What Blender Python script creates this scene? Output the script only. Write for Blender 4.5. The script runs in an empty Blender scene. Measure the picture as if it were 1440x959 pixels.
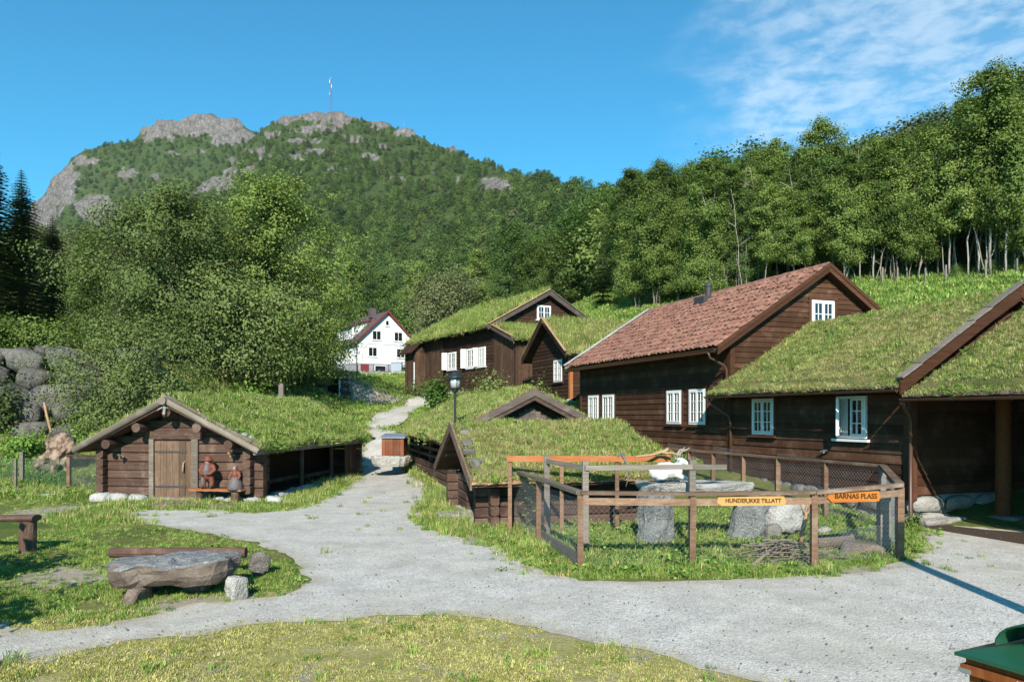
import bpy, bmesh, math, random
import numpy as np
from mathutils import Vector, Matrix, Quaternion
from mathutils.geometry import delaunay_2d_cdt

# ------------------------------------------------------------------ camera, sky, sun, exposure
S = bpy.context.scene
FPX, CXP, HZ, EYE = 1050.0, 720.0, 583.0, 2.2          # focal length / centre / horizon in photo pixels, eye height
cam_d = bpy.data.cameras.new("camera"); cam = bpy.data.objects.new("camera", cam_d)
S.collection.objects.link(cam); S.camera = cam
cam.location = (0, 0, EYE); cam.rotation_euler = (math.radians(90), 0, 0)
cam_d.sensor_width = 36; cam_d.lens = 36*FPX/1440; cam_d.shift_y = (HZ-479.5)/1440
cam_d.clip_start = .1; cam_d.clip_end = 6000

SUN_EL, SUN_AZ = 32.0, 3.5          # light travels towards +Y, leaning 3.5 deg to +X
W = bpy.data.worlds.new("World"); S.world = W; W.use_nodes = True
nt = W.node_tree; nt.nodes.clear()
wo = nt.nodes.new("ShaderNodeOutputWorld"); bg = nt.nodes.new("ShaderNodeBackground")
sky = nt.nodes.new("ShaderNodeTexSky"); sky.sky_type = 'NISHITA'; sky.sun_disc = False
sky.sun_elevation = math.radians(SUN_EL); sky.sun_rotation = math.radians(180+SUN_AZ)
sky.altitude = 0; sky.air_density = 1.0; sky.dust_density = 0.15; sky.ozone_density = 2.2
bg.inputs[1].default_value = 0.115
# thin cirrus, mapped on a flat layer high above the place
tc = nt.nodes.new("ShaderNodeTexCoord"); sep = nt.nodes.new("ShaderNodeSeparateXYZ")
nt.links.new(tc.outputs["Generated"], sep.inputs[0])
def wm(op, a, b=None):
    n = nt.nodes.new("ShaderNodeMath"); n.operation = op
    for i, v in enumerate((a, b)):
        if v is None: continue
        if isinstance(v, (int, float)): n.inputs[i].default_value = v
        else: nt.links.new(v, n.inputs[i])
    return n.outputs[0]
zz = wm('MAXIMUM', wm('ADD', sep.outputs[2], .06), .03)
cmb = nt.nodes.new("ShaderNodeCombineXYZ")
nt.links.new(wm('DIVIDE', sep.outputs[0], zz), cmb.inputs[0]); nt.links.new(wm('DIVIDE', sep.outputs[1], zz), cmb.inputs[1])
def wnoise(scale, off, detail, dist=0.0, rough=.55):
    mp = nt.nodes.new("ShaderNodeMapping"); mp.inputs["Location"].default_value = off
    nt.links.new(cmb.outputs[0], mp.inputs[0])
    n = nt.nodes.new("ShaderNodeTexNoise"); n.inputs["Scale"].default_value = scale; n.inputs["Detail"].default_value = detail
    n.inputs["Distortion"].default_value = dist; n.inputs["Roughness"].default_value = rough
    nt.links.new(mp.outputs[0], n.inputs["Vector"]); return n.outputs["Fac"]
def ramp(src, a, b):
    n = nt.nodes.new("ShaderNodeMapRange"); n.interpolation_type = 'SMOOTHSTEP'
    n.inputs[1].default_value = a; n.inputs[2].default_value = b; nt.links.new(src, n.inputs[0]); return n.outputs[0]
big = ramp(wnoise(.42, (.35, .55, 3.0), 1.5), .56, .72)
sx = nt.nodes.new("ShaderNodeSeparateXYZ"); nt.links.new(cmb.outputs[0], sx.inputs[0])
dd = wm('SQRT', wm('ADD', wm('POWER', wm('DIVIDE', wm('SUBTRACT', sx.outputs[0], .92), .50), 2), wm('POWER', wm('DIVIDE', wm('SUBTRACT', sx.outputs[1], 1.85), .62), 2)))      # the bank of fleecy cloud over the wood
nb = wnoise(3.2, (5, 2, 1), 4, .3)
bank = wm('SUBTRACT', 1.0, ramp(wm('ADD', dd, wm('MULTIPLY', wm('SUBTRACT', nb, .5), 1.5)), .45, 1.15))
fine = ramp(wnoise(9.5, (2, 1, 0), 9, .25, .60), .34, .66)
cl = wm('MULTIPLY', wm('MULTIPLY', wm('MAXIMUM', big, bank), wm('ADD', wm('MULTIPLY', fine, .66), .16)), .44)
mixc = nt.nodes.new("ShaderNodeMixRGB"); mixc.inputs[2].default_value = (7.0, 7.4, 7.6, 1)
hsv = nt.nodes.new("ShaderNodeHueSaturation"); hsv.inputs["Hue"].default_value = .5; hsv.inputs["Saturation"].default_value = 1.0; hsv.inputs["Value"].default_value = 1.0
nt.links.new(sky.outputs[0], hsv.inputs["Color"])
tint = nt.nodes.new("ShaderNodeMixRGB"); tint.blend_type = 'MULTIPLY'; tint.inputs[0].default_value = 1; tint.inputs[2].default_value = (.24, .93, 1.07, 1)
nt.links.new(hsv.outputs[0], tint.inputs[1])
nt.links.new(cl, mixc.inputs[0]); nt.links.new(tint.outputs[0], mixc.inputs[1])
nt.links.new(mixc.outputs[0], bg.inputs[0]); nt.links.new(bg.outputs[0], wo.inputs[0])

sl = bpy.data.lights.new("sun", 'SUN'); sl.energy = 4.8; sl.angle = math.radians(.53); sl.color = (1, .95, .86)
so = bpy.data.objects.new("sun", sl); S.collection.objects.link(so)
_e, _a = math.radians(SUN_EL), math.radians(SUN_AZ)
so.rotation_euler = Vector((math.cos(_e)*math.sin(_a), math.cos(_e)*math.cos(_a), -math.sin(_e))).to_track_quat('-Z', 'Y').to_euler()
so.location = (-3, -40, 30)
S.view_settings.view_transform = 'Standard'; S.view_settings.look = 'None'
S.view_settings.gamma = 1; S.view_settings.use_curve_mapping = False
S.view_settings.exposure = 0.6
S.render.engine = 'CYCLES'
S.cycles.max_bounces = 6; S.cycles.diffuse_bounces = 1; S.cycles.transparent_max_bounces = 4; S.cycles.transmission_bounces = 3
S.cycles.use_denoising = True

# ------------------------------------------------------------------ helpers
COL = S.collection
rng = random.Random(7)
def px(x, y, Y):            # the place seen at photo pixel (x, y) when it stands Y metres in front
    return Vector(((x-CXP)/FPX*Y, Y, EYE-(y-HZ)/FPX*Y))
def gp(x, y, z=0.0):        # the place on level ground z seen at photo pixel (x, y)
    Y = FPX*(EYE-z)/(y-HZ); return Vector(((x-CXP)/FPX*Y, Y, z))

def _hash(ix, iy, seed):
    n = (ix.astype(np.int64)*374761393 + iy.astype(np.int64)*668265263 + seed*974711) & 0x7fffffff
    n = ((n ^ (n >> 13))*1274126177) & 0x7fffffff
    return ((n ^ (n >> 16)) & 0xffff)/65535.0
def vnoise(x, y, seed=0):
    x = np.asarray(x, float); y = np.asarray(y, float)
    ix, iy = np.floor(x), np.floor(y); fx, fy = x-ix, y-iy
    fx = fx*fx*(3-2*fx); fy = fy*fy*(3-2*fy)
    a, b = _hash(ix, iy, seed), _hash(ix+1, iy, seed); c, d = _hash(ix, iy+1, seed), _hash(ix+1, iy+1, seed)
    return (a*(1-fx)+b*fx)*(1-fy)+(c*(1-fx)+d*fx)*fy
def fbm(x, y, seed=0, oct=4):
    s, t, f, a = 0, 0, 1.0, 1.0
    for i in range(oct):
        s = s+a*vnoise(np.asarray(x)*f, np.asarray(y)*f, seed+i*17); t += a; f *= 2.03; a *= .5
    return s/t
def sstep(a, b, x):
    t = np.clip((np.asarray(x, float)-a)/(b-a), 0, 1); return t*t*(3-2*t)

def tag(o, label=None, cat=None, group=None, kind=None):
    if label: o["label"] = label
    if cat: o["category"] = cat
    if group: o["group"] = group
    if kind: o["kind"] = kind
    return o
def empty(name, loc, rz=0.0, label=None, cat=None, group=None):
    o = bpy.data.objects.new(name, None); COL.objects.link(o); o.empty_display_size = .3
    o.location = loc; o.rotation_euler = (0, 0, rz); return tag(o, label, cat, group)
def put(name, me, parent=None, mtx=None, label=None, cat=None, group=None, kind=None):
    o = bpy.data.objects.new(name, me); COL.objects.link(o); o.parent = parent
    if mtx is not None:
        if isinstance(mtx, Matrix): o.matrix_local = mtx
        else: o.location = mtx
    return tag(o, label, cat, group, kind)
def frame(o, ux, uy, uz, s=(1, 1, 1)):
    ux, uy, uz = Vector(ux)*s[0], Vector(uy)*s[1], Vector(uz)*s[2]
    return Matrix(((ux.x, uy.x, uz.x, o[0]), (ux.y, uy.y, uz.y, o[1]), (ux.z, uy.z, uz.z, o[2]), (0, 0, 0, 1)))

class MB:
    def __init__(s): s.v = []; s.f = []; s.m = []
    def add(s, vs, fs, m=0):
        b = len(s.v); s.v += [tuple(p) for p in vs]
        for f in fs: s.f.append(tuple(i+b for i in f)); s.m.append(m)
        return s
    def box(s, x0, x1, y0, y1, z0, z1, m=0):
        return s.add([(x0,y0,z0),(x1,y0,z0),(x1,y1,z0),(x0,y1,z0),(x0,y0,z1),(x1,y0,z1),(x1,y1,z1),(x0,y1,z1)],
                     [(0,3,2,1),(4,5,6,7),(0,1,5,4),(1,2,6,5),(2,3,7,6),(3,0,4,7)], m)
    def beam(s, p, q, w, h, up=(0,0,1), m=0):
        p, q = Vector(p), Vector(q); d = (q-p).normalized(); u = Vector(up); r = d.cross(u)
        if r.length < 1e-4: r = d.cross(Vector((0,1,0)))
        r.normalize(); u = r.cross(d).normalized(); r = r*(w/2); u = u*(h/2)
        return s.add([p-r-u, p+r-u, p+r+u, p-r+u, q-r-u, q+r-u, q+r+u, q-r+u],
                     [(0,1,2,3),(7,6,5,4),(0,4,5,1),(1,5,6,2),(2,6,7,3),(3,7,4,0)], m)
    def prism(s, poly, ext, m=0):
        n = len(poly); e = Vector(ext); a = [Vector(p) for p in poly]
        return s.add(a+[p+e for p in a], [tuple(range(n))[::-1], tuple(range(n, 2*n))]+[(i, (i+1) % n, n+(i+1) % n, n+i) for i in range(n)], m)
    def tube(s, pts, rad, n=8, m=0, cap=True):
        pts = [Vector(p) for p in pts]; k = len(pts)
        if isinstance(rad, (int, float)): rad = [rad]*k
        b = len(s.v); ref = None
        for i, p in enumerate(pts):
            d = (pts[min(i+1, k-1)]-pts[max(i-1, 0)]).normalized()
            if ref is None: ref = d.orthogonal().normalized()
            r = (ref-d*ref.dot(d)).normalized(); ref = r; t = d.cross(r)
            for j in range(n):
                a = 2*math.pi*j/n; s.v.append(tuple(p+(r*math.cos(a)+t*math.sin(a))*rad[i]))
        for i in range(k-1):
            for j in range(n):
                j2 = (j+1) % n
                s.f.append((b+i*n+j, b+i*n+j2, b+(i+1)*n+j2, b+(i+1)*n+j)); s.m.append(m)
        if cap:
            s.f.append(tuple(b+j for j in range(n))[::-1]); s.m.append(m)
            s.f.append(tuple(b+(k-1)*n+j for j in range(n))); s.m.append(m)
        return s
    def lathe(s, prof, n=16, c=(0,0,0), m=0):
        b = len(s.v)
        for r, z in prof:
            for j in range(n):
                a = 2*math.pi*j/n; s.v.append((c[0]+r*math.cos(a), c[1]+r*math.sin(a), c[2]+z))
        for i in range(len(prof)-1):
            for j in range(n):
                s.f.append((b+i*n+j, b+i*n+(j+1) % n, b+(i+1)*n+(j+1) % n, b+(i+1)*n+j)); s.m.append(m)
        s.f.append(tuple(b+j for j in range(n))[::-1]); s.m.append(m)
        s.f.append(tuple(b+(len(prof)-1)*n+j for j in range(n))); s.m.append(m)
        return s
    def mesh(s, name, mats, smooth=False):
        me = bpy.data.meshes.new(name); me.from_pydata(s.v, [], s.f)
        for m in (mats if isinstance(mats, (list, tuple)) else [mats]): me.materials.append(m)
        if any(s.m): me.polygons.foreach_set("material_index", s.m)
        if smooth: me.polygons.foreach_set("use_smooth", [True]*len(me.polygons))
        me.update(); return me
    def build(s, name, mats, parent=None, loc=None, smooth=False, **k):
        return put(name, s.mesh(name, mats, smooth), parent, loc, **k)
def np_mesh(name, V, F, mat, smooth=False):     # V (n,3), F (m,k) numpy
    me = bpy.data.meshes.new(name); V = np.asarray(V, np.float32); F = np.asarray(F, np.int32); k = F.shape[1]
    me.vertices.add(len(V)); me.vertices.foreach_set("co", V.ravel())
    me.loops.add(F.size); me.loops.foreach_set("vertex_index", F.ravel())
    me.polygons.add(len(F)); me.polygons.foreach_set("loop_start", np.arange(0, F.size, k, dtype=np.int32))
    me.polygons.foreach_set("loop_total", np.full(len(F), k, np.int32))
    if smooth: me.polygons.foreach_set("use_smooth", np.ones(len(F), bool))
    for m in (mat if isinstance(mat, (list, tuple)) else [mat]): me.materials.append(m)
    me.update(calc_edges=True); me.validate(); return me

# ------------------------------------------------------------------ materials
class NT:
    def __init__(s, name):
        s.mat = bpy.data.materials.new(name); s.mat.use_nodes = True; s.t = s.mat.node_tree; s.t.nodes.clear()
        s.out = s.n("ShaderNodeOutputMaterial")
    def n(s, kind, **k):
        n = s.t.nodes.new(kind)
        for a, b in k.items(): setattr(n, a, b)
        return n
    def l(s, a, b): s.t.links.new(a, b)
    def setv(s, inp, v):
        if isinstance(v, bpy.types.NodeSocket): s.l(v, inp)
        elif isinstance(v, tuple) and len(v) == 3 and inp.type == 'RGBA': inp.default_value = (*v, 1)
        else: inp.default_value = v
    def math(s, op, a, b=0.0):
        n = s.n("ShaderNodeMath", operation=op); s.setv(n.inputs[0], a); s.setv(n.inputs[1], b); return n.outputs[0]
    def coord(s, kind, scale=(1,1,1), rand_off=False):
        if kind == 'pos': o = s.n("ShaderNodeNewGeometry").outputs["Position"]
        else: o = s.n("ShaderNodeTexCoord").outputs["Object"]
        mp = s.n("ShaderNodeMapping"); mp.inputs["Scale"].default_value = scale; s.l(o, mp.inputs[0])
        if rand_off:
            c = s.n("ShaderNodeCombineXYZ"); r = s.math('MULTIPLY', s.n("ShaderNodeObjectInfo").outputs["Random"], 50.0)
            for i in range(3): s.l(r, c.inputs[i])
            s.l(c.outputs[0], mp.inputs["Location"])
        return mp.outputs[0]
    def noise(s, vec, scale, detail=4, rough=.6, dist=0.0, col=False):
        n = s.n("ShaderNodeTexNoise"); n.inputs["Scale"].default_value = scale; n.inputs["Detail"].default_value = detail
        n.inputs["Roughness"].default_value = rough; n.inputs["Distortion"].default_value = dist; s.l(vec, n.inputs["Vector"])
        return n.outputs["Color" if col else "Fac"]
    def voro(s, vec, scale, out="Color", feature='F1'):
        n = s.n("ShaderNodeTexVoronoi", feature=feature); n.inputs["Scale"].default_value = scale; s.l(vec, n.inputs["Vector"]); return n.outputs[out]
    def rng(s, v, a, b, c=0.0, d=1.0):
        n = s.n("ShaderNodeMapRange"); n.interpolation_type = 'SMOOTHSTEP'; s.l(v, n.inputs[0])
        for i, q in enumerate((a, b, c, d)): n.inputs[i+1].default_value = q
        return n.outputs[0]
    def mix(s, f, a, b, blend='MIX'):
        n = s.n("ShaderNodeMixRGB", blend_type=blend); s.setv(n.inputs[0], f); s.setv(n.inputs[1], a); s.setv(n.inputs[2], b); return n.outputs[0]
    def scale(s, col, v):
        n = s.n("ShaderNodeVectorMath", operation='SCALE'); s.setv(n.inputs[0], col); s.setv(n.inputs["Scale"], v); return n.outputs[0]
    def bump(s, h, strength, dist):
        n = s.n("ShaderNodeBump"); n.inputs["Strength"].default_value = strength; n.inputs["Distance"].default_value = dist; s.l(h, n.inputs["Height"]); return n.outputs[0]
    def rnd(s, lo, hi):
        return s.math('ADD', s.math('MULTIPLY', s.n("ShaderNodeObjectInfo").outputs["Random"], hi-lo), lo)
    def attr(s, name): return s.n("ShaderNodeAttribute", attribute_name=name).outputs["Fac"]
    def pbsdf(s, col, rough=.8, normal=None, spec=.3, metal=0.0):
        b = s.n("ShaderNodeBsdfPrincipled"); s.setv(b.inputs["Base Color"], col); s.setv(b.inputs["Roughness"], rough)
        b.inputs["Specular IOR Level"].default_value = spec; b.inputs["Metallic"].default_value = metal
        if normal is not None: s.l(normal, b.inputs["Normal"])
        s.l(b.outputs[0], s.out.inputs[0]); return b

def wood(name, c1, c2, wear=None, rough=.75, grain=(1.5, 40, 40), var=(.75, 1.25), kind='obj', bump=.25):
    m = NT(name); v = m.coord(kind, grain, True); g = m.noise(v, 1.0, 5, .65, .4)
    col = m.mix(m.rng(g, .3, .7), c1, c2)
    if wear:
        w = m.noise(m.coord('pos'), 2.2, 5, .7); k = m.noise(v, 3.0, 3)
        col = m.mix(m.rng(m.math('ADD', w, m.math('MULTIPLY', k, .5)), .72, .98), col, wear)
    col = m.scale(col, m.rnd(*var))
    m.pbsdf(col, rough, m.bump(g, bump, .01), .08); return m.mat
WOOD_DARK = wood("stained_board", (.048, .021, .012), (.088, .042, .024), (.13, .072, .045), var=(.62, 1.35))
WOOD_FAR = wood("dark_board", (.035, .018, .011), (.058, .030, .019), (.07, .042, .03))
WOOD_TRIM = wood("brown_trim", (.060, .026, .014), (.10, .046, .027), None)
BOX_W = wood("box_board", (.15, .045, .022), (.22, .08, .04), (.2, .1, .06), grain=(20, 20, 2))
WOOD_RED = wood("orange_brown_wood", (.27, .085, .028), (.36, .13, .048), (.30, .17, .09), grain=(3, 30, 30))
LOG = wood("tarred_log", (.06, .034, .024), (.115, .068, .05), (.17, .115, .088), grain=(1.2, 18, 18), bump=.5)
LOG_GREY = wood("weathered_log", (.12, .095, .072), (.21, .17, .13), (.26, .22, .18), grain=(1.2, 22, 22), bump=.6)
POST_W = wood("fence_timber", (.14, .078, .047), (.23, .138, .085), (.28, .19, .135), grain=(2, 35, 35))
RAIL_W = wood("aged_rail", (.12, .072, .046), (.20, .13, .09), (.27, .21, .16), grain=(1.2, 40, 40))
GREY_W = wood("silver_grey_timber", (.15, .125, .10), (.24, .20, .17), None, grain=(2, 40, 40))
DOOR_W = wood("door_plank", (.10, .062, .040), (.17, .112, .076), (.23, .135, .08), grain=(30, 30, 1.5), bump=.4)
PORCHW = wood("porch_post_wood", (.12, .045, .018), (.18, .075, .032), None, grain=(3, 30, 30))
PALE_W = wood("pale_wood", (.36, .20, .10), (.48, .30, .17), (.52, .38, .26), grain=(4, 20, 20))
SIGN_W1 = wood("sign_wood_pale", (.58, .30, .09), (.70, .40, .15), None, grain=(1.5, 25, 25), bump=.1)
SIGN_W2 = wood("sign_wood_orange", (.55, .17, .03), (.66, .24, .05), None, grain=(1.5, 25, 25), bump=.1)
BARGE_GREY = wood("weathered_barge", (.07, .052, .045), (.12, .092, .078), (.17, .135, .115), grain=(1.2, 30, 30))
VERT_BOARD = wood("vertical_board", (.055, .030, .019), (.095, .055, .036), (.12, .075, .05), grain=(30, 30, 1.2), kind='pos')
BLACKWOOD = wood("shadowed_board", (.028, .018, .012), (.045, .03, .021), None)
def plain(name, c, rough=.5, spec=.4, metal=0.0, var=.08, bump=0.0):
    m = NT(name); v = m.coord('pos'); n = m.noise(v, 6.0, 4)
    col = m.scale(m.mix(0.0, c, c), m.math('ADD', m.math('MULTIPLY', n, 2*var), 1-var))
    m.pbsdf(col, rough, m.bump(m.noise(v, 60.0, 2), bump, .004) if bump else None, spec, metal); return m.mat
WHITE = plain("white_paint", (.78, .77, .74), .45, .4)
HOUSEWHITE = plain("white_render", (.80, .79, .77), .8, .2)
CONCRETE = plain("grey_concrete", (.33, .33, .34), .9, .2, bump=.3)
REDPAINT = plain("red_paint", (.20, .035, .035), .7, .2)
SLATE = plain("slate_roof", (.10, .075, .075), .7)
BLACKMETAL = plain("black_metal", (.018, .02, .022), .45, .5)
GREENLID = plain("green_painted_lid", (.014, .075, .038), .38, .5, var=.15)
BROWNMETAL = plain("brown_metal", (.085, .038, .022), .4, .5)
ZINC = plain("zinc", (.35, .36, .37), .4, .5, .6)
IRON = plain("dark_iron", (.05, .045, .045), .6, .4)
WIRE = plain("galvanised_wire", (.30, .31, .31), .45, .5, .3)
WIREGREEN = plain("green_net", (.03, .16, .10), .6)
CURTAIN = plain("curtain", (.62, .60, .56), .9, .1)
BARK = wood("birch_bark", (.20, .12, .075), (.40, .29, .2), (.5, .42, .34), grain=(6, 60, 60), bump=.6)
INK = plain("sign_paint", (.06, .028, .012), .7, .1)
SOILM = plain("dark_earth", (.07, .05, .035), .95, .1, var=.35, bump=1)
def glassm():
    m = NT("window_glass"); n = m.noise(m.coord('pos'), 3.0, 2)
    m.pbsdf((.012, .015, .018), .03, m.bump(n, .05, .02), .9); return m.mat
GLASS = glassm()
def lampglass():
    m = NT("lantern_glass"); m.pbsdf((.42, .44, .42), .15, None, .6); return m.mat
LAMPGLASS = lampglass()
def rockm(name, c1, c2, c3, sc=1.0, lich=(.45, .44, .40), lt=.62):
    m = NT(name); v = m.coord('pos', (sc, sc, sc)); a = m.noise(v, 1.6, 6, .65, .6); b = m.noise(v, 9, 5, .7); c = m.noise(v, 34, 3, .6)
    col = m.mix(m.rng(a, .35, .65), c1, c2); col = m.mix(m.rng(b, .5, .75), col, c3)
    col = m.mix(m.rng(c, lt, lt+.12), col, lich); col = m.scale(col, m.rnd(.85, 1.15))
    m.pbsdf(col, .9, m.bump(m.math('ADD', b, m.math('MULTIPLY', c, .5)), .9, .09/sc), .15); return m.mat
ROCK = rockm("grey_rock", (.15, .13, .112), (.27, .245, .215), (.09, .078, .066))
ROCK_WALL = rockm("wall_boulder", (.085, .075, .066), (.17, .155, .138), (.05, .043, .037), lich=(.34, .33, .31), lt=.56)  # darker copy of the grey rock, with the boulder wall's shade in its colour
ROCK_BROWN = rockm("brown_rock", (.20, .145, .11), (.29, .22, .17), (.13, .10, .085))
ROCK_PALE = rockm("pale_stone", (.36, .34, .30), (.50, .475, .43), (.24, .22, .19), lich=(.58, .56, .52))
ROCK_WHITE = rockm("white_stone", (.42, .405, .375), (.56, .54, .50), (.28, .265, .24), lich=(.62, .61, .58))
ROCK_SLAB = rockm("lichen_slab", (.16, .165, .16), (.25, .255, .245), (.11, .11, .11), lich=(.38, .39, .36), lt=.55)
def gravelm():
    m = NT("gravel"); v = m.coord('pos'); big = m.noise(v, .45, 4, .6); c1 = m.voro(v, 46.0, "Color"); d1 = m.voro(v, 46.0, "Distance")
    sepc = m.n("ShaderNodeSeparateColor"); m.l(c1, sepc.inputs[0]); g = sepc.outputs[0]
    c2 = m.voro(v, 110.0, "Color"); s2 = m.n("ShaderNodeSeparateColor"); m.l(c2, s2.inputs[0])
    val = m.math('ADD', m.math('MULTIPLY', g, .34), m.math('MULTIPLY', s2.outputs[0], .42))
    col = m.mix(val, (.24, .22, .19), (.88, .82, .73))
    dark = m.rng(g, .955, .965); col = m.mix(m.math('MULTIPLY', dark, .35), col, (.10, .09, .075))
    lite = m.rng(s2.outputs[1], .93, .95); col = m.mix(m.math('MULTIPLY', lite, .5), col, (.75, .74, .72))
    col = m.mix(m.rng(big, .40, .68, 0, .5), col, (.45, .40, .32)); col = m.mix(m.rng(m.noise(v, .9, 6, .72, .6), .52, .72, 0, .4), col, (.30, .275, .235))
    eg = m.math('ADD', m.attr("edge"), m.math('MULTIPLY', m.math('SUBTRACT', m.noise(v, 3.0, 5, .7), .5), .9)); col = m.mix(m.rng(eg, .35, 1.0, 0, .62), col, m.mix(m.noise(v, 7.0, 4), (.30, .25, .17), (.42, .36, .26)))
    col = m.scale(col, m.rng(m.noise(v, 1.7, 5, .7), .3, .7, .84, 1.08))
    m.pbsdf(col, .95, m.bump(m.math('ADD', d1, m.noise(v, 4.0, 4)), .35, .015), .15); return m.mat
def tablem():
    m = NT("lichen_topped_rock"); v = m.coord('pos'); a = m.noise(v, 2.4, 6, .7, .5); b = m.noise(v, 11, 5, .7); c = m.noise(v, 42, 3)
    side = m.mix(m.rng(a, .35, .65), (.13, .098, .078), (.22, .175, .14)); side = m.mix(m.rng(b, .5, .7), side, (.09, .07, .06)); side = m.mix(m.rng(a, .6, .75), side, (.28, .21, .12))
    top = m.mix(m.rng(b, .35, .65), (.11, .11, .108), (.22, .22, .215)); top = m.mix(m.rng(c, .58, .7), top, (.42, .43, .40))
    sx = m.n("ShaderNodeSeparateXYZ"); m.l(m.n("ShaderNodeNewGeometry").outputs["True Normal"], sx.inputs[0])
    m.pbsdf(m.mix(m.rng(m.math('ADD', sx.outputs[2], m.math('MULTIPLY', m.math('SUBTRACT', a, .5), .5)), .35, .6), side, top), .92, m.bump(m.math('ADD', b, m.math('MULTIPLY', c, .4)), .8, .03), .2); return m.mat
ROCK_TABLE = tablem()
GRAVEL = gravelm()
def groundm():
    m = NT("turf_ground"); v = m.coord('pos'); a = m.noise(v, .55, 5, .65); b = m.noise(v, 3.2, 5, .7); c = m.noise(v, 26.0, 4, .7)
    col = m.mix(m.rng(a, .35, .65), (.085, .13, .028), (.18, .18, .05))
    col = m.mix(m.rng(b, .52, .74), col, (.28, .24, .085))
    col = m.mix(m.math('MULTIPLY', m.attr("lawn"), .85), col, m.mix(m.rng(b, .35, .65), (.34, .31, .09), (.46, .39, .18)))
    col = m.mix(m.math('MULTIPLY', m.attr("lawn"), m.rng(m.noise(v, 2.1, 6, .75), .53, .63)), col, (.36, .30, .25))
    col = m.mix(m.rng(m.math('ADD', b, m.math('MULTIPLY', m.attr("bare"), .75)), .82, 1.0), col, (.40, .34, .26))
    col = m.mix(m.rng(c, .35, .65), m.scale(col, .7), col)
    m.pbsdf(col, .95, m.bump(m.math('ADD', c, b), .8, .03), .1); return m.mat
GROUND = groundm()
def turfm():
    m = NT("sod"); v = m.coord('pos'); a = m.noise(v, .9, 5, .65); c = m.noise(v, 24.0, 4, .7)
    col = m.mix(m.rng(a, .35, .65), (.12, .135, .04), (.26, .22, .09)); col = m.mix(m.rng(c, .3, .7), m.scale(col, .5), col)
    m.pbsdf(col, .95, m.bump(c, .8, .03), .1); return m.mat
SOD = turfm()
def leafm(name, c1, c2, trans=.24, var=(.7, 1.3), rough=.5):
    m = NT(name); v = m.coord('pos'); n = m.noise(v, 1.4, 3); r = m.n("ShaderNodeObjectInfo").outputs["Random"]
    w = m.n("ShaderNodeTexWhiteNoise"); m.l(m.coord('pos', (7, 7, 7)), w.inputs["Vector"])
    col = m.mix(m.rng(m.math('ADD', m.math('MULTIPLY', n, .6), m.math('MULTIPLY', r, .4)), .25, .75), c1, c2)
    col = m.scale(m.scale(col, m.rnd(*var)), m.rng(m.noise(v, 21.0, 2, .6), .3, .7, .68, 1.28))
    b = m.n("ShaderNodeBsdfPrincipled"); m.l(col, b.inputs["Base Color"]); b.inputs["Roughness"].default_value = rough+.1; b.inputs["Specular IOR Level"].default_value = .18
    t = m.n("ShaderNodeBsdfTranslucent"); m.l(m.mix(1.0, col, (1.25, 1.3, .55), 'MULTIPLY'), t.inputs[0])
    x = m.n("ShaderNodeMixShader"); x.inputs[0].default_value = trans; m.l(b.outputs[0], x.inputs[1]); m.l(t.outputs[0], x.inputs[2])
    m.l(x.outputs[0], m.out.inputs[0]); return m.mat
LEAF_BIRCH = leafm("birch_leaf", (.112, .172, .032), (.185, .235, .056))
LEAF_WILLOW = leafm("willow_leaf", (.118, .165, .042), (.185, .220, .070))
LEAF_OLIVE = leafm("olive_leaf", (.095, .105, .042), (.130, .140, .058))
LEAF_BRIGHT = leafm("fresh_leaf", (.09, .19, .025), (.15, .24, .04))
LEAF_SPRUCE = leafm("spruce_needle", (.026, .062, .020), (.060, .115, .034), .2)
LEAF_FAR = leafm("hill_leaf", (.108, .168, .040), (.172, .225, .062), .3, (.68, 1.28), .7)
LEAF_DEEP = leafm("hill_dark_leaf", (.078, .138, .034), (.128, .188, .052), .3, (.7, 1.25), .7)
GRASS_G = leafm("green_grass", (.130, .235, .036), (.230, .325, .068), .2, (.75, 1.3))
GRASS_Y = leafm("yellow_grass", (.36, .345, .085), (.50, .45, .155), .2, (.75, 1.25))
GRASS_D = leafm("dry_grass", (.46, .36, .18), (.60, .49, .28), .2, (.7, 1.2))
FLOWER_W = plain("white_flower", (.75, .75, .70), .8); FLOWER_Y = plain("yellow_flower", (.75, .55, .02), .8)
TRUNK_B = wood("birch_trunk", (.20, .18, .15), (.40, .37, .32), (.08, .07, .06), grain=(20, 20, 4), kind='pos')
TRUNK_D = wood("dark_trunk", (.05, .04, .03), (.10, .08, .06), None, grain=(10, 10, 2), kind='pos')
TRUNK_G = wood("grey_trunk", (.16, .135, .11), (.28, .24, .19), None, grain=(10, 10, 2), kind='pos')
def tilem():
    m = NT("clay_pantile"); v = m.coord('pos'); c = m.voro(v, 5.2, "Color"); s = m.n("ShaderNodeSeparateColor"); m.l(c, s.inputs[0])
    b = m.noise(v, 2.2, 5, .7); f = m.noise(v, 16, 4, .7)
    col = m.mix(m.rng(s.outputs[0], -.3, 1.3), (.20, .085, .058), (.33, .165, .118)); col = m.mix(m.rng(b, .50, .70), col, (.17, .085, .068))
    col = m.mix(m.rng(f, .60, .75), col, (.44, .35, .30)); col = m.mix(m.rng(m.noise(m.coord('pos', (1, 1, .4)), 1.1, 6, .75, .8), .52, .72, 0, .55), col, (.12, .085, .06)); col = m.scale(col, m.rnd(.85, 1.15))
    m.pbsdf(col, .85, m.bump(f, .3, .01), .2); return m.mat
TILE = tilem()
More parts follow.
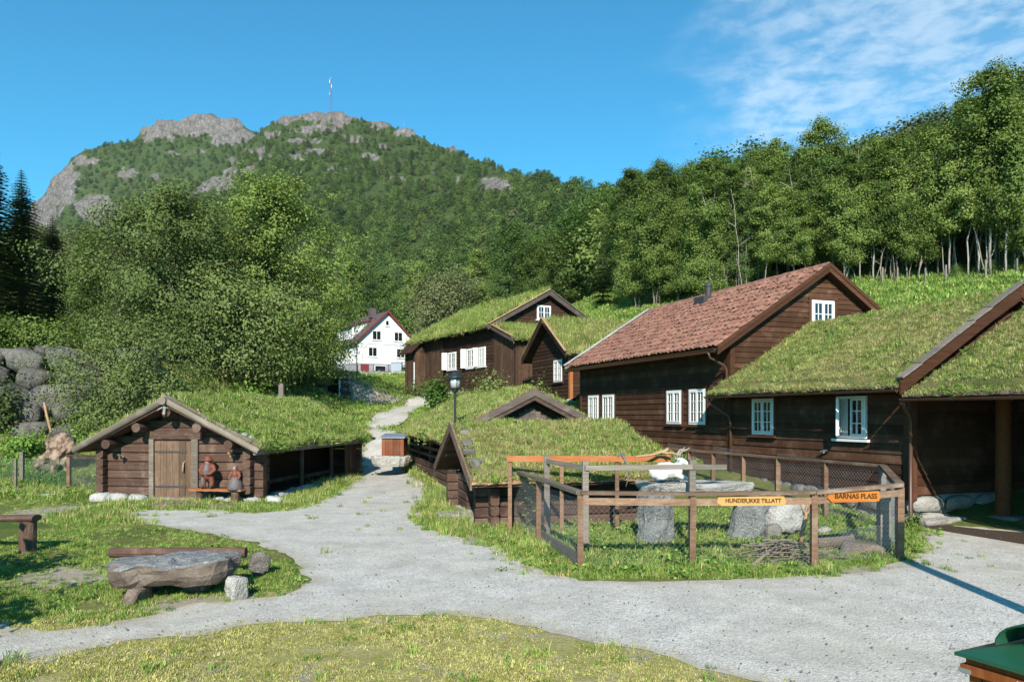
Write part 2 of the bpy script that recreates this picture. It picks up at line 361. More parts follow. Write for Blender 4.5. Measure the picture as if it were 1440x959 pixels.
# ------------------------------------------------------------------ terrain
_cp = []
for X in np.arange(-13, 9, 3.4):
    for Y in (-12, -6, 0, 4, 8, 12, 16): _cp.append((X, Y, 0))
_cp += [(-30, -12, 0), (30, -12, 0), (-22, 0, 0), (-22, 10, 0), (-20, 17, .1), (18, 0, 0), (18, 8, .2), (30, 0, .5), (30, 10, 2),
        (-12, 19.5, .12), (-6.5, 19, 0), (-3, 19, 0), (-6, 24, .02), (-3.5, 24, .02), (-4, 26.5, .12), (-5.4, 29, .35), (-1, 18, .05), (-1.3, 20.5, .05), (-3.6, 27.5, .25),
        (1, 17.5, .1), (4.5, 17, .12), (6.4, 17.4, .22), (8.2, 14.6, .03), (7.2, 13, .03), (12, 13, .05), (11, 9.5, 0)]
for a in [(545,600,35),(560,583,39),(580,573,42),(500,570,42),(470,567,45),(440,570,44),(520,547,50),(480,533,58),(545,531,60),(560,527,65),(600,527,64),(480,521,68),(540,524,86),(500,524,90),(430,521,70)]:
    p = px(*a); _cp.append((p.x, p.y, p.z))
_cp += [(-8, 28.5, .5), (-8, 32, 1.2), (-10.5, 29, .8), (-12.5, 26, .9), (-12, 23, .35), (-14.5, 24.5, 1.0), (-15, 22, .35), (-17, 25, 1.1), (-21, 24, .9), (-17, 27, 1.4), (-13.5, 28, 1.4), (-22, 27, 1.5),
        (-17.5, 30.5, 4.6), (-22, 30.5, 4.7), (-13, 31.5, 3.9), (-10, 33, 2.3), (-20, 40, 5.5), (-12, 40, 4.2), (-28, 40, 6.5), (-9, 50, 4.2), (-30, 22, 1.5), (-35, 30, 5), (-45, 40, 8), (-45, 10, 2),
        (5.2, 20, .38), (4.3, 23, .7), (3.0, 26.5, 1.3), (2.2, 29.3, 1.85), (1.4, 32, 2.4), (2.0, 24, 1.2), (.8, 36, 3.05), (-1.2, 39, 3.2), (-3.2, 43, 3.2), (-6.2, 49, 2.9), (-2.5, 32, 1.9), (-.2, 31, 2.1), (-3.4, 36, 2.1),
        (14, 18, 1.6), (13, 25, 4.0), (15, 28, 5.4), (18, 34, 7.6), (21, 38, 8.9), (24, 36, 8.9), (25, 28, 6.5), (22, 20, 3.6), (19, 13, 1.2), (26, 44, 11), (20, 46, 11), (12, 42, 9), (9, 50, 9.8), (6, 53, 9.8), (5, 48, 8.2), (9, 40, 7.2), (5.6, 42, 6.2), (7, 36, 4.8), (9, 32, 4.2), (4, 39, 4.6),
        (0, 60, 7.6), (-5, 60, 5.8), (-15, 60, 5.4), (-25, 60, 7), (-40, 60, 9), (5, 62, 11.5), (15, 62, 15), (25, 60, 16), (36, 50, 14.5), (45, 40, 13), (42, 25, 8), (45, 60, 20), (-8, 76, 6.8), (-17, 95, 7.6), (0, 80, 10), (-30, 80, 9), (45, -5, 2)]
_cp = np.array(_cp, float); _N = len(_cp)
_D = np.hypot(_cp[:, None, 0]-_cp[None, :, 0], _cp[:, None, 1]-_cp[None, :, 1])
_A = np.zeros((_N+3, _N+3)); _A[:_N, :_N] = -_D-np.eye(_N)*.12; _A[:_N, _N] = 1; _A[:_N, _N+1:] = _cp[:, :2]; _A[_N:, :_N] = _A[:_N, _N:].T
_w = np.linalg.solve(_A, np.r_[_cp[:, 2], 0, 0, 0])
CELX, CELY = -10.46, 43.6
def z_near(X, Y):
    X = np.clip(np.asarray(X, float), -50, 50); Y = np.clip(np.asarray(Y, float), -14, 96); sh = X.shape
    X, Y = X.ravel(), Y.ravel(); out = np.empty(len(X))
    for i in range(0, len(X), 20000):
        d = np.hypot(X[i:i+20000, None]-_cp[None, :, 0], Y[i:i+20000, None]-_cp[None, :, 1]); out[i:i+20000] = -d@_w[:_N]
    out += _w[_N]+_w[_N+1]*X+_w[_N+2]*Y
    flat = sstep(.0, .25, out); out = np.where(out < .25, out*flat, out)          # the yard is level
    out += 1.7*sstep(CELY+.15, CELY+1.0, Y)*np.exp(-((X-CELX)/3.2)**2)*(1-sstep(CELY+2.5, CELY+9, Y))     # the bank over the root cellar
    out += (fbm(X*.35, Y*.35, 3)-.5)*.5*sstep(.4, 2, out)
    return out.reshape(sh)
SKX = [-500, -200, 0, 100, 200, 270, 330, 375, 400, 430, 465, 510, 545, 600, 680, 740, 800, 860, 920, 1000, 1100, 1200, 1300, 1440, 1700, 2000]
SKY_ = [470, 470, 440, 395, 325, 266, 214, 178, 162, 163, 155, 166, 172, 196, 224, 246, 268, 282, 292, 292, 288, 275, 240, 200, 140, 120]
RR = [350, 400, 450, 520, 580, 620, 640, 650, 655, 660, 660, 655, 650, 620, 540, 450, 330, 210, 165, 150, 140, 130, 125, 115, 110, 110]
Z0X = [-500, 0, 400, 540, 700, 800, 900, 1000, 1200, 1440, 2000]; Z0V = [12, 9, 7.3, 7.6, 12, 16.5, 21, 24, 27, 29, 33]
def z_hill(X, Y):
    u = X/np.maximum(Y, 1); xp = CXP+u*FPX
    s = (HZ-np.interp(xp, SKX, SKY_))/FPX; R = np.interp(xp, SKX, RR); z0 = np.interp(xp, Z0X, Z0V); e0 = (z0-EYE)/95
    t = np.clip((Y-95)/(R-95), -.3, 1); tt = np.sign(t)*np.abs(t)**.85
    e = e0+(s-e0)*tt; z = EYE+e*np.minimum(Y, R)-np.maximum(Y-R, 0)*.45
    amp = np.clip((Y-100)/200, 0, 1)
    z = z+amp*((fbm(X/70, Y/70, 11)-.5)*26*(1-.75*sstep(.8, 1, t))+(fbm(X/16, Y/16, 5)-.5)*7)
    return z
def z_all(X, Y):
    X = np.asarray(X, float); Y = np.asarray(Y, float); w = sstep(62, 95, Y)
    w = np.maximum(w, sstep(40, 52, np.abs(X))*sstep(55, 70, Y))
    return z_near(X, Y)*(1-w)+z_hill(X, Y)*w
def zt(x, y): return float(z_all(np.array([x]), np.array([y]))[0])
def hit(x, y, ymax=120):                # the place on the terrain seen at photo pixel (x, y)
    Ys = np.arange(2, ymax, .1); u = (x-CXP)/FPX; zr = EYE-(y-HZ)/FPX*Ys; zz = z_all(u*Ys, Ys); i = np.argmax(zr <= zz)
    return Vector((u*Ys[i], Ys[i], zz[i]))
def in_poly(P, x, y):
    r = np.zeros(np.shape(x), bool); n = len(P)
    for i in range(n):
        (x1, y1), (x2, y2) = P[i], P[(i+1) % n]
        if y1 == y2: continue
        c = ((y1 > y) != (y2 > y)) & (x < (x2-x1)*(y-y1)/(y2-y1)+x1); r ^= c
    return r
def gpoly(pts): return [tuple(gp(*p)[:2]) for p in pts]
LAWN_EDGE = [(-80,940),(0,933),(83,927),(110,915),(150,910),(187,900),(240,897),(300,893),(333,884),(367,879),(433,874),(490,870),(560,864),(623,860),(704,870),(792,893),(895,911),(969,933),(1043,948),(1087,957),(1150,985),(1170,1100),(1200,2000)]
GRAVEL_PX = [(506,662),(512,653),(525,650),(545,651),(560,655),(572,668),(592,679),(611,690),(602,700),(592,714),(596,730),(620,745),(655,757),(700,768),(722,778),(742,792),(772,806),(810,815),(850,817),(900,818),(960,816),(1000,816),(1070,812),(1150,808),(1220,801),(1268,792),(1284,776),(1286,752),(1300,742),(1345,740),(1440,748),(1700,770),(1900,900),(1900,2000)]
GRAVEL_PX += LAWN_EDGE[::-1]
GRAVEL_PX += [(-80,868),(-20,874),(10,882),(60,888),(110,881),(200,869),(270,852),(330,846),(400,836),(425,828),(432,815),(424,798),(395,780),(350,764),(300,752),(255,746),(220,738),(185,728),(178,720),(205,717),(290,716),(320,718),(360,722),(410,716),(460,701),(490,686),(500,675)]
GRAVEL_P = gpoly(GRAVEL_PX)
def resample(P, d, amp, seed, close=True):
    out = []; n = len(P)
    for i in range(n if close else n-1):
        a, b = np.array(P[i]), np.array(P[(i+1) % n]); L = np.hypot(*(b-a)); k = max(1, int(L/d))
        for j in range(k):
            p = a+(b-a)*j/k; q = np.array([fbm(p[0]*2.2, p[1]*2.2, seed, 4)-.5, fbm(p[0]*2.2, p[1]*2.2, seed+50, 4)-.5]); out.append(tuple(p+q*amp))
    return out
# near ground, one sheet out to the hill
gx = np.r_[np.arange(-110, -30, 4), np.arange(-30, 30, .4), np.arange(30, 111, 4)]; gy = np.r_[np.arange(-60, -12, 6), np.arange(-12, 66.1, .4)]
GX, GY = np.meshgrid(gx, gy); GZ = z_all(GX, GY)
def grid_faces(nx, ny):
    i = np.arange(nx-1)[None, :]+np.arange(ny-1)[:, None]*nx; i = i.ravel(); return np.c_[i, i+1, i+nx+1, i+nx]
me = np_mesh("ground", np.c_[GX.ravel(), GY.ravel(), GZ.ravel()], grid_faces(len(gx), len(gy)), GROUND, True)
bare = np.zeros(GX.size); fx, fy = GX.ravel(), GY.ravel()
for (bx, by, br, bs) in [(*gp(85,718)[:2], 1.3, 1.0), (*gp(285,848)[:2], .8, 1), (*gp(95,810)[:2], .9, 1), (*gp(240,705)[:2], .9, 1), (*gp(680,760)[:2], .8, 1), (*gp(1210,806)[:2], .8, 1),
                         (*hit(515,615)[:2], 1.6, .9), (*hit(530,550)[:2], 4, .7), (*hit(640,575)[:2], 2, .5), (*gp(1110,790)[:2], 1.0, .9), (*gp(1190,775)[:2], .8, .9), (*hit(500,545)[:2], 3.5, .8)]:
    bare = np.maximum(bare, bs*np.exp(-((fx-bx)**2+(fy-by)**2)/br**2))
at = me.attributes.new("bare", 'FLOAT', 'POINT'); at.data.foreach_set("value", bare)
lw_ = ((fy < 9.5) & (fx < 4)).astype(float); at = me.attributes.new("lawn", 'FLOAT', 'POINT'); at.data.foreach_set("value", np.where(in_poly([(-7.6,9.7),(-4.2,9.6),(-2.6,8.1),(-7.6,7.2)], fx, fy), .25, lw_))
ground = put("ground", me, kind="structure")
def sheet(name, P, mat, lift=.005, d=.12, amp=.40, inner=.4, seed=1):
    B = resample(P, d, amp, seed); n = len(B); a = np.array(B); pts = [Vector(p) for p in B]
    xs = np.arange(a[:, 0].min(), a[:, 0].max(), inner); ys = np.arange(a[:, 1].min(), a[:, 1].max(), inner)
    xx, yy = np.meshgrid(xs, ys); k = in_poly(B, xx.ravel(), yy.ravel()); pts += [Vector(p) for p in zip(xx.ravel()[k], yy.ravel()[k])]
    v, e, f, *_ = delaunay_2d_cdt(pts, [(i, (i+1) % n) for i in range(n)], [], 1, 1e-4)
    v = np.array([(p.x, p.y) for p in v]); z = z_all(v[:, 0], v[:, 1])+lift+.05*sstep(19, 24, v[:, 1])
    f = [t if ((v[t[1]][0]-v[t[0]][0])*(v[t[2]][1]-v[t[0]][1])-(v[t[1]][1]-v[t[0]][1])*(v[t[2]][0]-v[t[0]][0])) > 0 else t[::-1] for t in f]
    ms = np_mesh(name, np.c_[v, z], np.array(f), mat, True); Bn = np.array(B)[::2]; dm = np.array([np.hypot(Bn[:, 0]-p[0], Bn[:, 1]-p[1]).min() for p in v]); ms.attributes.new("edge", 'FLOAT', 'POINT').data.foreach_set("value", (1-np.clip(dm/.55, 0, 1)).astype(np.float32)); return put(name, ms, kind="structure")
sheet("gravel_yard", GRAVEL_P, GRAVEL)
def strip(pts, w):
    P = [Vector(p[:2]) for p in pts]; L, Rr = [], []
    for i, p in enumerate(P):
        d = (P[min(i+1, len(P)-1)]-P[max(i-1, 0)]).normalized(); n = Vector((-d.y, d.x)); ww = w[i] if isinstance(w, list) else w; L.append(tuple(p+n*ww/2)); Rr.append(tuple(p-n*ww/2))
    return L+Rr[::-1]
PATH_P = strip([hit(520,604), hit(540,600), hit(548,591), hit(556,583), hit(572,576), (-5.4, 46), (-6.8, 52)], [.8, 1.5, 1.7, 1.6, 1.5, 1.5, 1.4])
sheet("footpath", PATH_P, GRAVEL, .03, .3, .2, .7, 4)
ROAD_P = strip([(-40, 64), (-26, 67), (-17, 68), (-10, 66), (-5, 62), (0, 60)], 3.0)
sheet("lane", ROAD_P, GRAVEL, .12, .8, .3, 1.2, 6)

# ------------------------------------------------------------------ forested hill and the bare mountain behind it
ROCKS = [(465,162,60,12,1),(400,166,26,9,1),(535,172,24,9,1),(440,182,40,8,.9),(355,212,26,6,.9),(300,262,34,12,1),(345,243,40,10,.8),(385,222,40,5,.9),(450,213,40,4,.8),(695,266,24,16,1.2),(745,258,16,8,.9),(610,240,14,8,.9),(575,188,22,5,1),(640,212,14,5,.9),(520,222,22,5,.9),(430,200,30,6,.9),(500,196,24,6,.8),(540,205,14,5,.8),(380,190,16,6,.9),(330,225,18,8,.8),(560,250,14,6,.7),(645,252,14,8,.8),(470,236,30,6,.7),(585,238,12,5,.7),(270,274,20,10,.9),(760,246,12,4,.9)]
def rock_mask(xp, yp, L, seed=2):
    r = np.zeros(np.shape(xp))
    for (cx, cy, rx, ry, s) in L: r = np.maximum(r, s*np.exp(-((xp-cx)/rx)**2-((yp-cy)/ry)**2))
    return r+(fbm(xp/16, yp/7, seed, 4)-.5)*1.0
def hillm(name, far=False):
    m = NT(name); v = m.coord('pos'); a = m.noise(v, .022, 6, .65); b = m.noise(v, .11, 6, .7, .8); c = m.noise(m.coord('pos', (1, 1, .35)), .35, 5, .7, .5)
    green = m.mix(m.rng(b, .3, .7), (.040, .066, .018), (.085, .112, .034))
    rock = m.mix(m.rng(c, .3, .7), (.135, .115, .105), (.30, .262, .24)); rock = m.mix(m.rng(b, .5, .75), rock, (.33, .295, .265)); rock = m.mix(m.rng(a, .5, .7), rock, (.24, .195, .175)); wv = m.n("ShaderNodeVectorMath", operation='ADD'); m.l(m.coord('pos', (1, 1, .45)), wv.inputs[0]); m.l(m.scale(m.noise(v, .08, 4, .6, 0, True), 14.0), wv.inputs[1]); ck = m.rng(m.voro(wv.outputs[0], .085, "Distance", 'DISTANCE_TO_EDGE'), .0, .09); ck2 = m.rng(m.voro(wv.outputs[0], .27, "Distance", 'DISTANCE_TO_EDGE'), .0, .10); rock = m.mix(m.math('MULTIPLY', m.math('SUBTRACT', 1.0, m.math('MULTIPLY', ck, ck2)), .55), rock, (.07, .065, .055))
    col = m.mix(m.rng(m.math('ADD', m.attr("rock"), m.math('MULTIPLY', m.math('SUBTRACT', b, .5), .5)), .36, .52), green, rock)
    m.pbsdf(col, .95, m.bump(m.math('ADD', c, b), .9, 3.0), .1); return m.mat
HILLM = hillm("hillside")
def polar(name, us, Ys, zf, rocks, seed, relief):
    UU, YY = np.meshgrid(us, Ys); XX = UU*YY; ZZ = zf(XX, YY); xp = CXP+UU*FPX; yp = HZ-(ZZ-EYE)/YY*FPX
    rk = rock_mask(xp, yp, rocks, seed); k = sstep(.3, .6, rk)
    ZZ = ZZ+k*((fbm(XX/14, ZZ/9+YY/14, 31, 5)-.5)*relief+(fbm(XX/45, YY/45, 33, 3)-.5)*relief)
    YY2 = YY+k*(fbm(XX/16, ZZ/6, 32, 4)-.5)*relief*1.2
    me = np_mesh(name, np.c_[XX.ravel(), YY2.ravel(), ZZ.ravel()], grid_faces(len(us), len(Ys)), HILLM, False)
    a = me.attributes.new("rock", 'FLOAT', 'POINT'); a.data.foreach_set("value", rk.ravel().astype(np.float32)); return put(name, me, kind="structure")
hus = np.r_[np.arange(-1.3, -.55, .02), np.arange(-.55, .12, .0055), np.arange(.12, 1.3, .015)]; hYs = np.r_[np.geomspace(60, 300, 70), np.geomspace(306, 800, 130)]
def zhf(X, Y): return z_all(X, Y)-.4*(1-sstep(64, 70, Y))
polar("hill", hus, hYs, zhf, ROCKS, 2, 11)
MSX = [-400, -60, 20, 42, 52, 75, 92, 110, 150, 190, 205, 222, 240, 250, 262, 290, 310, 340, 360, 400, 450, 520]
MSY = [420, 360, 322, 302, 288, 252, 228, 214, 203, 197, 180, 167, 166, 171, 163, 158, 165, 177, 186, 205, 250, 330]
MROCK = [(290,172,60,18,1.2),(225,180,36,18,1.1),(80,255,34,36,.95),(140,295,42,20,.9),(110,225,30,10,.7),(330,195,40,12,.8),(180,250,24,12,.5),(250,215,40,10,.4),(60,295,34,34,.95),(215,250,14,8,.6)]
def z_mtn(X, Y):
    xp = CXP+X/Y*FPX; s = (HZ-np.interp(xp, MSX, MSY))/FPX; t = np.clip((Y-640)/(900-640), 0, 1); e0 = (HZ-430)/FPX
    return EYE+(e0+(s-e0)*t**.7)*np.minimum(Y, 900)-np.maximum(Y-900, 0)*.6+(fbm(X/60, Y/60, 41)-.5)*30*(1-sstep(.75, 1, t))*sstep(0, .2, t)+(fbm(X/9, Y/9, 43)-.5)*5
polar("mountain", np.arange(-1.1, -.15, .005), np.linspace(640, 1050, 130), z_mtn, MROCK, 8, 16)
# ------------------------------------------------------------------ scattering, plants
def scatter(name, P, protos, idx, scl, rot, parent=None, kind="stuff", label=None, cat=None):
    me = bpy.data.meshes.new(name); P = np.asarray(P, np.float32); n = len(P)
    me.vertices.add(n); me.vertices.foreach_set("co", P.ravel())
    me.attributes.new("pi", 'INT', 'POINT').data.foreach_set("value", np.asarray(idx, np.int32))
    me.attributes.new("ps", 'FLOAT', 'POINT').data.foreach_set("value", np.asarray(scl, np.float32))
    me.attributes.new("pr", 'FLOAT_VECTOR', 'POINT').data.foreach_set("vector", np.asarray(rot, np.float32).ravel())
    o = put(name, me, parent, kind=kind, label=label, cat=cat)
    key = tuple(p.name for p in protos)
    if key not in _colls:
        c = bpy.data.collections.new("protos"); _colls[key] = c
        for i, p in enumerate(protos): c.objects.link(p)
    g = bpy.data.node_groups.new("scatter", 'GeometryNodeTree')
    g.interface.new_socket("Geometry", in_out='INPUT', socket_type='NodeSocketGeometry'); g.interface.new_socket("Geometry", in_out='OUTPUT', socket_type='NodeSocketGeometry')
    N = g.nodes.new; gi, go = N("NodeGroupInput"), N("NodeGroupOutput"); ip = N("GeometryNodeInstanceOnPoints"); ci = N("GeometryNodeCollectionInfo")
    ci.inputs["Collection"].default_value = _colls[key]; ci.inputs["Separate Children"].default_value = True; ci.inputs["Reset Children"].default_value = True
    def at(nm, t): a = N("GeometryNodeInputNamedAttribute"); a.data_type = t; a.inputs[0].default_value = nm; return [s for s in a.outputs if s.enabled and s.name == "Attribute"][0]
    g.links.new(gi.outputs[0], ip.inputs["Points"]); g.links.new(ci.outputs[0], ip.inputs["Instance"]); ip.inputs["Pick Instance"].default_value = True
    g.links.new(at("pi", 'INT'), ip.inputs["Instance Index"]); g.links.new(at("ps", 'FLOAT'), ip.inputs["Scale"])
    e2r = N("FunctionNodeEulerToRotation"); g.links.new(at("pr", 'FLOAT_VECTOR'), e2r.inputs[0]); g.links.new(e2r.outputs[0], ip.inputs["Rotation"])
    g.links.new(ip.outputs[0], go.inputs[0]); md = o.modifiers.new("scatter", 'NODES'); md.node_group = g
    return o
_colls = {}; _pk = [0]
def proto(me):
    _pk[0] += 1; o = bpy.data.objects.new("proto_%03d" % _pk[0], me); return o
def rot_of(r, n, tilt): return np.c_[r.normal(0, tilt, n), r.normal(0, tilt, n), r.uniform(0, 6.283, n)]

def tuft(seed, n, h, spread, w, mats, lean=.5, pm=None):
    r = np.random.default_rng(seed); V = []; F = []; Mi = []
    for i in range(n):
        a = r.uniform(0, 6.28); d = spread*math.sqrt(r.uniform()); b = Vector((d*math.cos(a), d*math.sin(a), -.01)); a2 = r.uniform(0, 6.28); hh = h*r.uniform(.5, 1.15); L = lean*hh*r.uniform(.2, 1.2)
        s = Vector((-math.sin(a2), math.cos(a2), 0))*w*r.uniform(.6, 1.2)/2; m = Vector((math.cos(a2), math.sin(a2), 0))
        k = len(V); V += [b-s, b+s, b+m*L*.35+Vector((0, 0, hh*.6))+s*.8, b+m*L*.35+Vector((0, 0, hh*.6))-s*.8, b+m*L+Vector((0, 0, hh))]
        F += [(k, k+1, k+2, k+3), (k+3, k+2, k+4)]; q = int(r.choice(len(mats), p=pm)); Mi += [q, q]
    b = MB(); b.v = [tuple(v) for v in V]; b.f = F; b.m = Mi; return b.mesh("tuft", mats)
def weed(seed, n, h, sp, size, mats, flower=None):
    r = np.random.default_rng(seed); b = MB()
    for i in range(n):
        a = r.uniform(0, 6.28); d = sp*math.sqrt(r.uniform()); c = Vector((d*math.cos(a), d*math.sin(a), h*r.uniform(.15, 1))); u = Vector(r.normal(0, 1, 3)); u.z = abs(u.z)+.8; u.normalize()
        t = u.orthogonal().normalized(); t.rotate(Quaternion(u, r.uniform(0, 6.28))); w = u.cross(t); s = size*r.uniform(.6, 1.3)
        b.add([c-t*s, c+w*s*.55, c+t*s, c-w*s*.55], [(0, 1, 2, 3)], int(r.integers(len(mats))))
    if flower:
        for i in range(flower[1]):
            c = Vector((r.uniform(-sp, sp), r.uniform(-sp, sp), h*r.uniform(.9, 1.4))); s = flower[2]; b.add([c+Vector((s, 0, 0)), c+Vector((0, s, s*.5)), c+Vector((-s, 0, 0)), c+Vector((0, -s, -s*.5))], [(0, 1, 2, 3)], len(mats))
        mats = mats+[flower[0]]
    return b.mesh("weed", mats)
T_LONG = [proto(tuft(i, 26, .17, .09, .011, [GRASS_G, GRASS_Y, GRASS_D], .6, [.74, .18, .08])) for i in range(4)]
T_SHORT = [proto(tuft(20+i, 40, .026, .075, .007, [GRASS_Y, GRASS_G, GRASS_D], .9, [.58, .22, .20])) for i in range(4)]
T_MID = [proto(tuft(40+i, 30, .09, .08, .009, [GRASS_G, GRASS_Y, GRASS_D], .7, [.84, .13, .03])) for i in range(4)]
T_DRY = [proto(tuft(60+i, 26, .13, .10, .011, [GRASS_D, GRASS_Y, GRASS_G], .9, [.45, .4, .15])) for i in range(3)]
T_WEED = [proto(weed(80, 30, .12, .14, .035, [GRASS_G, LEAF_BRIGHT])), proto(weed(81, 24, .14, .14, .03, [GRASS_G, LEAF_BRIGHT])), proto(weed(82, 24, .18, .16, .035, [LEAF_WILLOW, GRASS_G], (FLOWER_W, 3, .011)))]
T_FAR = [proto(tuft(90+i, 60, .16, .5, .04, [GRASS_G, GRASS_Y, GRASS_D], .6, [.84, .12, .04])) for i in range(3)]
ALLT = T_LONG+T_SHORT+T_MID+T_DRY+T_WEED+T_FAR       # 0-3 long, 4-7 short, 8-11 mid, 12-14 dry, 15-17 weed, 18-20 far
def pick(r, n, w):        # w: dict kind->weight
    K = {'long': (0, 4), 'short': (4, 4), 'mid': (8, 4), 'dry': (12, 3), 'weed': (15, 2), 'flower': (17, 1), 'far': (18, 3)}
    ks = list(w); p = np.array([w[k] for k in ks], float); p /= p.sum(); c = r.choice(len(ks), n, p=p)
    base = np.array([K[k][0] for k in ks])[c]; m = np.array([K[k][1] for k in ks])[c]; return base+(r.uniform(size=n)*m).astype(int)

# ---- trees
def leaves(C, r, size, out, up=.6, elong=1.0):
    n = len(C); N = r.normal(0, .8, (n, 3))+out*1.1; N[:, 2] += up; N /= np.linalg.norm(N, axis=1)[:, None]+1e-9
    T = np.cross(N, r.normal(0, 1, (n, 3))); T /= np.linalg.norm(T, axis=1)[:, None]+1e-9; B = np.cross(N, T); s = (size*r.uniform(.6, 1.35, n))[:, None]
    V = np.stack([C-T*s*.62*elong, C+B*s*.42+N*s*.1, C+T*s*.62*elong, C-B*s*.42+N*s*.1], 1).reshape(-1, 3); F = np.arange(4*n).reshape(n, 4); return V, F
def tree(seed, H, cb, rx, tr, nleaf, lsize, leafmat, trunkmat, shape='birch', nl=26, stems=1, lean=.04, droop=.1, clump=.14, per=7, sides=7):
    r = np.random.default_rng(seed); b = MB(); CC = []
    for st in range(stems):
        a0 = r.uniform(0, 6.28); sp = 0 if stems == 1 else rx*.38; HH = H*(1 if st == 0 else r.uniform(.75, .97)); base = np.array([math.cos(a0), math.sin(a0)])*(0 if stems == 1 else tr*1.6)
        top = base*1+np.array([math.cos(a0), math.sin(a0)])*(sp+lean*HH*r.uniform(.3, 1)); wob = r.normal(0, .02*H, (9, 2)); wob[0] = 0
        k = np.linspace(0, 1, 9); path = [np.array([*(base+(top-base)*t**1.2+wob[i]*min(1, t*2)), HH*t]) for i, t in enumerate(k)]
        b.tube([p-np.array([0, 0, .3 if i == 0 else 0]) for i, p in enumerate(path)], [tr*(1-.9*t)+.012 for t in k], sides)
        def at(h):
            t = np.clip(h/HH, 0, 1)*8; i = min(int(t), 7); return path[i]*(1-(t-i))+path[i+1]*(t-i)
        m = nl if stems == 1 else max(8, int(nl/stems*1.3))
        for i in range(m):
            t = (i+r.uniform(.1, .9))/m; h = cb+(HH-cb)*t*.97
            if shape == 'birch': env = rx*(math.sin(math.pi*(.14+.80*t))**.8)
            elif shape == 'broad': env = rx*(math.sin(math.pi*(.22+.70*t))**.6)
            else: env = rx*(1-.8*t)
            env *= (1 if stems == 1 else .72)*r.uniform(.55, 1.12); a = i*2.4+r.uniform(-.5, .5); d = np.array([math.cos(a), math.sin(a), 0]); o = at(h-.12*env if t > .1 else h)
            e = o+d*env+np.array([0, 0, env*(.34-droop*2.2*(1-t))]); mid = (o+e)/2+np.array([0, 0, env*.13])+r.normal(0, .05*env, 3)
            rr = tr*.34*(1-.7*t)*(env/rx)**.5+.006; b.tube([o, mid, e], [rr, rr*.6, rr*.18], 4, cap=False)
            for j in range(per):
                q = .28+.74*(j+r.uniform())/per; p = o*(1-q)**2+2*mid*q*(1-q)+e*q*q; c = p+r.normal(0, .16, 3)*env*np.array([1, 1, .75])-np.array([0, 0, droop*env*r.uniform(0, 1)]); CC.append((c, .6+.6*r.uniform()))
                if j % 2 == 0: b.tube([p, (p+c)/2+r.normal(0, .03, 3), c], [rr*.28, rr*.2, rr*.1], 3, cap=False)
        CC.append((path[-1], .8)); CC.append((path[-2], .8))
    C = np.array([c[0] for c in CC]); sw = np.array([c[1] for c in CC]); id_ = r.choice(len(C), nleaf, p=sw/sw.sum())
    off = r.normal(0, 1, (nleaf, 3))*np.array([1, 1, .72])*(rx*clump); off *= (sw[id_])[:, None]
    Pn = C[id_]+off; Pn[:, 2] = np.maximum(Pn[:, 2], cb*.6); ax = np.array([C[:, 0].mean(), C[:, 1].mean(), (cb+H)*.45]); out = Pn-ax; out /= np.linalg.norm(out, axis=1)[:, None]+1e-6
    V, F = leaves(Pn, r, lsize, out+off/(rx*clump)*.5)
    return b.mesh("trunk", trunkmat, True), np_mesh("crown", V, F, leafmat)
def spruce(seed, H, R, nper=8, step=.34, leafmat=None, size=.3):
    r = np.random.default_rng(seed); b = MB(); b.tube([(0, 0, -.3), (0, 0, H*.5), (0, 0, H)], [H*.018, H*.011, .01], 7); C = []; O = []
    Vs, Fs = [], []; h = .6; base = 0
    while h < H-.1:
        t = h/H; L = R*(1-t)**.85*r.uniform(.85, 1.1)+.12; n = int(nper*(.6+.6*(1-t))); a0 = r.uniform(0, 6.28)
        for i in range(n):
            a = a0+6.283*i/n+r.uniform(-.2, .2); d = np.array([math.cos(a), math.sin(a), 0]); l = L*r.uniform(.75, 1.12); side = np.array([-d[1], d[0], 0])
            k = max(3, int(l/size*1.9))
            for j in range(k):
                q = (j+.7)/k; c = d*l*q+np.array([0, 0, h-.42*l*q*q+.16*l*q**3]); w = size*(1.25-.75*q)*min(1, l)
                for sgn in (-1, 1):
                    tip = c+side*sgn*w*r.uniform(.7, 1.2)+d*w*.7+np.array([0, 0, -.12*w+r.normal(0, .05)*w]); nrm = np.array([0, 0, 1.])*w*.20; dd = d*w*.32
                    Vs += [c-dd*.6, c+dd, tip, c-nrm*.4-dd*.2+side*sgn*w*.4]; Fs.append((base, base+1, base+2, base+3)); base += 4
                Vs += [c+np.array([0, 0, .02]), c+d*w*.5+side*w*.13, c+d*w*1.1-np.array([0, 0, .06*w]), c+d*w*.5-side*w*.13]; Fs.append((base, base+1, base+2, base+3)); base += 4
            b.tube([(0, 0, h), tuple(d*l*.5+np.array([0, 0, h-.1*l]))], [.03*(1-t)+.01, .008], 3, cap=False)
        h += step*r.uniform(.8, 1.2)*(.6+.5*(1-t))
    return b.mesh("trunk", TRUNK_D, True), np_mesh("crown", np.array(Vs), np.array(Fs), leafmat or LEAF_SPRUCE)
def plant_tree(name, meshes, loc, rz, s, label, cat="tree", group=None, sz=1.0):
    o = empty(name, loc, rz, label, cat, group); o.scale = (s, s, s*sz)
    put("trunk", meshes[0], o); put("crown", meshes[1], o); return o
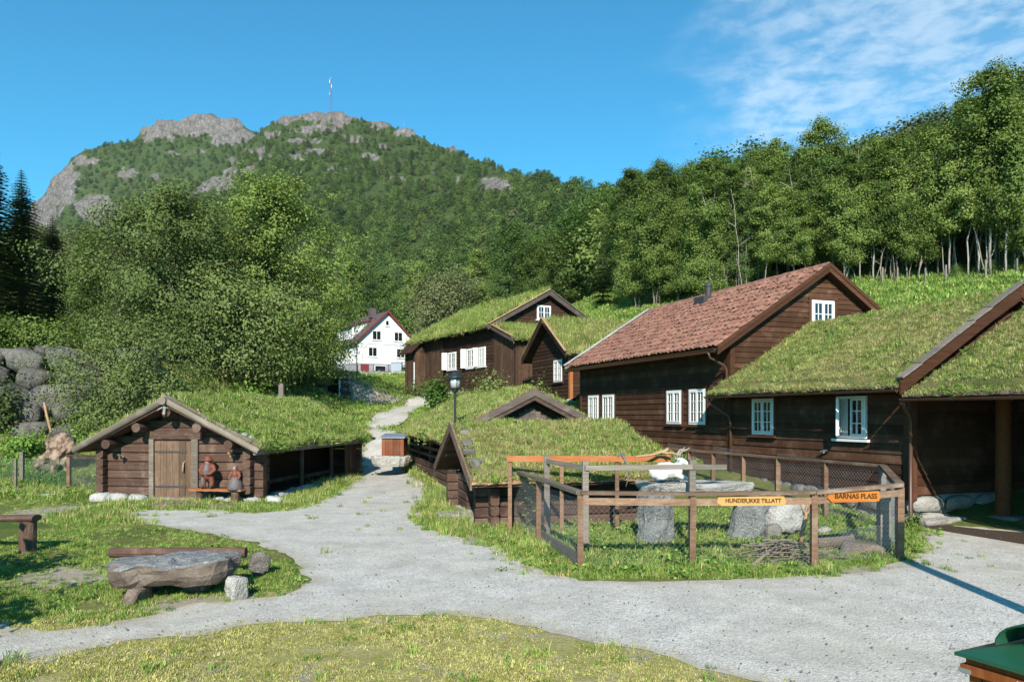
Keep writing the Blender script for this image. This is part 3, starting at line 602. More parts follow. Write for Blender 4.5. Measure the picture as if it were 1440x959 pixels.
def shrub(seed, H, R, nleaf, ls, leafmat):
    r = np.random.default_rng(seed); b = MB(); C = []
    for i in range(9):
        a = r.uniform(0, 6.28); d = R*r.uniform(.2, .85); e = np.array([math.cos(a)*d, math.sin(a)*d, H*r.uniform(.5, .95)]); b.tube([(0, 0, -.1), tuple(e*.5+r.normal(0, .05, 3)), tuple(e)], [.02, .012, .004], 4)
        for j in range(6): C.append(e*(.35+.7*j/6)+r.normal(0, .12, 3)*R)
    C = np.array(C); id_ = r.integers(len(C), size=nleaf); P = C[id_]+r.normal(0, .17, (nleaf, 3))*np.array([R, R, H]); P[:, 2] = np.abs(P[:, 2])
    out = P-np.array([0, 0, H*.4]); out /= np.linalg.norm(out, axis=1)[:, None]; V, F = leaves(P, r, ls, out); return b.mesh("stem", TRUNK_D), np_mesh("foliage", V, F, leafmat)
def plant_shrub(loc, seed, H, R, n, ls, mat, label, group=None):
    m = shrub(seed, H, R, n, ls, mat); o = empty("shrub", loc, 0, label, "shrub", group); put("stem", m[0], o); put("foliage", m[1], o); return o

# ---- far woods on the hill: one mass nobody could count
def farproto(seed, H, R, n, ls, mat, con=False):
    r = np.random.default_rng(seed); k = 22; C = []
    for i in range(k):
        t = (i+.5)/k; a = i*2.4; rr = (R*math.sin(math.pi*(.15+.78*t))**.8 if not con else R*(1-t)); q = math.sqrt(r.uniform(.1, 1)); C.append((math.cos(a)*rr*q, math.sin(a)*rr*q, H*(.22+.78*t)))
    C = np.array(C); id_ = r.integers(k, size=n); P = C[id_]+r.normal(0, .20, (n, 3))*np.array([R, R, R*.8]); out = P-np.array([0, 0, H*.5]); out /= np.linalg.norm(out, axis=1)[:, None]
    V, F = leaves(P, r, ls, out+r.normal(0, .3, (n, 3)), .7); return proto(np_mesh("crown", V, F, mat))
FARP = [farproto(1, 7, 2.4, 800, .45, LEAF_FAR), farproto(2, 6, 2.6, 800, .45, LEAF_FAR), farproto(3, 8, 2.3, 820, .44, LEAF_DEEP), farproto(4, 5, 2.2, 700, .45, LEAF_FAR), farproto(5, 7, 1.7, 360, .5, LEAF_DEEP, True), farproto(6, 6.5, 2.5, 420, .6, LEAF_OLIVE)]
NEARP = [farproto(11, 7, 2.4, 4200, .19, LEAF_FAR), farproto(12, 6, 2.6, 4200, .19, LEAF_FAR), farproto(13, 8, 2.3, 4400, .19, LEAF_DEEP), farproto(14, 5, 2.2, 3800, .19, LEAF_FAR), farproto(15, 7, 1.7, 3800, .17, LEAF_DEEP, True), farproto(16, 6.5, 2.5, 4200, .19, LEAF_OLIVE)]
def far_woods():
    r = np.random.default_rng(5); P = []
    for (Y0, Y1, s) in ((66, 95, 3.3), (95, 140, 3.5), (140, 230, 4.0), (230, 400, 4.6), (400, 690, 5.2)):
        n = int((Y1-Y0)*(Y0+Y1)/2*1.75/s**2); Y = np.sqrt(r.uniform(Y0**2, Y1**2, n)); u = r.uniform(-.86, .89, n); P.append(np.c_[u*Y, Y])
    P = np.concatenate(P); X, Y = P[:, 0], P[:, 1]; Z = z_all(X, Y); xp = CXP+X/Y*FPX; yp = HZ-(Z-EYE)/Y*FPX
    rk = rock_mask(xp, yp, ROCKS, 2); R = np.interp(xp, SKX, RR)
    keep = (rk < .46) & (Y < R+25) & ~((Y < 97) & (X > -34) & (X < 4)) & ~((xp < -40) & (Y > 200))
    keep &= (fbm(X/11, Y/11, 77) > .30) | (Y < 200)
    X, Y, Z, R = X[keep], Y[keep], Z[keep], R[keep]; n = len(X); t = Y/R
    sc = r.uniform(.7, 1.3, n)*np.interp(Y, [60, 110, 200, 400, 650], [1.15, 1.1, .95, .85, .62])*(1-.35*sstep(.9, 1, t)*(Y > 300))
    idx = r.choice(6, n, p=[.3, .24, .16, .14, .06, .10])+np.where(Y < 170, 6, 0); scatter("far_woods", np.c_[X, Y, Z-.3], FARP+NEARP, idx, sc, rot_of(r, n, .06), label="dense green wood covering the hillside below the summit rocks", cat="wood")
    # mountain scrub
    n = 3600; Y = r.uniform(650, 898, n); u = r.uniform(-.8, -.24, n); X = u*Y; Z = z_mtn(X, Y); xp = CXP+u*FPX; yp = HZ-(Z-EYE)/Y*FPX; rk = rock_mask(xp, yp, MROCK, 8); k = (rk < .40); X, Y, Z = X[k], Y[k], Z[k]; n = len(X)
    scatter("mountain_scrub", np.c_[X, Y, Z-.6], FARP, r.choice(6, n, p=[.3, .2, .1, .2, .1, .1]), r.uniform(.45, .95, n), rot_of(r, n, .05), label="patchy green scrub between the bare rock of the far mountain", cat="scrub")
far_woods()
# ------------------------------------------------------------------ building kit
def unit_board():
    b = MB(); b.add([(0,-.034,0),(1,-.034,0),(1,.0,0),(0,.0,0),(0,-.010,1),(1,-.010,1),(1,.0,1),(0,.0,1),(0,-.036,.06),(1,-.036,.06)],
                    [(0,3,2,1),(4,5,6,7),(0,1,9,8),(8,9,5,4),(1,2,6,5,9),(2,3,7,6),(3,0,8,4,7)]); return b
_bm = {}
def board_mesh(mat):
    if mat.name not in _bm: _bm[mat.name] = unit_board().mesh("board", mat)
    return _bm[mat.name]
def log_mesh(mat, seed, n=12, k=6, flat=True):
    r = random.Random(seed); b = MB(); rows = []
    for i in range(k):
        t = i/(k-1); row = []
        prof = [(.5, -.36), (.5, 0), (.5, .36), (.38, .48), (0, .5), (-.38, .48), (-.5, .36), (-.5, 0), (-.5, -.36), (-.38, -.48), (0, -.5), (.38, -.48)] if flat else [(math.cos(2*math.pi*j/n)*.5, math.sin(2*math.pi*j/n)*.5) for j in range(n)]
        for (c, s) in prof[:n]: q = 1+r.uniform(-.03, .03); row.append((t, c*q, s*q))
        rows.append(row)
    for row in rows: b.v += row
    for i in range(k-1):
        for j in range(n): b.f.append((i*n+j, i*n+(j+1) % n, (i+1)*n+(j+1) % n, (i+1)*n+j)); b.m.append(0)
    b.f.append(tuple(range(n))[::-1]); b.m.append(0); b.f.append(tuple((k-1)*n+j for j in range(n))); b.m.append(0)
    return b.mesh("log", mat, False)
LOGS = [log_mesh(LOG, i) for i in range(4)]; LOGS_R = [log_mesh(LOG, 10+i, 10, 5, False) for i in range(3)]; LOGS_G = [log_mesh(LOG_GREY, 20+i, 12, 7, False) for i in range(2)]
def log(parent, p, q, w, h, kind=LOGS, name="log", **k):
    p, q = Vector(p), Vector(q); d = (q-p); L = d.length; d.normalize(); u = Vector((0,0,1)); s = u.cross(d)
    if s.length < 1e-3: s = Vector((1,0,0))
    s.normalize(); u = d.cross(s); return put(name, kind[rng.randrange(len(kind))], parent, frame(p, d, s, u, (L, w, h)), **k)
def boards(wall, o, ux, n, L, z0, z1, pitch, mat, opens=(), clip=None):
    me = board_mesh(mat); ux, n = Vector(ux), Vector(n); N = int(round((z1-z0)/pitch))
    for i in range(N):
        z = z0+i*pitch; zc = z+pitch*.5; a0, a1 = (0, L) if clip is None else clip(z+pitch)
        if a1-a0 < .08: continue
        segs = [(a0, a1)]
        for (p0, p1, q0, q1) in opens:
            if q0 < zc < q1:
                new = []
                for s in segs:
                    if p1 <= s[0] or p0 >= s[1]: new.append(s); continue
                    if p0-s[0] > .04: new.append((s[0], p0))
                    if s[1]-p1 > .04: new.append((p1, s[1]))
                segs = new
        for s in segs:
            put("board", me, wall, frame(Vector(o)+ux*s[0]+Vector((0, 0, z))+n*rng.uniform(0, .004), ux, -n, (0, 0, 1), (s[1]-s[0], 1, pitch*1.12)))
def window(parent, o, ux, n, w, h, cols=2, rows=3, trim=None, sill=True, deep=.03, cas=2, openleft=False, curtain=False):
    # o: lower left corner of the window on the wall face, ux along the wall, n outwards
    o, ux, n, up = Vector(o), Vector(ux), Vector(n), Vector((0,0,1))
    M = frame(o+n*deep, ux, -n, up); fr = MB(); f = .055
    fr.box(0, w, -.03, .05, 0, f); fr.box(0, w, -.03, .05, h-f, h); fr.box(0, f, -.03, .05, f, h-f); fr.box(w-f, w, -.03, .05, f, h-f)
    win = fr.build("window", WHITE, parent); win.matrix_local = M
    cw = (w-2*f)/cas
    for c in range(cas):
        x0 = f+c*cw; x1 = x0+cw; opened = openleft and c == 0
        sb = MB(); q = .042; sb.box(x0+.004, x0+q, -.045, .012, f, h-f); sb.box(x1-q, x1-.004, -.045, .012, f, h-f); sb.box(x0+q, x1-q, -.045, .012, f+.004, f+q); sb.box(x0+q, x1-q, -.045, .012, h-f-q, h-f-.004)
        for i in range(1, cols): xm = x0+(x1-x0)*i/cols; sb.box(xm-.010, xm+.010, -.032, .005, f+q, h-f-q)
        for i in range(1, rows): zm = f+(h-2*f)*i/rows; sb.box(x0+q, x1-q, -.034, .004, zm-.010, zm+.010)
        g = MB(); g.box(x0+q*.6, x1-q*.6, -.012, -.004, f+q*.6, h-f-q*.6)
        if opened:
            R = Matrix.Translation((x0, -.03, 0))@Matrix.Rotation(math.radians(-48), 4, 'Z')@Matrix.Translation((-x0, .03, 0))
            a = sb.build("sash", WHITE, win); a.matrix_local = R; a = g.build("pane", GLASS, win); a.matrix_local = R
            d = MB(); d.box(x0, x1, .022, .028, f, h-f); d.build("room_shade_panel", BLACKWOOD, win)  # thin dark panel standing in for the unlit room
            cu = MB(); k = 14
            pts = [(x0+.02+(cw*.62)*i/k, .008+.009*math.sin(i*1.9)) for i in range(k+1)]
            cu.add([(p[0], p[1], z) for z in (f, h-f) for p in pts], [(i, i+1, k+2+i, k+1+i) for i in range(k)]); cu.build("curtain", CURTAIN, win)
        else:
            sb.build("sash", WHITE, win); g.build("pane", GLASS, win)
    if trim is not None:
        t = MB(); tw = .085; t.box(-tw, -.002, -.02, .03, -.02, h+.02); t.box(w+.002, w+tw, -.02, .03, -.02, h+.02); t.box(-tw-.03, w+tw+.03, -.035, .03, h+.022, h+.022+tw); t.build("trim", trim, win)
    if sill: s = MB(); s.box(-.10, w+.10, -.08, .03, -.075, -.022); s.build("sill", trim or WHITE, win)
    return win
def rock_v(seed, dims, sub=2, planes=9, rough=.10, box=.5):
    r = np.random.default_rng(seed); bm = bmesh.new(); bmesh.ops.create_icosphere(bm, subdivisions=sub, radius=1); D = np.array([v.co[:] for v in bm.verts]); F = np.array([[v.index for v in f.verts] for f in bm.faces]); bm.free()
    N = r.normal(0, 1, (planes, 3)); N = np.r_[N, np.array([[1,0,0],[-1,0,0],[0,1,0],[0,-1,0],[0,0,1],[0,0,-1]])+r.normal(0, .16, (6, 3))]; N /= np.linalg.norm(N, axis=1)[:, None]
    hgt = np.r_[r.uniform(.84, 1.25, planes), r.uniform(.60, .80, 6)]; q = D@N.T; rad = np.where(q > .05, hgt[None]/np.maximum(q, .05), 9).min(1); rad = np.minimum(rad, 1.5)
    rad *= 1+rough*((fbm(D[:, 0]*3+seed, D[:, 1]*3+D[:, 2]*2, seed)-.5)*2)
    V = D*rad[:, None]; V = V/np.abs(V).max(0)*np.array(dims)/2; return V, F
def rock(name, seed, dims, loc, rz=0.0, mat=None, parent=None, sub=2, rough=.10, tilt=(0, 0), **k):
    V, F = rock_v(seed, dims, sub, 9, rough); o = put(name, np_mesh(name, V, F, mat or ROCK, False), parent, **k); o.location = loc; o.rotation_euler = (tilt[0], tilt[1], rz); return o
def slab(name, seed, L, Wd, H, loc, rz=0.0, mat=None, parent=None, taper=.86, rough=.03, tilt=(0, 0), top=.0, n=26, ex=4.0, **k):
    r = np.random.default_rng(seed); b = MB(); ph = r.uniform(0, 6.28); ja = np.array([1+.10*math.sin(2*2*math.pi*i/n+ph)+r.uniform(-.07, .07) for i in range(n)]); rows = []
    lay = [(-.5, taper), (-.25, taper*.4+.6), (.0, taper*.15+.85), (.25, 1.0), (.42, 1.0), (.5, .955), (.5, .70), (.5, .40)]
    for (zz_, sc) in lay:
        for i in range(n):
            a = 2*math.pi*i/n; c, s = math.cos(a), math.sin(a); q = 1/((abs(c)**ex+abs(s)**ex)**(1/ex)); b.v.append((c*q*ja[i]*sc*L/2, s*q*ja[i]*sc*Wd/2, zz_*H))
    b.v.append((0, 0, H*.5)); V = np.array(b.v); md = min(L, Wd, H*2)
    nz = np.stack([fbm(V[:, 0]/md*3+seed+j*11, V[:, 1]/md*3+V[:, 2]/md*4, seed+j, 3)-.5 for j in range(3)], 1); V += nz*rough*2.2*np.array([1, 1, .8]); V[:, 2] += top*V[:, 0]*(V[:, 2] > 0)
    F = []; m = len(lay)
    for j in range(m-1):
        for i in range(n): F.append((j*n+i, j*n+(i+1) % n, (j+1)*n+(i+1) % n, (j+1)*n+i))
    for i in range(n): F.append(((m-1)*n+i, (m-1)*n+(i+1) % n, m*n))
    F.append(tuple(range(n))[::-1]); b.v = [tuple(v) for v in V]; b.f = F; b.m = [0]*len(F)
    o = b.build(name, mat or ROCK, parent, None, False, **k); o.location = loc; o.rotation_euler = (tilt[0], tilt[1], rz); return o
STONES = {}
def stone_set(key, mat, n=6, sub=1, smooth=False):
    if key not in STONES:
        STONES[key] = []
        for i in range(n):
            V, F = rock_v(500+i+len(key)*13, (1, 1, 1), 2, 6, .10); STONES[key].append(np_mesh("stone", V, F, mat, smooth))
    return STONES[key]
def stones(parent, key, mat, p, q, h, w=.4, th=.35, seed=0, rows=1, jit=.04, sub=1, name="stone"):
    r = random.Random(seed); p, q = Vector(p), Vector(q); L = (q-p).length; d = (q-p)/L; ang = math.atan2(d.y, d.x); SS = stone_set(key, mat, sub=sub)
    for k in range(rows):
        s = -r.uniform(0, w*.3)
        while s < L-.05:
            ww = w*r.uniform(.65, 1.35); c = p+d*(s+ww/2); hh = h/rows*r.uniform(.95, 1.18)
            put(name, SS[r.randrange(len(SS))], parent, Matrix.Translation((c.x+r.uniform(-jit, jit), c.y+r.uniform(-jit, jit), c.z+(k+.5)*h/rows))@Matrix.Rotation(ang+r.uniform(-.1, .1)+(math.pi if r.random() < .5 else 0), 4, 'Z')@Matrix.Diagonal((ww*1.06, th*r.uniform(.85, 1.2), hh*1.05, 1)))
            s += ww
def turf(root, o, ul, L, us, Sl, thick=.16, dens=220, mixw=None, seed=0, hump=.05, gs=1.0, res=.22, far=False, edge=.08, grass=True, dryp=.6):
    # a slab of sod: o lower left corner (top of roof boards), ul unit along the eave, us unit up the slope
    o, ul, us = Vector(o), Vector(ul), Vector(us); n = ul.cross(us).normalized()
    if n.z < 0: n = -n
    nu, nv = max(3, int(L/res)), max(3, int(Sl/res)); A = np.linspace(0, L, nu); B = np.linspace(0, Sl, nv); AA, BB = np.meshgrid(A, B)
    ed = np.minimum(np.minimum(AA, L-AA), np.minimum(BB, Sl-BB)+edge*.5); h = thick*(.45+.55*sstep(0, .22, ed))+(fbm(AA*1.1+seed*7, BB*1.1, seed, 4)-.5)*hump*2+(fbm(AA*4+seed, BB*4, seed+3, 3)-.5)*hump*.8
    h = np.maximum(h, .03); ej = (fbm(AA*3.1+seed, BB*3.1+4, seed+9, 3)-.5)*.12*(ed < .01)
    T = np.array(o)[None, None]+AA[..., None]*np.array(ul)+(BB+ej)[..., None]*np.array(us)+h[..., None]*np.array(n)
    Bt = np.array(o)[None, None]+AA[..., None]*np.array(ul)+BB[..., None]*np.array(us)
    V = np.r_[T.reshape(-1, 3), Bt.reshape(-1, 3)]; F = list(map(tuple, grid_faces(nu, nv))); k = nu*nv
    rim = [i for i in range(nu)]+[j*nu+nu-1 for j in range(1, nv)]+[(nv-1)*nu+i for i in range(nu-2, -1, -1)]+[j*nu for j in range(nv-2, 0, -1)]
    F += [(rim[(i+1) % len(rim)], rim[i], rim[i]+k, rim[(i+1) % len(rim)]+k) for i in range(len(rim))]
    t = put("turf", np_mesh("turf", V, np.array(F), SOD, True), root)
    if grass:
        r = np.random.default_rng(seed+100); m = int(L*Sl*dens); a, b = r.uniform(.07, L-.07, m), r.uniform(-.05, Sl, m)
        me_ = int(L*dens*.35); a = np.r_[a, r.uniform(.07, L-.07, me_)]; b = np.r_[b, r.uniform(-.07, .08, me_)]; m = len(a)
        ia = np.clip((a/L*(nu-1)).astype(int), 0, nu-1); ib = np.clip((b/Sl*(nv-1)).astype(int), 0, nv-1); P = np.array(o)+a[:, None]*np.array(ul)+b[:, None]*np.array(us)+(h[ib, ia]-.012)[:, None]*np.array(n)
        idx = pick(r, m, mixw or {'long': .45, 'mid': .28, 'dry': .22, 'weed': .06}); patch = fbm(a*.8+seed*3, b*.8, seed+5, 4)
        dry = (patch > (.49 if dryp > .5 else .54)) & (r.uniform(size=m) < dryp); idx = np.where(dry, 12+r.integers(0, 3, m), idx)
        bald = (fbm(a*1.3+seed*9, b*1.3, seed+25, 3) > .60) & (r.uniform(size=m) < .5); sc = gs*r.uniform(.55, 1.2, m)*np.where(bald, .45, 1)*(1+.7*(fbm(a*1.8, b*1.8+seed, seed+12, 3)-.5))
        rt_ = rot_of(r, m, .18); rt_[-me_:, :2] = r.normal(0, .75, (me_, 2)); scatter("grass", P, ALLT, idx, sc, rt_, t)
    return t
def gutter(parent, p, q, r=.055, mat=None):
    p, q = Vector(p), Vector(q); d = (q-p).normalized(); s = d.cross(Vector((0,0,1))).normalized(); b = MB(); k = 7
    for e in (p, q):
        for rr in (r, r*.86):
            for j in range(k): a = math.pi*j/(k-1); b.v.append(tuple(e+s*(math.cos(a)*rr)-Vector((0,0,1))*(math.sin(a)*rr)))
    for i in range(k-1):
        b.f += [(i, i+1, 2*k+i+1, 2*k+i), (k+i+1, k+i, 3*k+i, 3*k+i+1)]
    b.f += [(0, 2*k, 3*k, k), (k-1, 2*k-1, 4*k-1, 3*k-1)]; b.m = [0]*len(b.f)
    g = b.build("gutter", mat or BROWNMETAL, parent); L = (q-p).length
    for i in range(int(L/1.0)+1):
        c = p+d*(i*L/max(1, int(L/1.0))); h = MB(); h.tube([c-s*(r+.02), c-s*r-Vector((0,0,.02)), c-Vector((0,0,r+.012)), c+s*r], .008, 4); h.build("bracket", mat or BROWNMETAL, g)
    return g

# ------------------------------------------------------------------ red-tiled farmhouse
TH = math.radians(19.9)
RO = Vector((6.08, 20.76, 0)); HW, HL = 6.42, 9.7
red = empty("farmhouse", RO, TH, "long dark brown farmhouse with red pantile roof and white windows", "house")
EZ, RZ, RXm = 4.06, 6.50, 3.21; slope = (RZ-EZ)/(RXm+.55)
wz0 = .6
core = MB(); core.prism([(0,0,wz0),(HW,0,wz0),(HW,0,EZ+.35-.12),(RXm,0,RZ-.28),(0,0,EZ+.35-.12)], (0, HL, 0)); wall = core.build("wall", BLACKWOOD, red)
# windows on the long front (local y from the near corner): found from their photo pixels
def yloc(xp, org, th, off=0.0):
    u = (xp-CXP)/FPX; a = Vector((-math.sin(th), math.cos(th))); g = Vector((math.cos(th), math.sin(th))); o = Vector(org[:2])+g*off
    return (u*o.y-o.x)/(a.x-u*a.y)
def zloc(xp, yp, org, th, off=0.0):
    y = yloc(xp, org, th, off); o = Vector(org[:2])+Vector((math.cos(th), math.sin(th)))*off+Vector((-math.sin(th), math.cos(th)))*y; return EYE-(yp-HZ)/FPX*o.y
fw = []
for (xa, xb, ya, yb) in ((829,843.5,556,594), (849,865.5,555,595), (939.5,960,549,596), (971,994,547,597)):
    y0, y1 = yloc(xb, RO, TH), yloc(xa, RO, TH); xm = (xa+xb)/2; z1, z0 = zloc(xm, ya, RO, TH), zloc(xm, yb, RO, TH); fw.append((y0, y1, z0, z1))
    window(red, (-.005, y1, z0), (0,-1,0), (-1,0,0), y1-y0, z1-z0, 2, 3, WOOD_TRIM)
boards(wall, (0, HL, 0), (0,-1,0), (-1,0,0), HL, wz0, EZ-.06, .178, WOOD_DARK, [(HL-b-.04, HL-a+.04, c-.03, d+.03) for (a, b, c, d) in fw])
gz0, gz1 = EYE-(455-HZ)/FPX*21.7-.12, EYE-(422-HZ)/FPX*21.7
gx0, gx1 = 2.76, 3.58
window(red, (gx0, -.005, gz0), (1,0,0), (0,-1,0), gx1-gx0, gz1-gz0, 2, 2, WOOD_TRIM)
boards(wall, (0,0,0), (1,0,0), (0,-1,0), HW, 2.6, 6.35, .15, WOOD_DARK, [(gx0-.05, gx1+.05, gz0-.02, gz1+.02)], lambda z: (max(.0, (z-EZ-.26)/slope), min(HW, HW-(z-EZ-.26)/slope)))
boards(wall, (HW, HL, 0), (-1,0,0), (0,1,0), HW, wz0, EZ, .2, WOOD_DARK); boards(wall, (HW, 0, 0), (0,1,0), (1,0,0), HL, 2.2, EZ, .2, WOOD_DARK)
cb = MB(); cb.box(-.05, .10, -.05, .10, wz0-.1, EZ+.2); cb.build("corner_board", WOOD_TRIM, red)
cb = MB(); cb.box(-.05, .12, HL-.10, HL+.05, wz0-.1, EZ+.2); cb.build("corner_board", WOOD_TRIM, red)
fd = MB(); fd.box(.06, HW-.05, .06, HL-.06, -.4, wz0); fd.build("foundation", CONCRETE, red); stones(red, "fnd", ROCK, (.05, 0, -.25), (.05, HL, -.25), .85, .45, .3, 3, 2, name="foundation_stone")
# roof: deck, pantiles, barge boards, gutter, flue
roof = MB(); y0, y1 = -.25, HL+.25
for sgn, xe in ((1, -.55), (-1, 2*RXm+.55)):
    roof.prism([(xe,y0,EZ-.05),(RXm,y0,RZ-.05),(RXm,y0,RZ-.17),(xe,y0,EZ-.17)], (0, y1-y0, 0))
roof = roof.build("roof", WOOD_TRIM, red)
sl_len = math.hypot(RXm+.55, RZ-EZ); usl = Vector(((RXm+.55)/sl_len, 0, (RZ-EZ)/sl_len)); nsl = Vector((-usl.z, 0, usl.x))
def tile_geo():
    b = MB(); k = 7; w, l = .245, .37
    prof = [(w*i/(k-1), .036*math.sin(2*math.pi*i/(k-1)-.6)) for i in range(k)]
    for (v, dz) in ((0, .046), (l, .0)):
        for (a, c) in prof: b.v.append((a, v, c+dz))
    for (a, c) in prof: b.v.append((a, 0, c+.046-.016))
    for i in range(k-1): b.f += [(i, i+1, k+i+1, k+i), (2*k+i, 2*k+i+1, i+1, i)]
    b.m = [0]*len(b.f); return b
TG = tile_geo(); tile_me = TG.mesh("tile", TILE, True); ncol, nrow = int((y1-y0)/.222), 14; tl = []
for r_ in range(nrow):
    for c_ in range(ncol):
        yy = y0+.02+c_*.222; oo = Vector((-.58, yy, EZ-.02))+usl*(r_*(sl_len-.05)/nrow)+nsl*.03; tl.append((oo.y*1+oo.x*.0, r_, oo))
tl.sort(key=lambda t: t[0]); field = MB()
for i, (_, r_, oo) in enumerate(tl):
    jit = Vector((rng.uniform(-.014, .014), rng.uniform(-.012, .012), rng.uniform(-.008, .024)))
    M = frame(oo+jit, Vector((0, -1, 0)), usl, nsl)@Matrix.Rotation(rng.uniform(-.04, .04), 4, 'Z')@Matrix.Rotation(rng.uniform(-.03, .05), 4, 'X'); M = M@Matrix.Translation((-.245, 0, 0))
    if i < 300: put("tile", tile_me, roof, M)
    else: field.add([M@Vector(v) for v in TG.v], TG.f)
put("tile_field", field.mesh("tile_field", TILE, True), roof, kind="stuff")
rt = MB()
for i in range(int((y1-y0)/.38)): a = y0+i*.38; rt.prism([(RXm-.13, a, RZ+.0), (RXm-.08, a, RZ+.09), (RXm, a, RZ+.125), (RXm+.08, a, RZ+.09), (RXm+.13, a, RZ)], (0, .40, rng.uniform(-.01, .01)))
rt.build("ridge_cap", TILE, roof)
for yy, w, m in ((y0-.035, .20, WOOD_TRIM), (y1, .18, GREY_W)):
    for sgn in (1, -1):
        b = MB(); xe = -.62 if sgn == 1 else 2*RXm+.62; ze = EZ-.62*0+.0
        p0, p1 = Vector((xe, yy, EZ-.06)), Vector((RXm, yy, RZ+.0)); up = Vector((0, 0, 1))
        b.prism([p0-up*.17, p1-up*.17, p1+up*.08, p0+up*.08], (0, .035, 0)); b.build("bargeboard", m, red)
        b = MB(); b.prism([p0+Vector((0,-.022,-.02)), p1+Vector((0,-.022,-.02)), p1+Vector((0,-.022,.10)), p0+Vector((0,-.022,.10))], (0, .02, 0)); b.build("fascia", m, red)
b = MB(); b.beam((-.66, y1+.02, EZ+.10), (RXm, y1+.02, RZ+.12), .17, .035); b.build("verge_cap", ROCK_WHITE, red)
gutter(red, (-.66, y0+.05, EZ-.05), (-.66, y1-.05, EZ-.05))
dp = MB(); dp.tube([(-.66, .12, EZ-.10), (-.6, .12, EZ-.28), (-.16, .06, EZ-.5), (-.10, .05, EZ-.62), (-.10, .05, 2.6)], .038, 8); dp.build("downpipe", BROWNMETAL, red, smooth=True)
fl = MB(); fl.lathe([(.11, 0), (.11, .55), (.14, .56), (.14, .64), (.05, .70)], 14, (RXm-.35, 5.2, RZ-.3)); fl.box(RXm-.75, RXm-.05, 4.9, 5.5, RZ-.42, RZ-.12); fl.build("flue", IRON, red)

# ------------------------------------------------------------------ turf-roofed annex with open porch (same axis, nearer)
AL = 5.93; AO = RO+Vector((-math.sin(TH)*-AL, math.cos(TH)*-AL, 0))
ann = empty("annex", AO, TH, "low brown boarded annex with grassy turf roof and open porch on the right", "building")
AW, AE, AR, AX = 5.5, 2.76, 4.70, 2.75; sA = (AR-AE)/(AX+.55); PL = 6.0
core = MB(); core.prism([(0,0,.55),(AW,0,.55),(AW,0,AE+.30*sA),(AX,0,AR-.2),(0,0,AE+.30*sA)], (0, AL-.05, 0)); wall = core.build("wall", BLACKWOOD, ann)
aw = []
for (xa, xb, ya, yb, op) in ((1060,1090,560.5,611,False), (1179,1220,557,616,True)):
    y0_, y1_ = yloc(xb, AO, TH), yloc(xa, AO, TH); xm = (xa+xb)/2; z1, z0 = zloc(xm, ya, AO, TH), zloc(xm, yb, AO, TH); aw.append((y0_, y1_, z0, z1))
    window(ann, (-.005, y1_, z0), (0,-1,0), (-1,0,0), y1_-y0_, z1-z0, 2, 3, None if op else WOOD_TRIM, True, .03, 2, op)
boards(wall, (0, AL-.05, 0), (0,-1,0), (-1,0,0), AL-.05, .56, AE+.15, .205, WOOD_DARK, [(AL-.05-b-.03, AL-.05-a+.03, c-.03, d+.03) for (a, b, c, d) in aw])
boards(wall, (0,0,0), (1,0,0), (0,-1,0), AW, .56, 4.6, .19, WOOD_DARK, (), lambda z: (max(.0, (z-AE-.30*sA-.0)/sA), min(AW, AW-(z-AE-.30*sA)/sA)))
for yy in (-.06, AL-.12): cb = MB(); cb.box(-.06, .12, yy, yy+.17, .45, AE+.2); cb.build("corner_board", WOOD_TRIM, ann)
fd = MB(); fd.box(.05, AW, .05, AL, -.4, .55); fd.build("foundation", CONCRETE, ann)
stones(ann, "fnd", ROCK, (.03, .15, -.3), (.03, AL, -.3), .84, .48, .3, 9, 2, name="foundation_stone"); stones(ann, "fndp", ROCK_PALE, (.2, .0, .22), (2.4, .0, .22), .30, .8, .3, 11, 1, .01, name="foundation_stone")
stones(ann, "fndp", ROCK_PALE, (.3, -.05, -.2), (2.2, .0, -.2), .40, .9, .3, 12, 1, .02, name="foundation_stone")
def sod_roof(root, xe, xr, ze, zr, y0, y1, seed, mat, both=True, gut=True, dens=220, gs=1.0, thick=.15, bark=True, mixw=None, boardz=.06, dryp=.6):
    sl = math.hypot(xr-xe, zr-ze); u = Vector(((xr-xe)/sl, 0, (zr-ze)/sl)); d = MB()
    d.prism([(xe,y0,ze-.02),(xr,y0,zr-.02),(xr,y0,zr-.02-boardz),(xe,y0,ze-.02-boardz)], (0, y1-y0, 0))
    if both: d.prism([(2*xr-xe,y0,ze-.02),(xr,y0,zr-.02),(xr,y0,zr-.02-boardz),(2*xr-xe,y0,ze-.02-boardz)], (0, y1-y0, 0))
    rf = d.build("roof_deck", mat, root)
    t = turf(root, (xe+.02, y1, ze), (0,-1,0), y1-y0, u, sl+.08, thick, dens, mixw, seed, gs=gs, dryp=dryp)
    if both: turf(root, (2*xr-xe-.02, y0, ze), (0,1,0), y1-y0, Vector((-u.x, 0, u.z)), sl+.06, thick, dens*.35, mixw, seed+1, gs=gs)
    if bark:
        r = random.Random(seed); s = y0
        while s < y1-.1:
            w = r.uniform(.5, 1.1); e = min(y1, s+w); b = MB(); k = 6
            a = [(xe-.045+r.uniform(-.012, .012), s+(e-s)*i/k, ze-.005+r.uniform(-.008, .012)) for i in range(k+1)]
            b.add([(p[0], p[1], p[2]-.02) for p in a]+[(p[0]-.012, p[1], p[2]+.03+r.uniform(-.012, .03)) for p in a]+[(p[0]+.10, p[1], p[2]+.05) for p in a], [(i, i+1, k+2+i, k+1+i) for i in range(k)]+[(k+1+i, k+2+i, 2*k+3+i, 2*k+2+i) for i in range(k)])
            b.build("bark_edge", BARK, t); s = e
    if gut: gutter(root, (xe-.10, y0+.03, ze-.06), (xe-.10, y1-.03, ze-.06))
    return rf
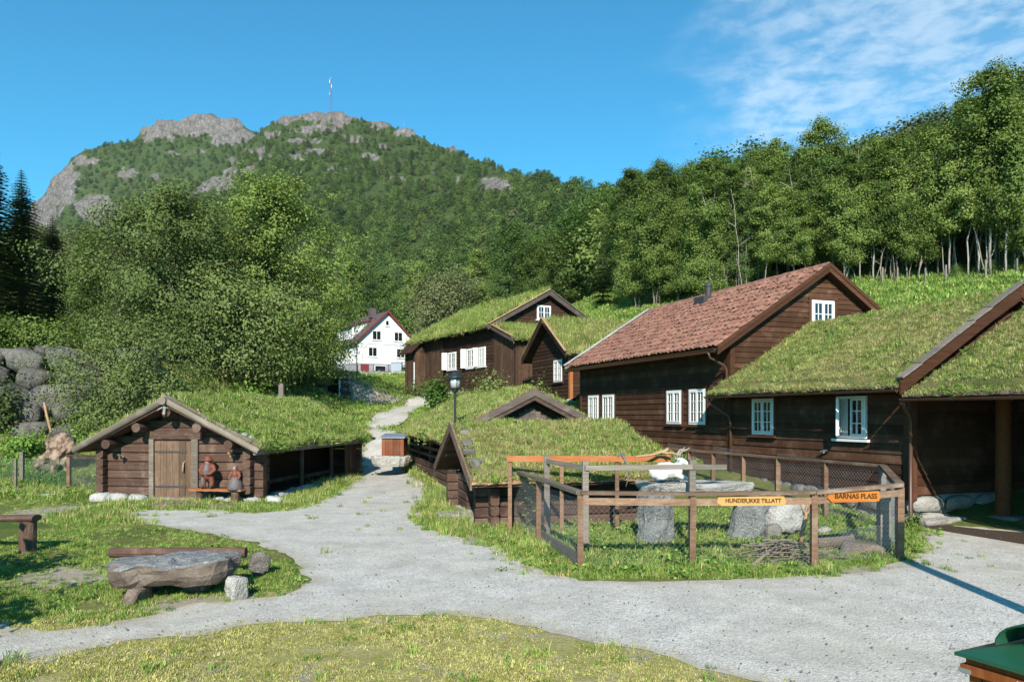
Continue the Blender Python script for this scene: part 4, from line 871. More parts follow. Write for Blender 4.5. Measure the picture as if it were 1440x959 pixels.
sod_roof(ann, -.55, AX, AE, AR, -.30, AL+.28, 21, WOOD_TRIM, dens=380, gs=.66, mixw={'mid': .42, 'long': .14, 'dry': .34, 'short': .35, 'weed': .05}, dryp=.8)
for yy in (-.335, AL+.28):
    for sgn in (1, -1):
        if yy > 1 and sgn == 1: continue
        b = MB(); xe = AX-sgn*(AX+.62); p0, p1 = Vector((xe, yy, AE-.03)), Vector((AX, yy, AR+.12)); up = Vector((0,0,1))
        b.prism([p0-up*.14, p1-up*.14, p1+up*.15, p0+up*.15], (0, .035, 0)); b.build("bargeboard", WOOD_TRIM, ann)
        for i in range(7):       # split caps on the barge
            a, c = p0.lerp(p1, i/7), p0.lerp(p1, (i+1.04)/7); q = MB(); q.beam(a+up*(.19+rng.uniform(-.01, .015))+Vector((0,.03,0)), c+up*(.18+rng.uniform(-.01, .02))+Vector((0,.03,0)), .17, .035); q.build("verge_cap", GREY_W, ann)
PE, PR = AE-.19, AR-.30
sod_roof(ann, -.55, AX, PE, PR, -PL, -.36, 33, WOOD_DARK, dens=380, gs=.66, mixw={'mid': .42, 'long': .14, 'dry': .34, 'short': .35, 'weed': .05}, dryp=.8)
bk = MB(); bk.box(AW*.62, AW*.62+.1, -PL, -.1, 0, PE+1.3); bk.build("porch_wall", BLACKWOOD, ann); bk = MB(); bk.box(0, AW, -PL-.05, -PL, 0, PE+1.0); bk.build("porch_wall", BLACKWOOD, ann)  # near-black walls carry the porch's deep shade in their colour
bm_ = MB(); bm_.box(-.08, .1, -PL, -.06, PE-.06, PE+.16); bm_.build("porch_beam", WOOD_DARK, ann)
bm_ = MB(); bm_.box(AX-.1, AX+.1, -PL, -.06, PR-.35, PR-.12); bm_.build("porch_beam", WOOD_DARK, ann)
pp = gp(1411, 737); R2 = Matrix.Rotation(-TH, 4, 'Z'); pl = R2@(pp-AO)
ps = MB(); ps.tube([(pl.x, pl.y, .16), (pl.x, pl.y, PE+.9)], [.145, .135], 18); ps.build("porch_post", PORCHW, ann, smooth=False)
dp = MB(); dp.tube([(-.60, -.38, PE-.1), (-.55, -.36, PE-.22), (-.20, -.16, PE-.36), (-.12, -.12, PE-.52), (-.12, -.12, .10), (-.20, -.15, .04)], .042, 10); dp.build("downpipe", BROWNMETAL, ann, smooth=True)
dp = MB(); dp.tube([(-.62, AL+.15, AE-.1), (-.58, AL+.13, AE-.25), (-.12, AL-.1, AE-.6), (-.09, AL-.12, AE-.8), (-.09, AL-.12, .6)], .035, 8); dp.build("downpipe", BROWNMETAL, ann, smooth=True)
# tap on the wall
tp = MB(); ty = yloc(1164, AO, TH); tz = zloc(1164, 635, AO, TH); tp.tube([(0, ty, tz), (-.10, ty, tz), (-.13, ty, tz-.03)], .018, 8); tp.lathe([(.035, 0), (.035, .02)], 10, (-.10, ty, tz+.02)); tp.tube([(-.10, ty-.10, tz+.04), (-.12, ty+.10, tz+.0)], .02, 6); tp.build("tap", ZINC, ann)
b = MB(); b.box(-.32, AW*.6, -PL+.05, -.22, -.05, .016); b.build("porch_floor", SOILM, ann)  # dark sheet; the shade inside the porch is put into its colour
rock("post_stone", 61, (.80, .62, .34), (pp.x+.08, pp.y-.05, .06), .3, ROCK, label="rounded grey stone under the orange porch post", cat="stone", sub=3)
for i, (xp, yp, dx, dy, dz) in enumerate(((1330,737,1.5,.55,.14), (1375,722,1.6,.5,.16), (1310,722,.8,.5,.2))):
    p = gp(xp, yp); slab("step_stone", 70+i, dx, dy, dz, (p.x, p.y+.15, .05+.02*i), TH+.15-i*.2, ROCK_PALE, label=["flat grey step stone nearest the gravel before the porch", "long flat stone slab leading into the dark porch", "short flat stone tight against the annex corner downpipe"][i], cat="stone", rough=.03)
# ------------------------------------------------------------------ turf farmhouse up the slope
T2 = math.radians(29.7); MO = Vector((-.97, 40.6, 0)); mid = empty("farmhouse", (MO.x, MO.y, 3.0), T2, "dark brown farmhouse with bright green turf roof and white shutters up the slope", "house")
ML, MW, ME, MR, MX = 11.0, 6.7, 6.9-3.0, 9.0-3.0, 3.34; sM = (MR-ME)/(MX+.5)
c = MB(); c.prism([(0,0,.55),(MW,0,.55),(MW,0,ME+.5*sM-.1),(MX,0,MR-.15),(0,0,ME+.5*sM-.1)], (0, ML, 0)); wall = c.build("wall", BLACKWOOD, mid)
MO3 = MO
mw = []
for (xa, xb, ya, yb) in ((631,642,495.5,519.5), (658,670,490,517), (674.5,683.5,488,515)):
    y0_, y1_ = yloc(xb, MO, T2), yloc(xa, MO, T2); xm = (xa+xb)/2; z1, z0 = zloc(xm, ya, MO, T2)-3, zloc(xm, yb, MO, T2)-3; mw.append((y0_, y1_, z0, z1))
    wn = window(mid, (-.005, y1_, z0), (0,-1,0), (-1,0,0), y1_-y0_, z1-z0, 2, 3, None, True, .03, 2)
    s = MB(); s.box(0, .34, -.02, .02, 0, z1-z0); sh = s.build("shutter", WHITE, wn); sh.matrix_local = Matrix.Translation((-.02, -.05, 0))@Matrix.Rotation(math.radians(-125 if xa != 674.5 else -150), 4, 'Z')
vy = yloc(624, MO, T2)
boards(wall, (0, vy, 0), (0,-1,0), (-1,0,0), vy, .56, ME-.05, .19, WOOD_FAR, [(vy-b-.03, vy-a+.03, c_-.02, d+.02) for (a, b, c_, d) in mw])
def vboards(wall, o, ux, n, L, z0, z1, w, mat, ztop=None):
    o, ux, n = Vector(o), Vector(ux), Vector(n); N = int(L/w); 
    for i in range(N):
        zt_ = z1 if ztop is None else ztop(i*w+w/2); b = MB(); b.box(.004, w-.004, -.025-rng.uniform(0, .012), 0, 0, zt_-z0); ob = b.build("board", mat, wall); ob.matrix_local = frame(o+ux*(i*w)+Vector((0,0,z0)), ux, -n, (0,0,1))
vboards(wall, (0, ML, 0), (0,-1,0), (-1,0,0), ML-vy, .3, ME-.05, .16, VERT_BOARD)
gw0, gw1, gz0, gz1 = 2.72, 3.62, 4.55, 5.35
window(mid, (gw0, -.005, gz0), (1,0,0), (0,-1,0), gw1-gw0, gz1-gz0, 2, 2, None)
boards(wall, (0,0,0), (1,0,0), (0,-1,0), MW, 3.0, 5.9, .17, WOOD_FAR, [(gw0-.03, gw1+.03, gz0-.02, gz1+.02)], lambda z: (max(0, (z-ME-.5*sM+.1)/sM), min(MW, MW-(z-ME-.5*sM+.1)/sM)))
sod_roof(mid, -.5, MX, ME, MR, -.35, ML+.3, 41, WOOD_FAR, gut=False, dens=70, gs=1.9, thick=.18, mixw={'long': .85, 'mid': .1, 'dry': .02}, dryp=.15)
for yy in (-.385, ML+.3):
    for sgn in (1, -1):
        b = MB(); p0, p1 = Vector((MX-sgn*(MX+.58), yy, ME-.02)), Vector((MX, yy, MR+.04)); up = Vector((0,0,1)); b.prism([p0-up*.13, p1-up*.13, p1+up*.16, p0+up*.16], (0, .035, 0)); b.build("bargeboard", BARGE_GREY, mid)
        b = MB(); b.beam(p0+up*.19, p1+up*.19, .14, .03); b.build("verge_cap", PALE_W if sgn == 1 else GREY_W, mid)
# lean-to before the gable
b = MB(); b.prism([(0,-2.3,.6),(0,0,.6),(0,0,4.0),(0,-2.3,3.15)], (4.2, 0, 0)); lw = b.build("wall", BLACKWOOD, mid)
vboards(lw, (0, 0, 0), (0,-1,0), (-1,0,0), 2.3, .6, 4.0, .155, VERT_BOARD, lambda s: 3.98-.37*s); vboards(lw, (0, -2.3, 0), (1,0,0), (0,-1,0), 4.2, .6, 3.1, .155, VERT_BOARD)
usv = Vector((0, 2.65, .95)).normalized(); d = MB(); d.prism([(-.35,-2.62,3.0),(-.35,.0,3.96),(-.35,0,4.02),(-.35,-2.62,3.06)], (4.6,0,0)); d.build("roof_deck", WOOD_FAR, mid)
turf(mid, (-.33, -2.62, 3.07), (1,0,0), 4.5, usv, 2.75, .15, 90, {'long': .8, 'mid': .15, 'dry': .05}, 47, gs=1.6)
b = MB(); b.prism([(-.38,-2.66,2.93),(-.38,.0,3.90),(-.38,0,4.17),(-.38,-2.66,3.2)], (.035,0,0)); b.build("bargeboard", BARGE_GREY, mid); b = MB(); b.beam((-.37,-2.66,3.22),(-.37,0,4.19), .14, .03); b.build("verge_cap", PALE_W, mid)
# low stone footing
stones(mid, "fnd2", ROCK_PALE, (-.02, -2.3, -.6), (-.02, ML, -.6), 1.2, .6, .35, 5, 2, name="foundation_stone"); stones(mid, "fnd2", ROCK_PALE, (0, -2.3, -.6), (4, -2.3, -.6), 1.2, .6, .35, 6, 2, name="foundation_stone")
# end porch with its own little roof edge at the far end
b = MB(); b.box(-.75, 0, ML-1.6, ML+.1, .2, ME-.35); ep = b.build("wall", BLACKWOOD, mid); vboards(ep, (-.75, ML-1.6, 0), (1,0,0), (0,-1,0), .75, .2, ME-.3, .15, VERT_BOARD); vboards(ep, (-.75, ML+.1, 0), (0,-1,0), (-1,0,0), 1.7, .2, ME-.5, .15, VERT_BOARD)
b = MB(); b.prism([(-1.15,ML-1.9,ME-.75),(-.4,ML-1.9,ME-.02),(-.4,ML-1.9,ME+.08),(-1.15,ML-1.9,ME-.65)], (0,2.2,0)); b.build("roof_deck", WOOD_FAR, mid)
b = MB(); b.box(-.79, -.76, ML-1.55, ML-1.42, .5, 2.6); b.build("corner_board", WHITE, mid)

# ------------------------------------------------------------------ wing with a gable towards the path
WO = Vector((2.56, 32.7, 0)); wing = empty("cottage", (WO.x, WO.y, 2.6), TH, "small dark cottage with pointed boarded gable and turf roof behind the red-tiled house", "house")
GW, GE, GR = 4.5, 4.82-2.6, 6.52-2.6; sG = (GR-GE)/(GW/2+.4)
c = MB(); c.prism([(0,0,.3),(0,GW,.3),(0,GW,GE+.4*sG-.08),(0,GW/2,GR-.12),(0,0,GE+.4*sG-.08)], (8.5, 0, 0)); wall = c.build("wall", BLACKWOOD, wing)
y0_, y1_ = yloc(792, WO, TH), yloc(780, WO, TH); z0, z1 = zloc(786, 537, WO, TH)-2.6, zloc(786, 506, WO, TH)-2.6
window(wing, (-.005, y1_, z0), (0,-1,0), (-1,0,0), y1_-y0_, z1-z0, 2, 3, WOOD_TRIM)
boards(wall, (0, GW, 0), (0,-1,0), (-1,0,0), GW, .3, GR-.1, .165, WOOD_FAR, [(GW-y1_-.04, GW-y0_+.04, z0-.02, z1+.02)], lambda z: (max(0, (z-GE-.4*sG+.08)/sG), min(GW, GW-(z-GE-.4*sG+.08)/sG)))
boards(wall, (0,0,0), (1,0,0), (0,-1,0), 8.5, .3, GE, .17, WOOD_FAR)
for s, (ye, nm) in enumerate(((-.4, 0), (GW+.4, 1))):
    d = MB(); d.prism([(-.4,ye,GE-.02),(-.4,GW/2,GR-.02),(-.4,GW/2,GR-.08),(-.4,ye,GE-.08)], (8.9,0,0)); d.build("roof_deck", WOOD_FAR, wing)
    sl = math.hypot(GW/2+.4, GR-GE); u = Vector((0, (GW/2-ye)/sl, (GR-GE)/sl)); 
    if s == 0: turf(wing, (-.38, ye, GE), (1,0,0), 8.8, u, sl+.06, .16, 110, {'long': .6, 'mid': .2, 'dry': .2}, 51, gs=1.5)
    else: turf(wing, (8.4, ye, GE), (-1,0,0), 8.8, u, sl+.04, .16, 40, None, 52, gs=1.5)
    b = MB(); p0, p1 = Vector((-.435, ye+(-.05 if s == 0 else .05), GE-.03)), Vector((-.435, GW/2, GR+.03)); up = Vector((0,0,1)); b.prism([p0-up*.13, p1-up*.13, p1+up*.13, p0+up*.13], (.035,0,0)); b.build("bargeboard", WOOD_FAR, wing)
    b = MB(); b.beam(p0+up*.155, p1+up*.155, .12, .03); b.build("verge_cap", PALE_W, wing)
cbd = MB(); cbd.box(-.05, .1, -.05, .1, .1, GE+.2); cbd.build("corner_board", WOOD_RED, wing); stones(wing, "fnd2", ROCK, (0, 0, -.5), (0, GW, -.5), .8, .5, .3, 15, 2, name="foundation_stone")

# ------------------------------------------------------------------ sheep shed sunk in the mound
T3 = math.radians(16); SO = Vector((-1.5, 20.5, 0)); shed = empty("sheep_shed", SO, T3, "long low log sheep shed with slatted side and weathered grey gable under turf", "shed")
SX, SE, SR, SLn = 2.1, 1.5, 2.70, 9.0
for k in range(3): log(shed, (0, -.15, .14+k*.21), (0, SLn, .14+k*.21), .17, .2)
for k in range(3): log(shed, (.02, -.1, .86+k*.23), (.02, SLn, .86+k*.23), .08, .10)
for y in (.1, 2.3, 4.5, 6.7, 8.9): log(shed, (.06, y, -.1), (.06, y, 1.5), .14, .14, name="post")
b = MB(); b.box(.9, 4.15, .15, SLn, -.2, 1.6); b.build("inner_wall", BLACKWOOD, shed)
b = MB(); b.prism([(.25,.0,.2),(3.95,.0,.2),(3.95,.0,1.75),(SX,.0,SR-.12),(.25,.0,1.75)], (0,.06,0)); gwl = b.build("gable_wall", BLACKWOOD, shed)
vboards(gwl, (.75, 0, 0), (1,0,0), (0,-1,0), 2.7, 1.0, 2.4, .165, BARGE_GREY, lambda s: 2.42-abs(s-1.35)*.62)
for x in (.55, 3.65): log(shed, (x, -.36, 1.78), (x, .4, 1.78), .17, .17, LOGS_R, "purlin")
sod_roof(shed, -.42, SX, SE, SR, -.42, SLn+.35, 61, LOG, gut=False, dens=170, gs=1.15, thick=.17, mixw={'long': .5, 'mid': .2, 'dry': .2, 'weed': .06, 'flower': .01})
for sgn in (1, -1):
    for j, (dz, dy, h) in enumerate(((0, 0, .2), (-.16, .05, .12))):
        b = MB(); p0, p1 = Vector((SX-sgn*(SX+.45), -.46+dy, SE+.05+dz)), Vector((SX, -.46+dy, SR+.12+dz)); up = Vector((0,0,1)); b.prism([p0-up*h*.5, p1-up*h*.5, p1+up*h*.5, p0+up*h*.5], (0,.035,0)); b.build("bargeboard", BARGE_GREY, shed)
stones(shed, "pale", ROCK_PALE, (-.05, .2, -.08), (-.05, SLn, -.08), .2, .4, .3, 8, 1, .06)

# ------------------------------------------------------------------ tiny log cabin at the front with stones on its verge
T4 = math.radians(14); CO = Vector((-.415, 14.53, 0)); cab = empty("log_hut", CO, T4, "tiny low log hut with steep dark gable and dry turf roof beside the pen", "hut")
CW, CL, CE, CR, CY = 3.4, 3.3, .93, 1.86, 1.7
for k in range(4):
    z = .10+k*.20; log(cab, (-.32, .02, z), (CL+.25, .02, z), .17, .195)
    log(cab, (.02, -.30, z+.06 if k < 3 else z), (.02, .62, z+.06 if k < 3 else z), .17, .19); log(cab, (.02, 2.2, z+.06), (.02, CW+.28, z+.06), .17, .19); log(cab, (-.32, CW, z), (CL+.2, CW, z), .17, .195)
    log(cab, (CL, -.2, z+.06), (CL, CW+.2, z+.06), .17, .19)
for k in range(4): log(cab, (.04, .5+k*.05, .92+k*.19), (.04, 2.9-k*.3, .92+k*.19), .14, .18)
b = MB(); b.box(.12, CL-.1, .12, CW-.1, -.1, 1.0); b.prism([(.12,-.05,.95),(.12,CW,.95),(.12,CY,CR-.15)], (CL-.3,0,0)); b.build("wall", BLACKWOOD, cab)
for y, z in ((.55, 1.32), (CY, 1.62), (2.85, 1.32)): log(cab, (-.44, y, z), (.5, y, z), .17, .17, LOGS_R, "purlin")
for s, ye in enumerate((-.6, CW+.6)):
    d = MB(); d.prism([(-.5,ye,CE-.02),(-.5,CY,CR-.02),(-.5,CY,CR-.08),(-.5,ye,CE-.08)], (CL+.75,0,0)); d.build("roof_deck", LOG, cab)
    sl = math.hypot(CY-ye, CR-CE); u = Vector((0, (CY-ye)/sl, (CR-CE)/sl))
    if s == 0: tf = turf(cab, (-.47, ye, CE), (1,0,0), CL+.7, u, sl+.1, .17, 420, {'long': .28, 'mid': .32, 'dry': .42, 'weed': .03}, 71, gs=.75, dryp=.75)
    else: turf(cab, (CL+.23, ye, CE), (-1,0,0), CL+.7, u, sl+.08, .17, 200, {'long': .35, 'dry': .5}, 72, gs=.8)
    b = MB(); p0, p1 = Vector((-.535, ye+(-.05 if s == 0 else .05), CE-.03)), Vector((-.535, CY, CR+.10)); up = Vector((0,0,1)); b.prism([p0-up*.10, p1-up*.12, p1+up*.10, p0+up*.10], (.04,0,0)); b.build("bargeboard", RAIL_W, cab)
for k in range(2):
    s = -.5
    while s < CL+.1:
        w = rng.uniform(.5, 1.0); b = MB(); n = 7; a = [(s+w*i/n, -.63-.03*k+rng.uniform(-.01, .01), CE+.02-.035*k+rng.uniform(-.006, .01)) for i in range(n+1)]
        b.add([(p[0], p[1], p[2]-.012) for p in a]+[(p[0], p[1]-.012, p[2]+.02+rng.uniform(-.006, .02)) for p in a]+[(p[0], p[1]+.09, p[2]+.03) for p in a], [(i, i+1, n+2+i, n+1+i) for i in range(n)]+[(n+1+i, n+2+i, 2*n+3+i, 2*n+2+i) for i in range(n)]); b.build("bark_edge", PALE_W, tf); s += w*.98
for i, (y, sz) in enumerate(((-.15, .34), (.35, .22), (.75, .26), (1.25, .22), (1.5, .16))): z = CE+.20+(y+.6)*(CR-CE)/2.3; rock("verge_stone", 130+i, (sz, sz*1.2, sz*.75), (-.30+rng.uniform(-.08, .08), y+rng.uniform(-.06, .06), z-.06), rng.uniform(0, 3), ROCK, cab, 3, .25)
p = Vector((-.02, -.55, .08)); log(cab, (.92, -.12, 0), (.92, -.12, .72), .12, .12, [LOGS_R[0]], "post")
stones(cab, "pale", ROCK_PALE, (-.1, .0, -.07), (-.1, CW, -.07), .16, .6, .35, 18, 1, .05); stones(cab, "pale", ROCK_PALE, (0, -.02, -.07), (CL, -.02, -.07), .12, .5, .3, 19, 1, .03)
g_ = gp(648, 727); slab("threshold_stone", 77, 1.1, .7, .16, (g_.x, g_.y, .02), .4, ROCK_PALE, label="flat pale threshold stone in the grass before the tiny log hut", cat="stone")

# ------------------------------------------------------------------ log cabin on the left
T5 = math.radians(-7); LO = Vector((-8.49, 19.04, .02)); left = empty("log_cabin", LO, T5, "brown log cabin with plank door, wide eaves and green turf roof", "cabin")
LW, LD, LE, LR = 2.0, 7.8, 1.30, 2.46; sL = (LR-LE)/2.38
zs = [.22, .44, .65, .86, 1.09, 1.32]
for i, z in enumerate(zs):
    h = .225 if i not in (1, 2) else .215
    log(left, (-LW-.10, .0, z), (-.66, .0, z), .20, h*.98); log(left, (.50, .0, z), (LW+.30, .0, z), .20, h*.98)
    log(left, (LW-.02, -.34, z+.1), (LW-.02, .75, z+.1), .19, .205); log(left, (-LW+.02, -.30, z+.1), (-LW+.02, LD, z+.1), .19, .205)
    log(left, (-LW-.2, LD, z), (LW+.2, LD, z), .2, .22)
for k in range(5): zz_ = 1.54+k*.2; hw = max(.2, (LR-.12-zz_)/sL); log(left, (-hw, .0, zz_), (hw, .0, zz_), .18, .20)
b = MB(); b.box(-LW+.1, LW-.9, .12, LD-.1, 0, 1.5); b.prism([(-LW,.14,1.45),(LW,.14,1.45),(0,.14,LR-.12)], (0, LD-.3, 0)); b.build("wall", BLACKWOOD, left)
b = MB(); b.box(-LW+.1, LW-.05, .1, LD-.05, -.06, .03); b.build("floor", SOILM, left)
vboards(left, (LW, LD, 0), (0,-1,0), (1,0,0), 1.35, .05, LE+.12, .17, VERT_BOARD)
for y in (.85, 3.2, 5.6): log(left, (LW-.08, y, 0), (LW-.08, y, LE+.1), .13, .13, [LOGS_R[1]], "post")
# things hinted at inside the open bay are plain timber rails
for y, z in ((1.4, .35), (4.0, .30)): log(left, (LW-.30, y, z), (LW-.30, y+2.0, z), .10, .12, LOGS_R, "rail")
for x, z in ((0, LR-.22), (-.80, LR-.60), (.80, LR-.60), (-1.62, LR-1.02), (1.62, LR-1.02)): log(left, (x, -.58, z), (x, .6, z), .235, .235, LOGS_R, "purlin")
d = MB()
for sgn in (1, -1):
    d.prism([(sgn*2.36,-.62,LE-.0),(0,-.62,LR),(0,-.62,LR-.07),(sgn*2.36,-.62,LE-.07)], (0, LD+1.05, 0))
d.build("roof_deck", LOG, left); sl = math.hypot(2.36, LR-LE); u = Vector((-2.36/sl, 0, (LR-LE)/sl))
tf = turf(left, (2.34, -.55, LE+.01), (0,1,0), LD+.95, u, sl+.06, .18, 330, {'long': .75, 'mid': .15, 'dry': .03, 'weed': .12, 'flower': .008}, 81, hump=.09, gs=1.25, dryp=.2)
turf(left, (-2.34, LD+.4, LE+.01), (0,-1,0), LD+.95, Vector((-u.x, 0, u.z)), sl+.06, .18, 160, {'long': .7, 'mid': .2, 'dry': .05, 'weed': .1}, 82, hump=.07, gs=1.1)
for sgn in (1, -1):
    p0, p1 = Vector((sgn*2.44, -.64, LE-.02)), Vector((0, -.64, LR+.07)); log(left, p0, p1, .13, .15, LOGS_G, "bargeboard"); log(left, p0+Vector((0,.15,.10)), p1+Vector((0,.15,.09)), .11, .10, LOGS_G, "verge_pole")
log(left, (0, -.76, LR+.06), (0, .3, LR+.06), .2, .2, LOGS_G, "ridge_pole")
b = MB(); b.tube([(.0,-.66,LR-.03),(.02,-.67,LR-.16),(.01,-.68,LR-.27)], [.035,.03,.035], 6); b.tube([(-.03,-.67,LR-.10),(-.12,-.69,LR-.15),(-.16,-.70,LR-.19)], [.02,.014,.006], 5); b.tube([(.03,-.67,LR-.10),(.09,-.69,LR-.12),(.13,-.70,LR-.10)], [.02,.012,.006], 5); b.build("antler", ROCK_PALE, left)
s = -.5
while s < LD+.3:
    w = rng.uniform(.5, 1.1); b = MB(); n = 7; a = [(2.40+rng.uniform(-.01, .012), s+w*i/n, LE+.02+rng.uniform(-.008, .012)) for i in range(n+1)]
    b.add([(p_[0], p_[1], p_[2]-.06) for p_ in a]+[(p_[0]+.012, p_[1], p_[2]+.02+rng.uniform(-.008, .03)) for p_ in a]+[(p_[0]-.10, p_[1], p_[2]+.05) for p_ in a], [(i, i+1, n+2+i, n+1+i) for i in range(n)]+[(n+1+i, n+2+i, 2*n+3+i, 2*n+2+i) for i in range(n)]); b.build("bark_edge", BARK, tf); s += w*.98
b = MB(); b.box(2.28, 2.40, -.6, LD+.35, LE-.10, LE-.01); b.build("eave_board", LOG_GREY, left)
for i, (x, y, sz) in enumerate(((1.95, -.35, .24), (2.1, -.3, .2), (1.75, -.35, .2))): rock("verge_stone", 150+i, (sz, sz, sz*.7), (x, y, LE+.18+(2.36-x)*sL), i, ROCK_PALE, left)
# door with frame, straps and handle
dr = empty("door", (0, 0, 0)); dr.parent = left
for i in range(6): b = MB(); x = -.58+i*.165; b.box(x+.004, x+.161, -.13-rng.uniform(0, .006), -.08, .10, 1.50); b.build("plank", DOOR_W, dr)
for z in (.36, 1.24): b = MB(); b.box(-.57, .30, -.148, -.138, z-.022, z+.022); b.build("strap_hinge", IRON, dr)
b = MB(); b.tube([(.22,-.14,.70),(.22,-.20,.75),(.235,-.215,.85),(.235,-.20,.95),(.24,-.14,1.0)], [.014,.02,.022,.02,.014], 7); b.build("handle", PALE_W, dr)
for x0, x1 in ((-.72, -.595), (.425, .60)): b = MB(); b.box(x0, x1, -.17, .06, .02, 1.56); b.build("door_post", LOG_GREY, left)
b = MB(); b.box(-.82, .72, -.16, .05, 1.562, 1.76); b.build("lintel", LOG, left)
b = MB(); b.box(-.66, .52, -.20, .0, .02, .098); b.build("threshold", LOG_GREY, left)
for x, z in ((-1.45, 1.10), (1.52, 1.16)):
    b = MB(); b.tube([(x,-.08,z),(x+.02,-.30,z-.02),(x+.03,-.32,z+.08)], [.03,.028,.02], 6); b.tube([(x-.10,-.2,z+.06),(x+.1,-.22,z+.0)], [.025,.03], 6); b.build("peg", PALE_W if x > 0 else LOG_GREY, left)
stones(left, "white", ROCK_WHITE, (-2.35, -.28, -.12), (-.75, -.25, -.12), .30, .55, .42, 21, 1, .06, 2); stones(left, "white", ROCK_WHITE, (.75, -.1, -.12), (2.5, -.1, -.12), .26, .42, .36, 22, 1, .05, 2); stones(left, "white", ROCK_WHITE, (2.15, 0, -.12), (2.15, 6.2, -.12), .26, .5, .36, 23, 1, .08, 2)
ap = gp(262, 712); slab("door_slab", 160, 2.3, .9, .12, (ap.x+.1, ap.y+.1, .01), -.05, ROCK_BROWN, label="flat brownish doorstep slab before the cabin's plank door", cat="stone")

# ------------------------------------------------------------------ white house far up the lane
T6 = math.radians(35); HO = Vector((-17.85, 86, 7.0)); wh = empty("white_house", HO, T6, "white house with red-edged roof and grey basement up the lane", "house")
WW, WL, WE, WR = 7.5, 9.0, 3.75, 7.25
b = MB(); b.prism([(0,0,1.15),(WW,0,1.15),(WW,0,WE),(WW/2,0,WR-.12),(0,0,WE)], (0,WL,0)); b.build("wall", HOUSEWHITE, wh)
b = MB(); b.box(.04, WW-.04, .04, WL, -.8, 1.15); b.build("basement", CONCRETE, wh)
b = MB(); b.box(0, WW, -.03, -.005, 3.42, 3.47); b.build("string_course", CONCRETE, wh)
rf = MB(); sW = (WR-WE)/(WW/2)
for sgn in (1, -1): xe = WW/2-sgn*(WW/2+.45); rf.prism([(xe,-.35,WE-.42),(WW/2,-.35,WR),(WW/2,-.35,WR+.14),(xe,-.35,WE-.28)], (0,WL+.7,0))
rf = rf.build("roof", SLATE, wh)
for sgn in (1, -1): b = MB(); xe = WW/2-sgn*(WW/2+.5); b.prism([(xe,-.40,WE-.50),(WW/2,-.40,WR-.06),(WW/2,-.40,WR+.20),(xe,-.40,WE-.24)], (0,.05,0)); b.build("bargeboard", REDPAINT, wh)
b = MB(); b.box(WW/2-.9, WW/2-.2, 2.5, 3.2, WR-.4, WR+.75); b.build("chimney", SLATE, rf)
dm = MB(); dm.prism([(.3,2.2,WE+.35),(.3,2.2,WE+1.9),(2.6,2.2,WE+2.6)], (0,4.5,0)); dm.build("dormer", HOUSEWHITE, wh); dm = MB(); dm.prism([(-.1,1.9,WE+1.85),(-.1,1.9,WE+2.0),(2.9,1.9,WE+2.9),(2.9,1.9,WE+2.75)], (0,5.1,0)); dm.build("dormer_roof", REDPAINT, wh)
def swin(x, z, w, h, n=2):
    f = MB(); f.box(x-.08, x+w+.08, -.05, -.01, z-.08, z+h+.08); fo = f.build("window", WHITE, wh); pw = (w-.08*(n-1))/n
    for i in range(n): g = MB(); g.box(x+i*(pw+.08), x+i*(pw+.08)+pw, -.07, -.052, z, z+h); g.build("pane", GLASS, fo)
    s = MB(); s.box(x-.14, x+w+.14, -.10, -.052, z-.16, z-.082); s.build("sill", WHITE, fo)
swin(1.95, 4.0, .95, .95); swin(4.75, 4.0, .95, .95); swin(1.45, 2.05, .95, .95); swin(5.05, 2.05, .95, .95); swin(3.62, 5.75, .32, .5, 1)
b = MB(); b.box(.45, 1.45, -.03, .03, -.3, 1.05); b.build("door", REDPAINT, wh)
swin(2.25, .25, 1.3, .65, 1); swin(5.2, .25, 1.4, .65, 1)
b = MB(); b.tube([(-.06,-.06,3.3),(-.06,-.06,-.4)], .05, 6); b.build("downpipe", BLACKMETAL, wh)
fe = empty("wire_fence", (-17.5, 79, 0), 0, "thin black post fence on the lawn below the white house", "fence")
pz = []
for i in range(9): x = -20.5+i*1.55; y = 76+i*.25; z = zt(x, y); b = MB(); b.box(-.03, .03, -.03, .03, -.2, 1.35); b.build("post", BLACKMETAL, fe, (x+17.5, y-79, z)); pz.append(Vector((x+17.5, y-79, z)))
for h in (.4, .85, 1.3): b = MB(); b.tube([p+Vector((0,0,h)) for p in pz], .015, 4); b.build("wire", BLACKMETAL, fe)
rw = empty("stone_wall", (-14, 73.5, 0), 0, "low grey stone wall along the lane below the white house", "wall")
for k, (x0, x1) in enumerate(((-16.8, -10.4),)):
    for i in range(14): x = x0+(x1-x0)*i/14+14; z = zt(x-14, 73.5); put("stone", stone_set("fnd", ROCK)[i % 6], rw, Matrix.Translation((x, rng.uniform(-.05, .05), z+.3))@Matrix.Diagonal((.52, .45, .7, 1)))
bp = px(558, 533, 72); b = MB(); b.box(-.5, .5, -.35, .35, 0, 1.15); b.box(-.54, .54, -.4, .4, 1.152, 1.25); o = b.build("waste_container", plain("pale_blue_plastic", (.30, .36, .42), .6), None, (bp.x, bp.y, zt(bp.x, bp.y)-.05)); tag(o, "pale blue waste container beside the lane below the white house", "container")
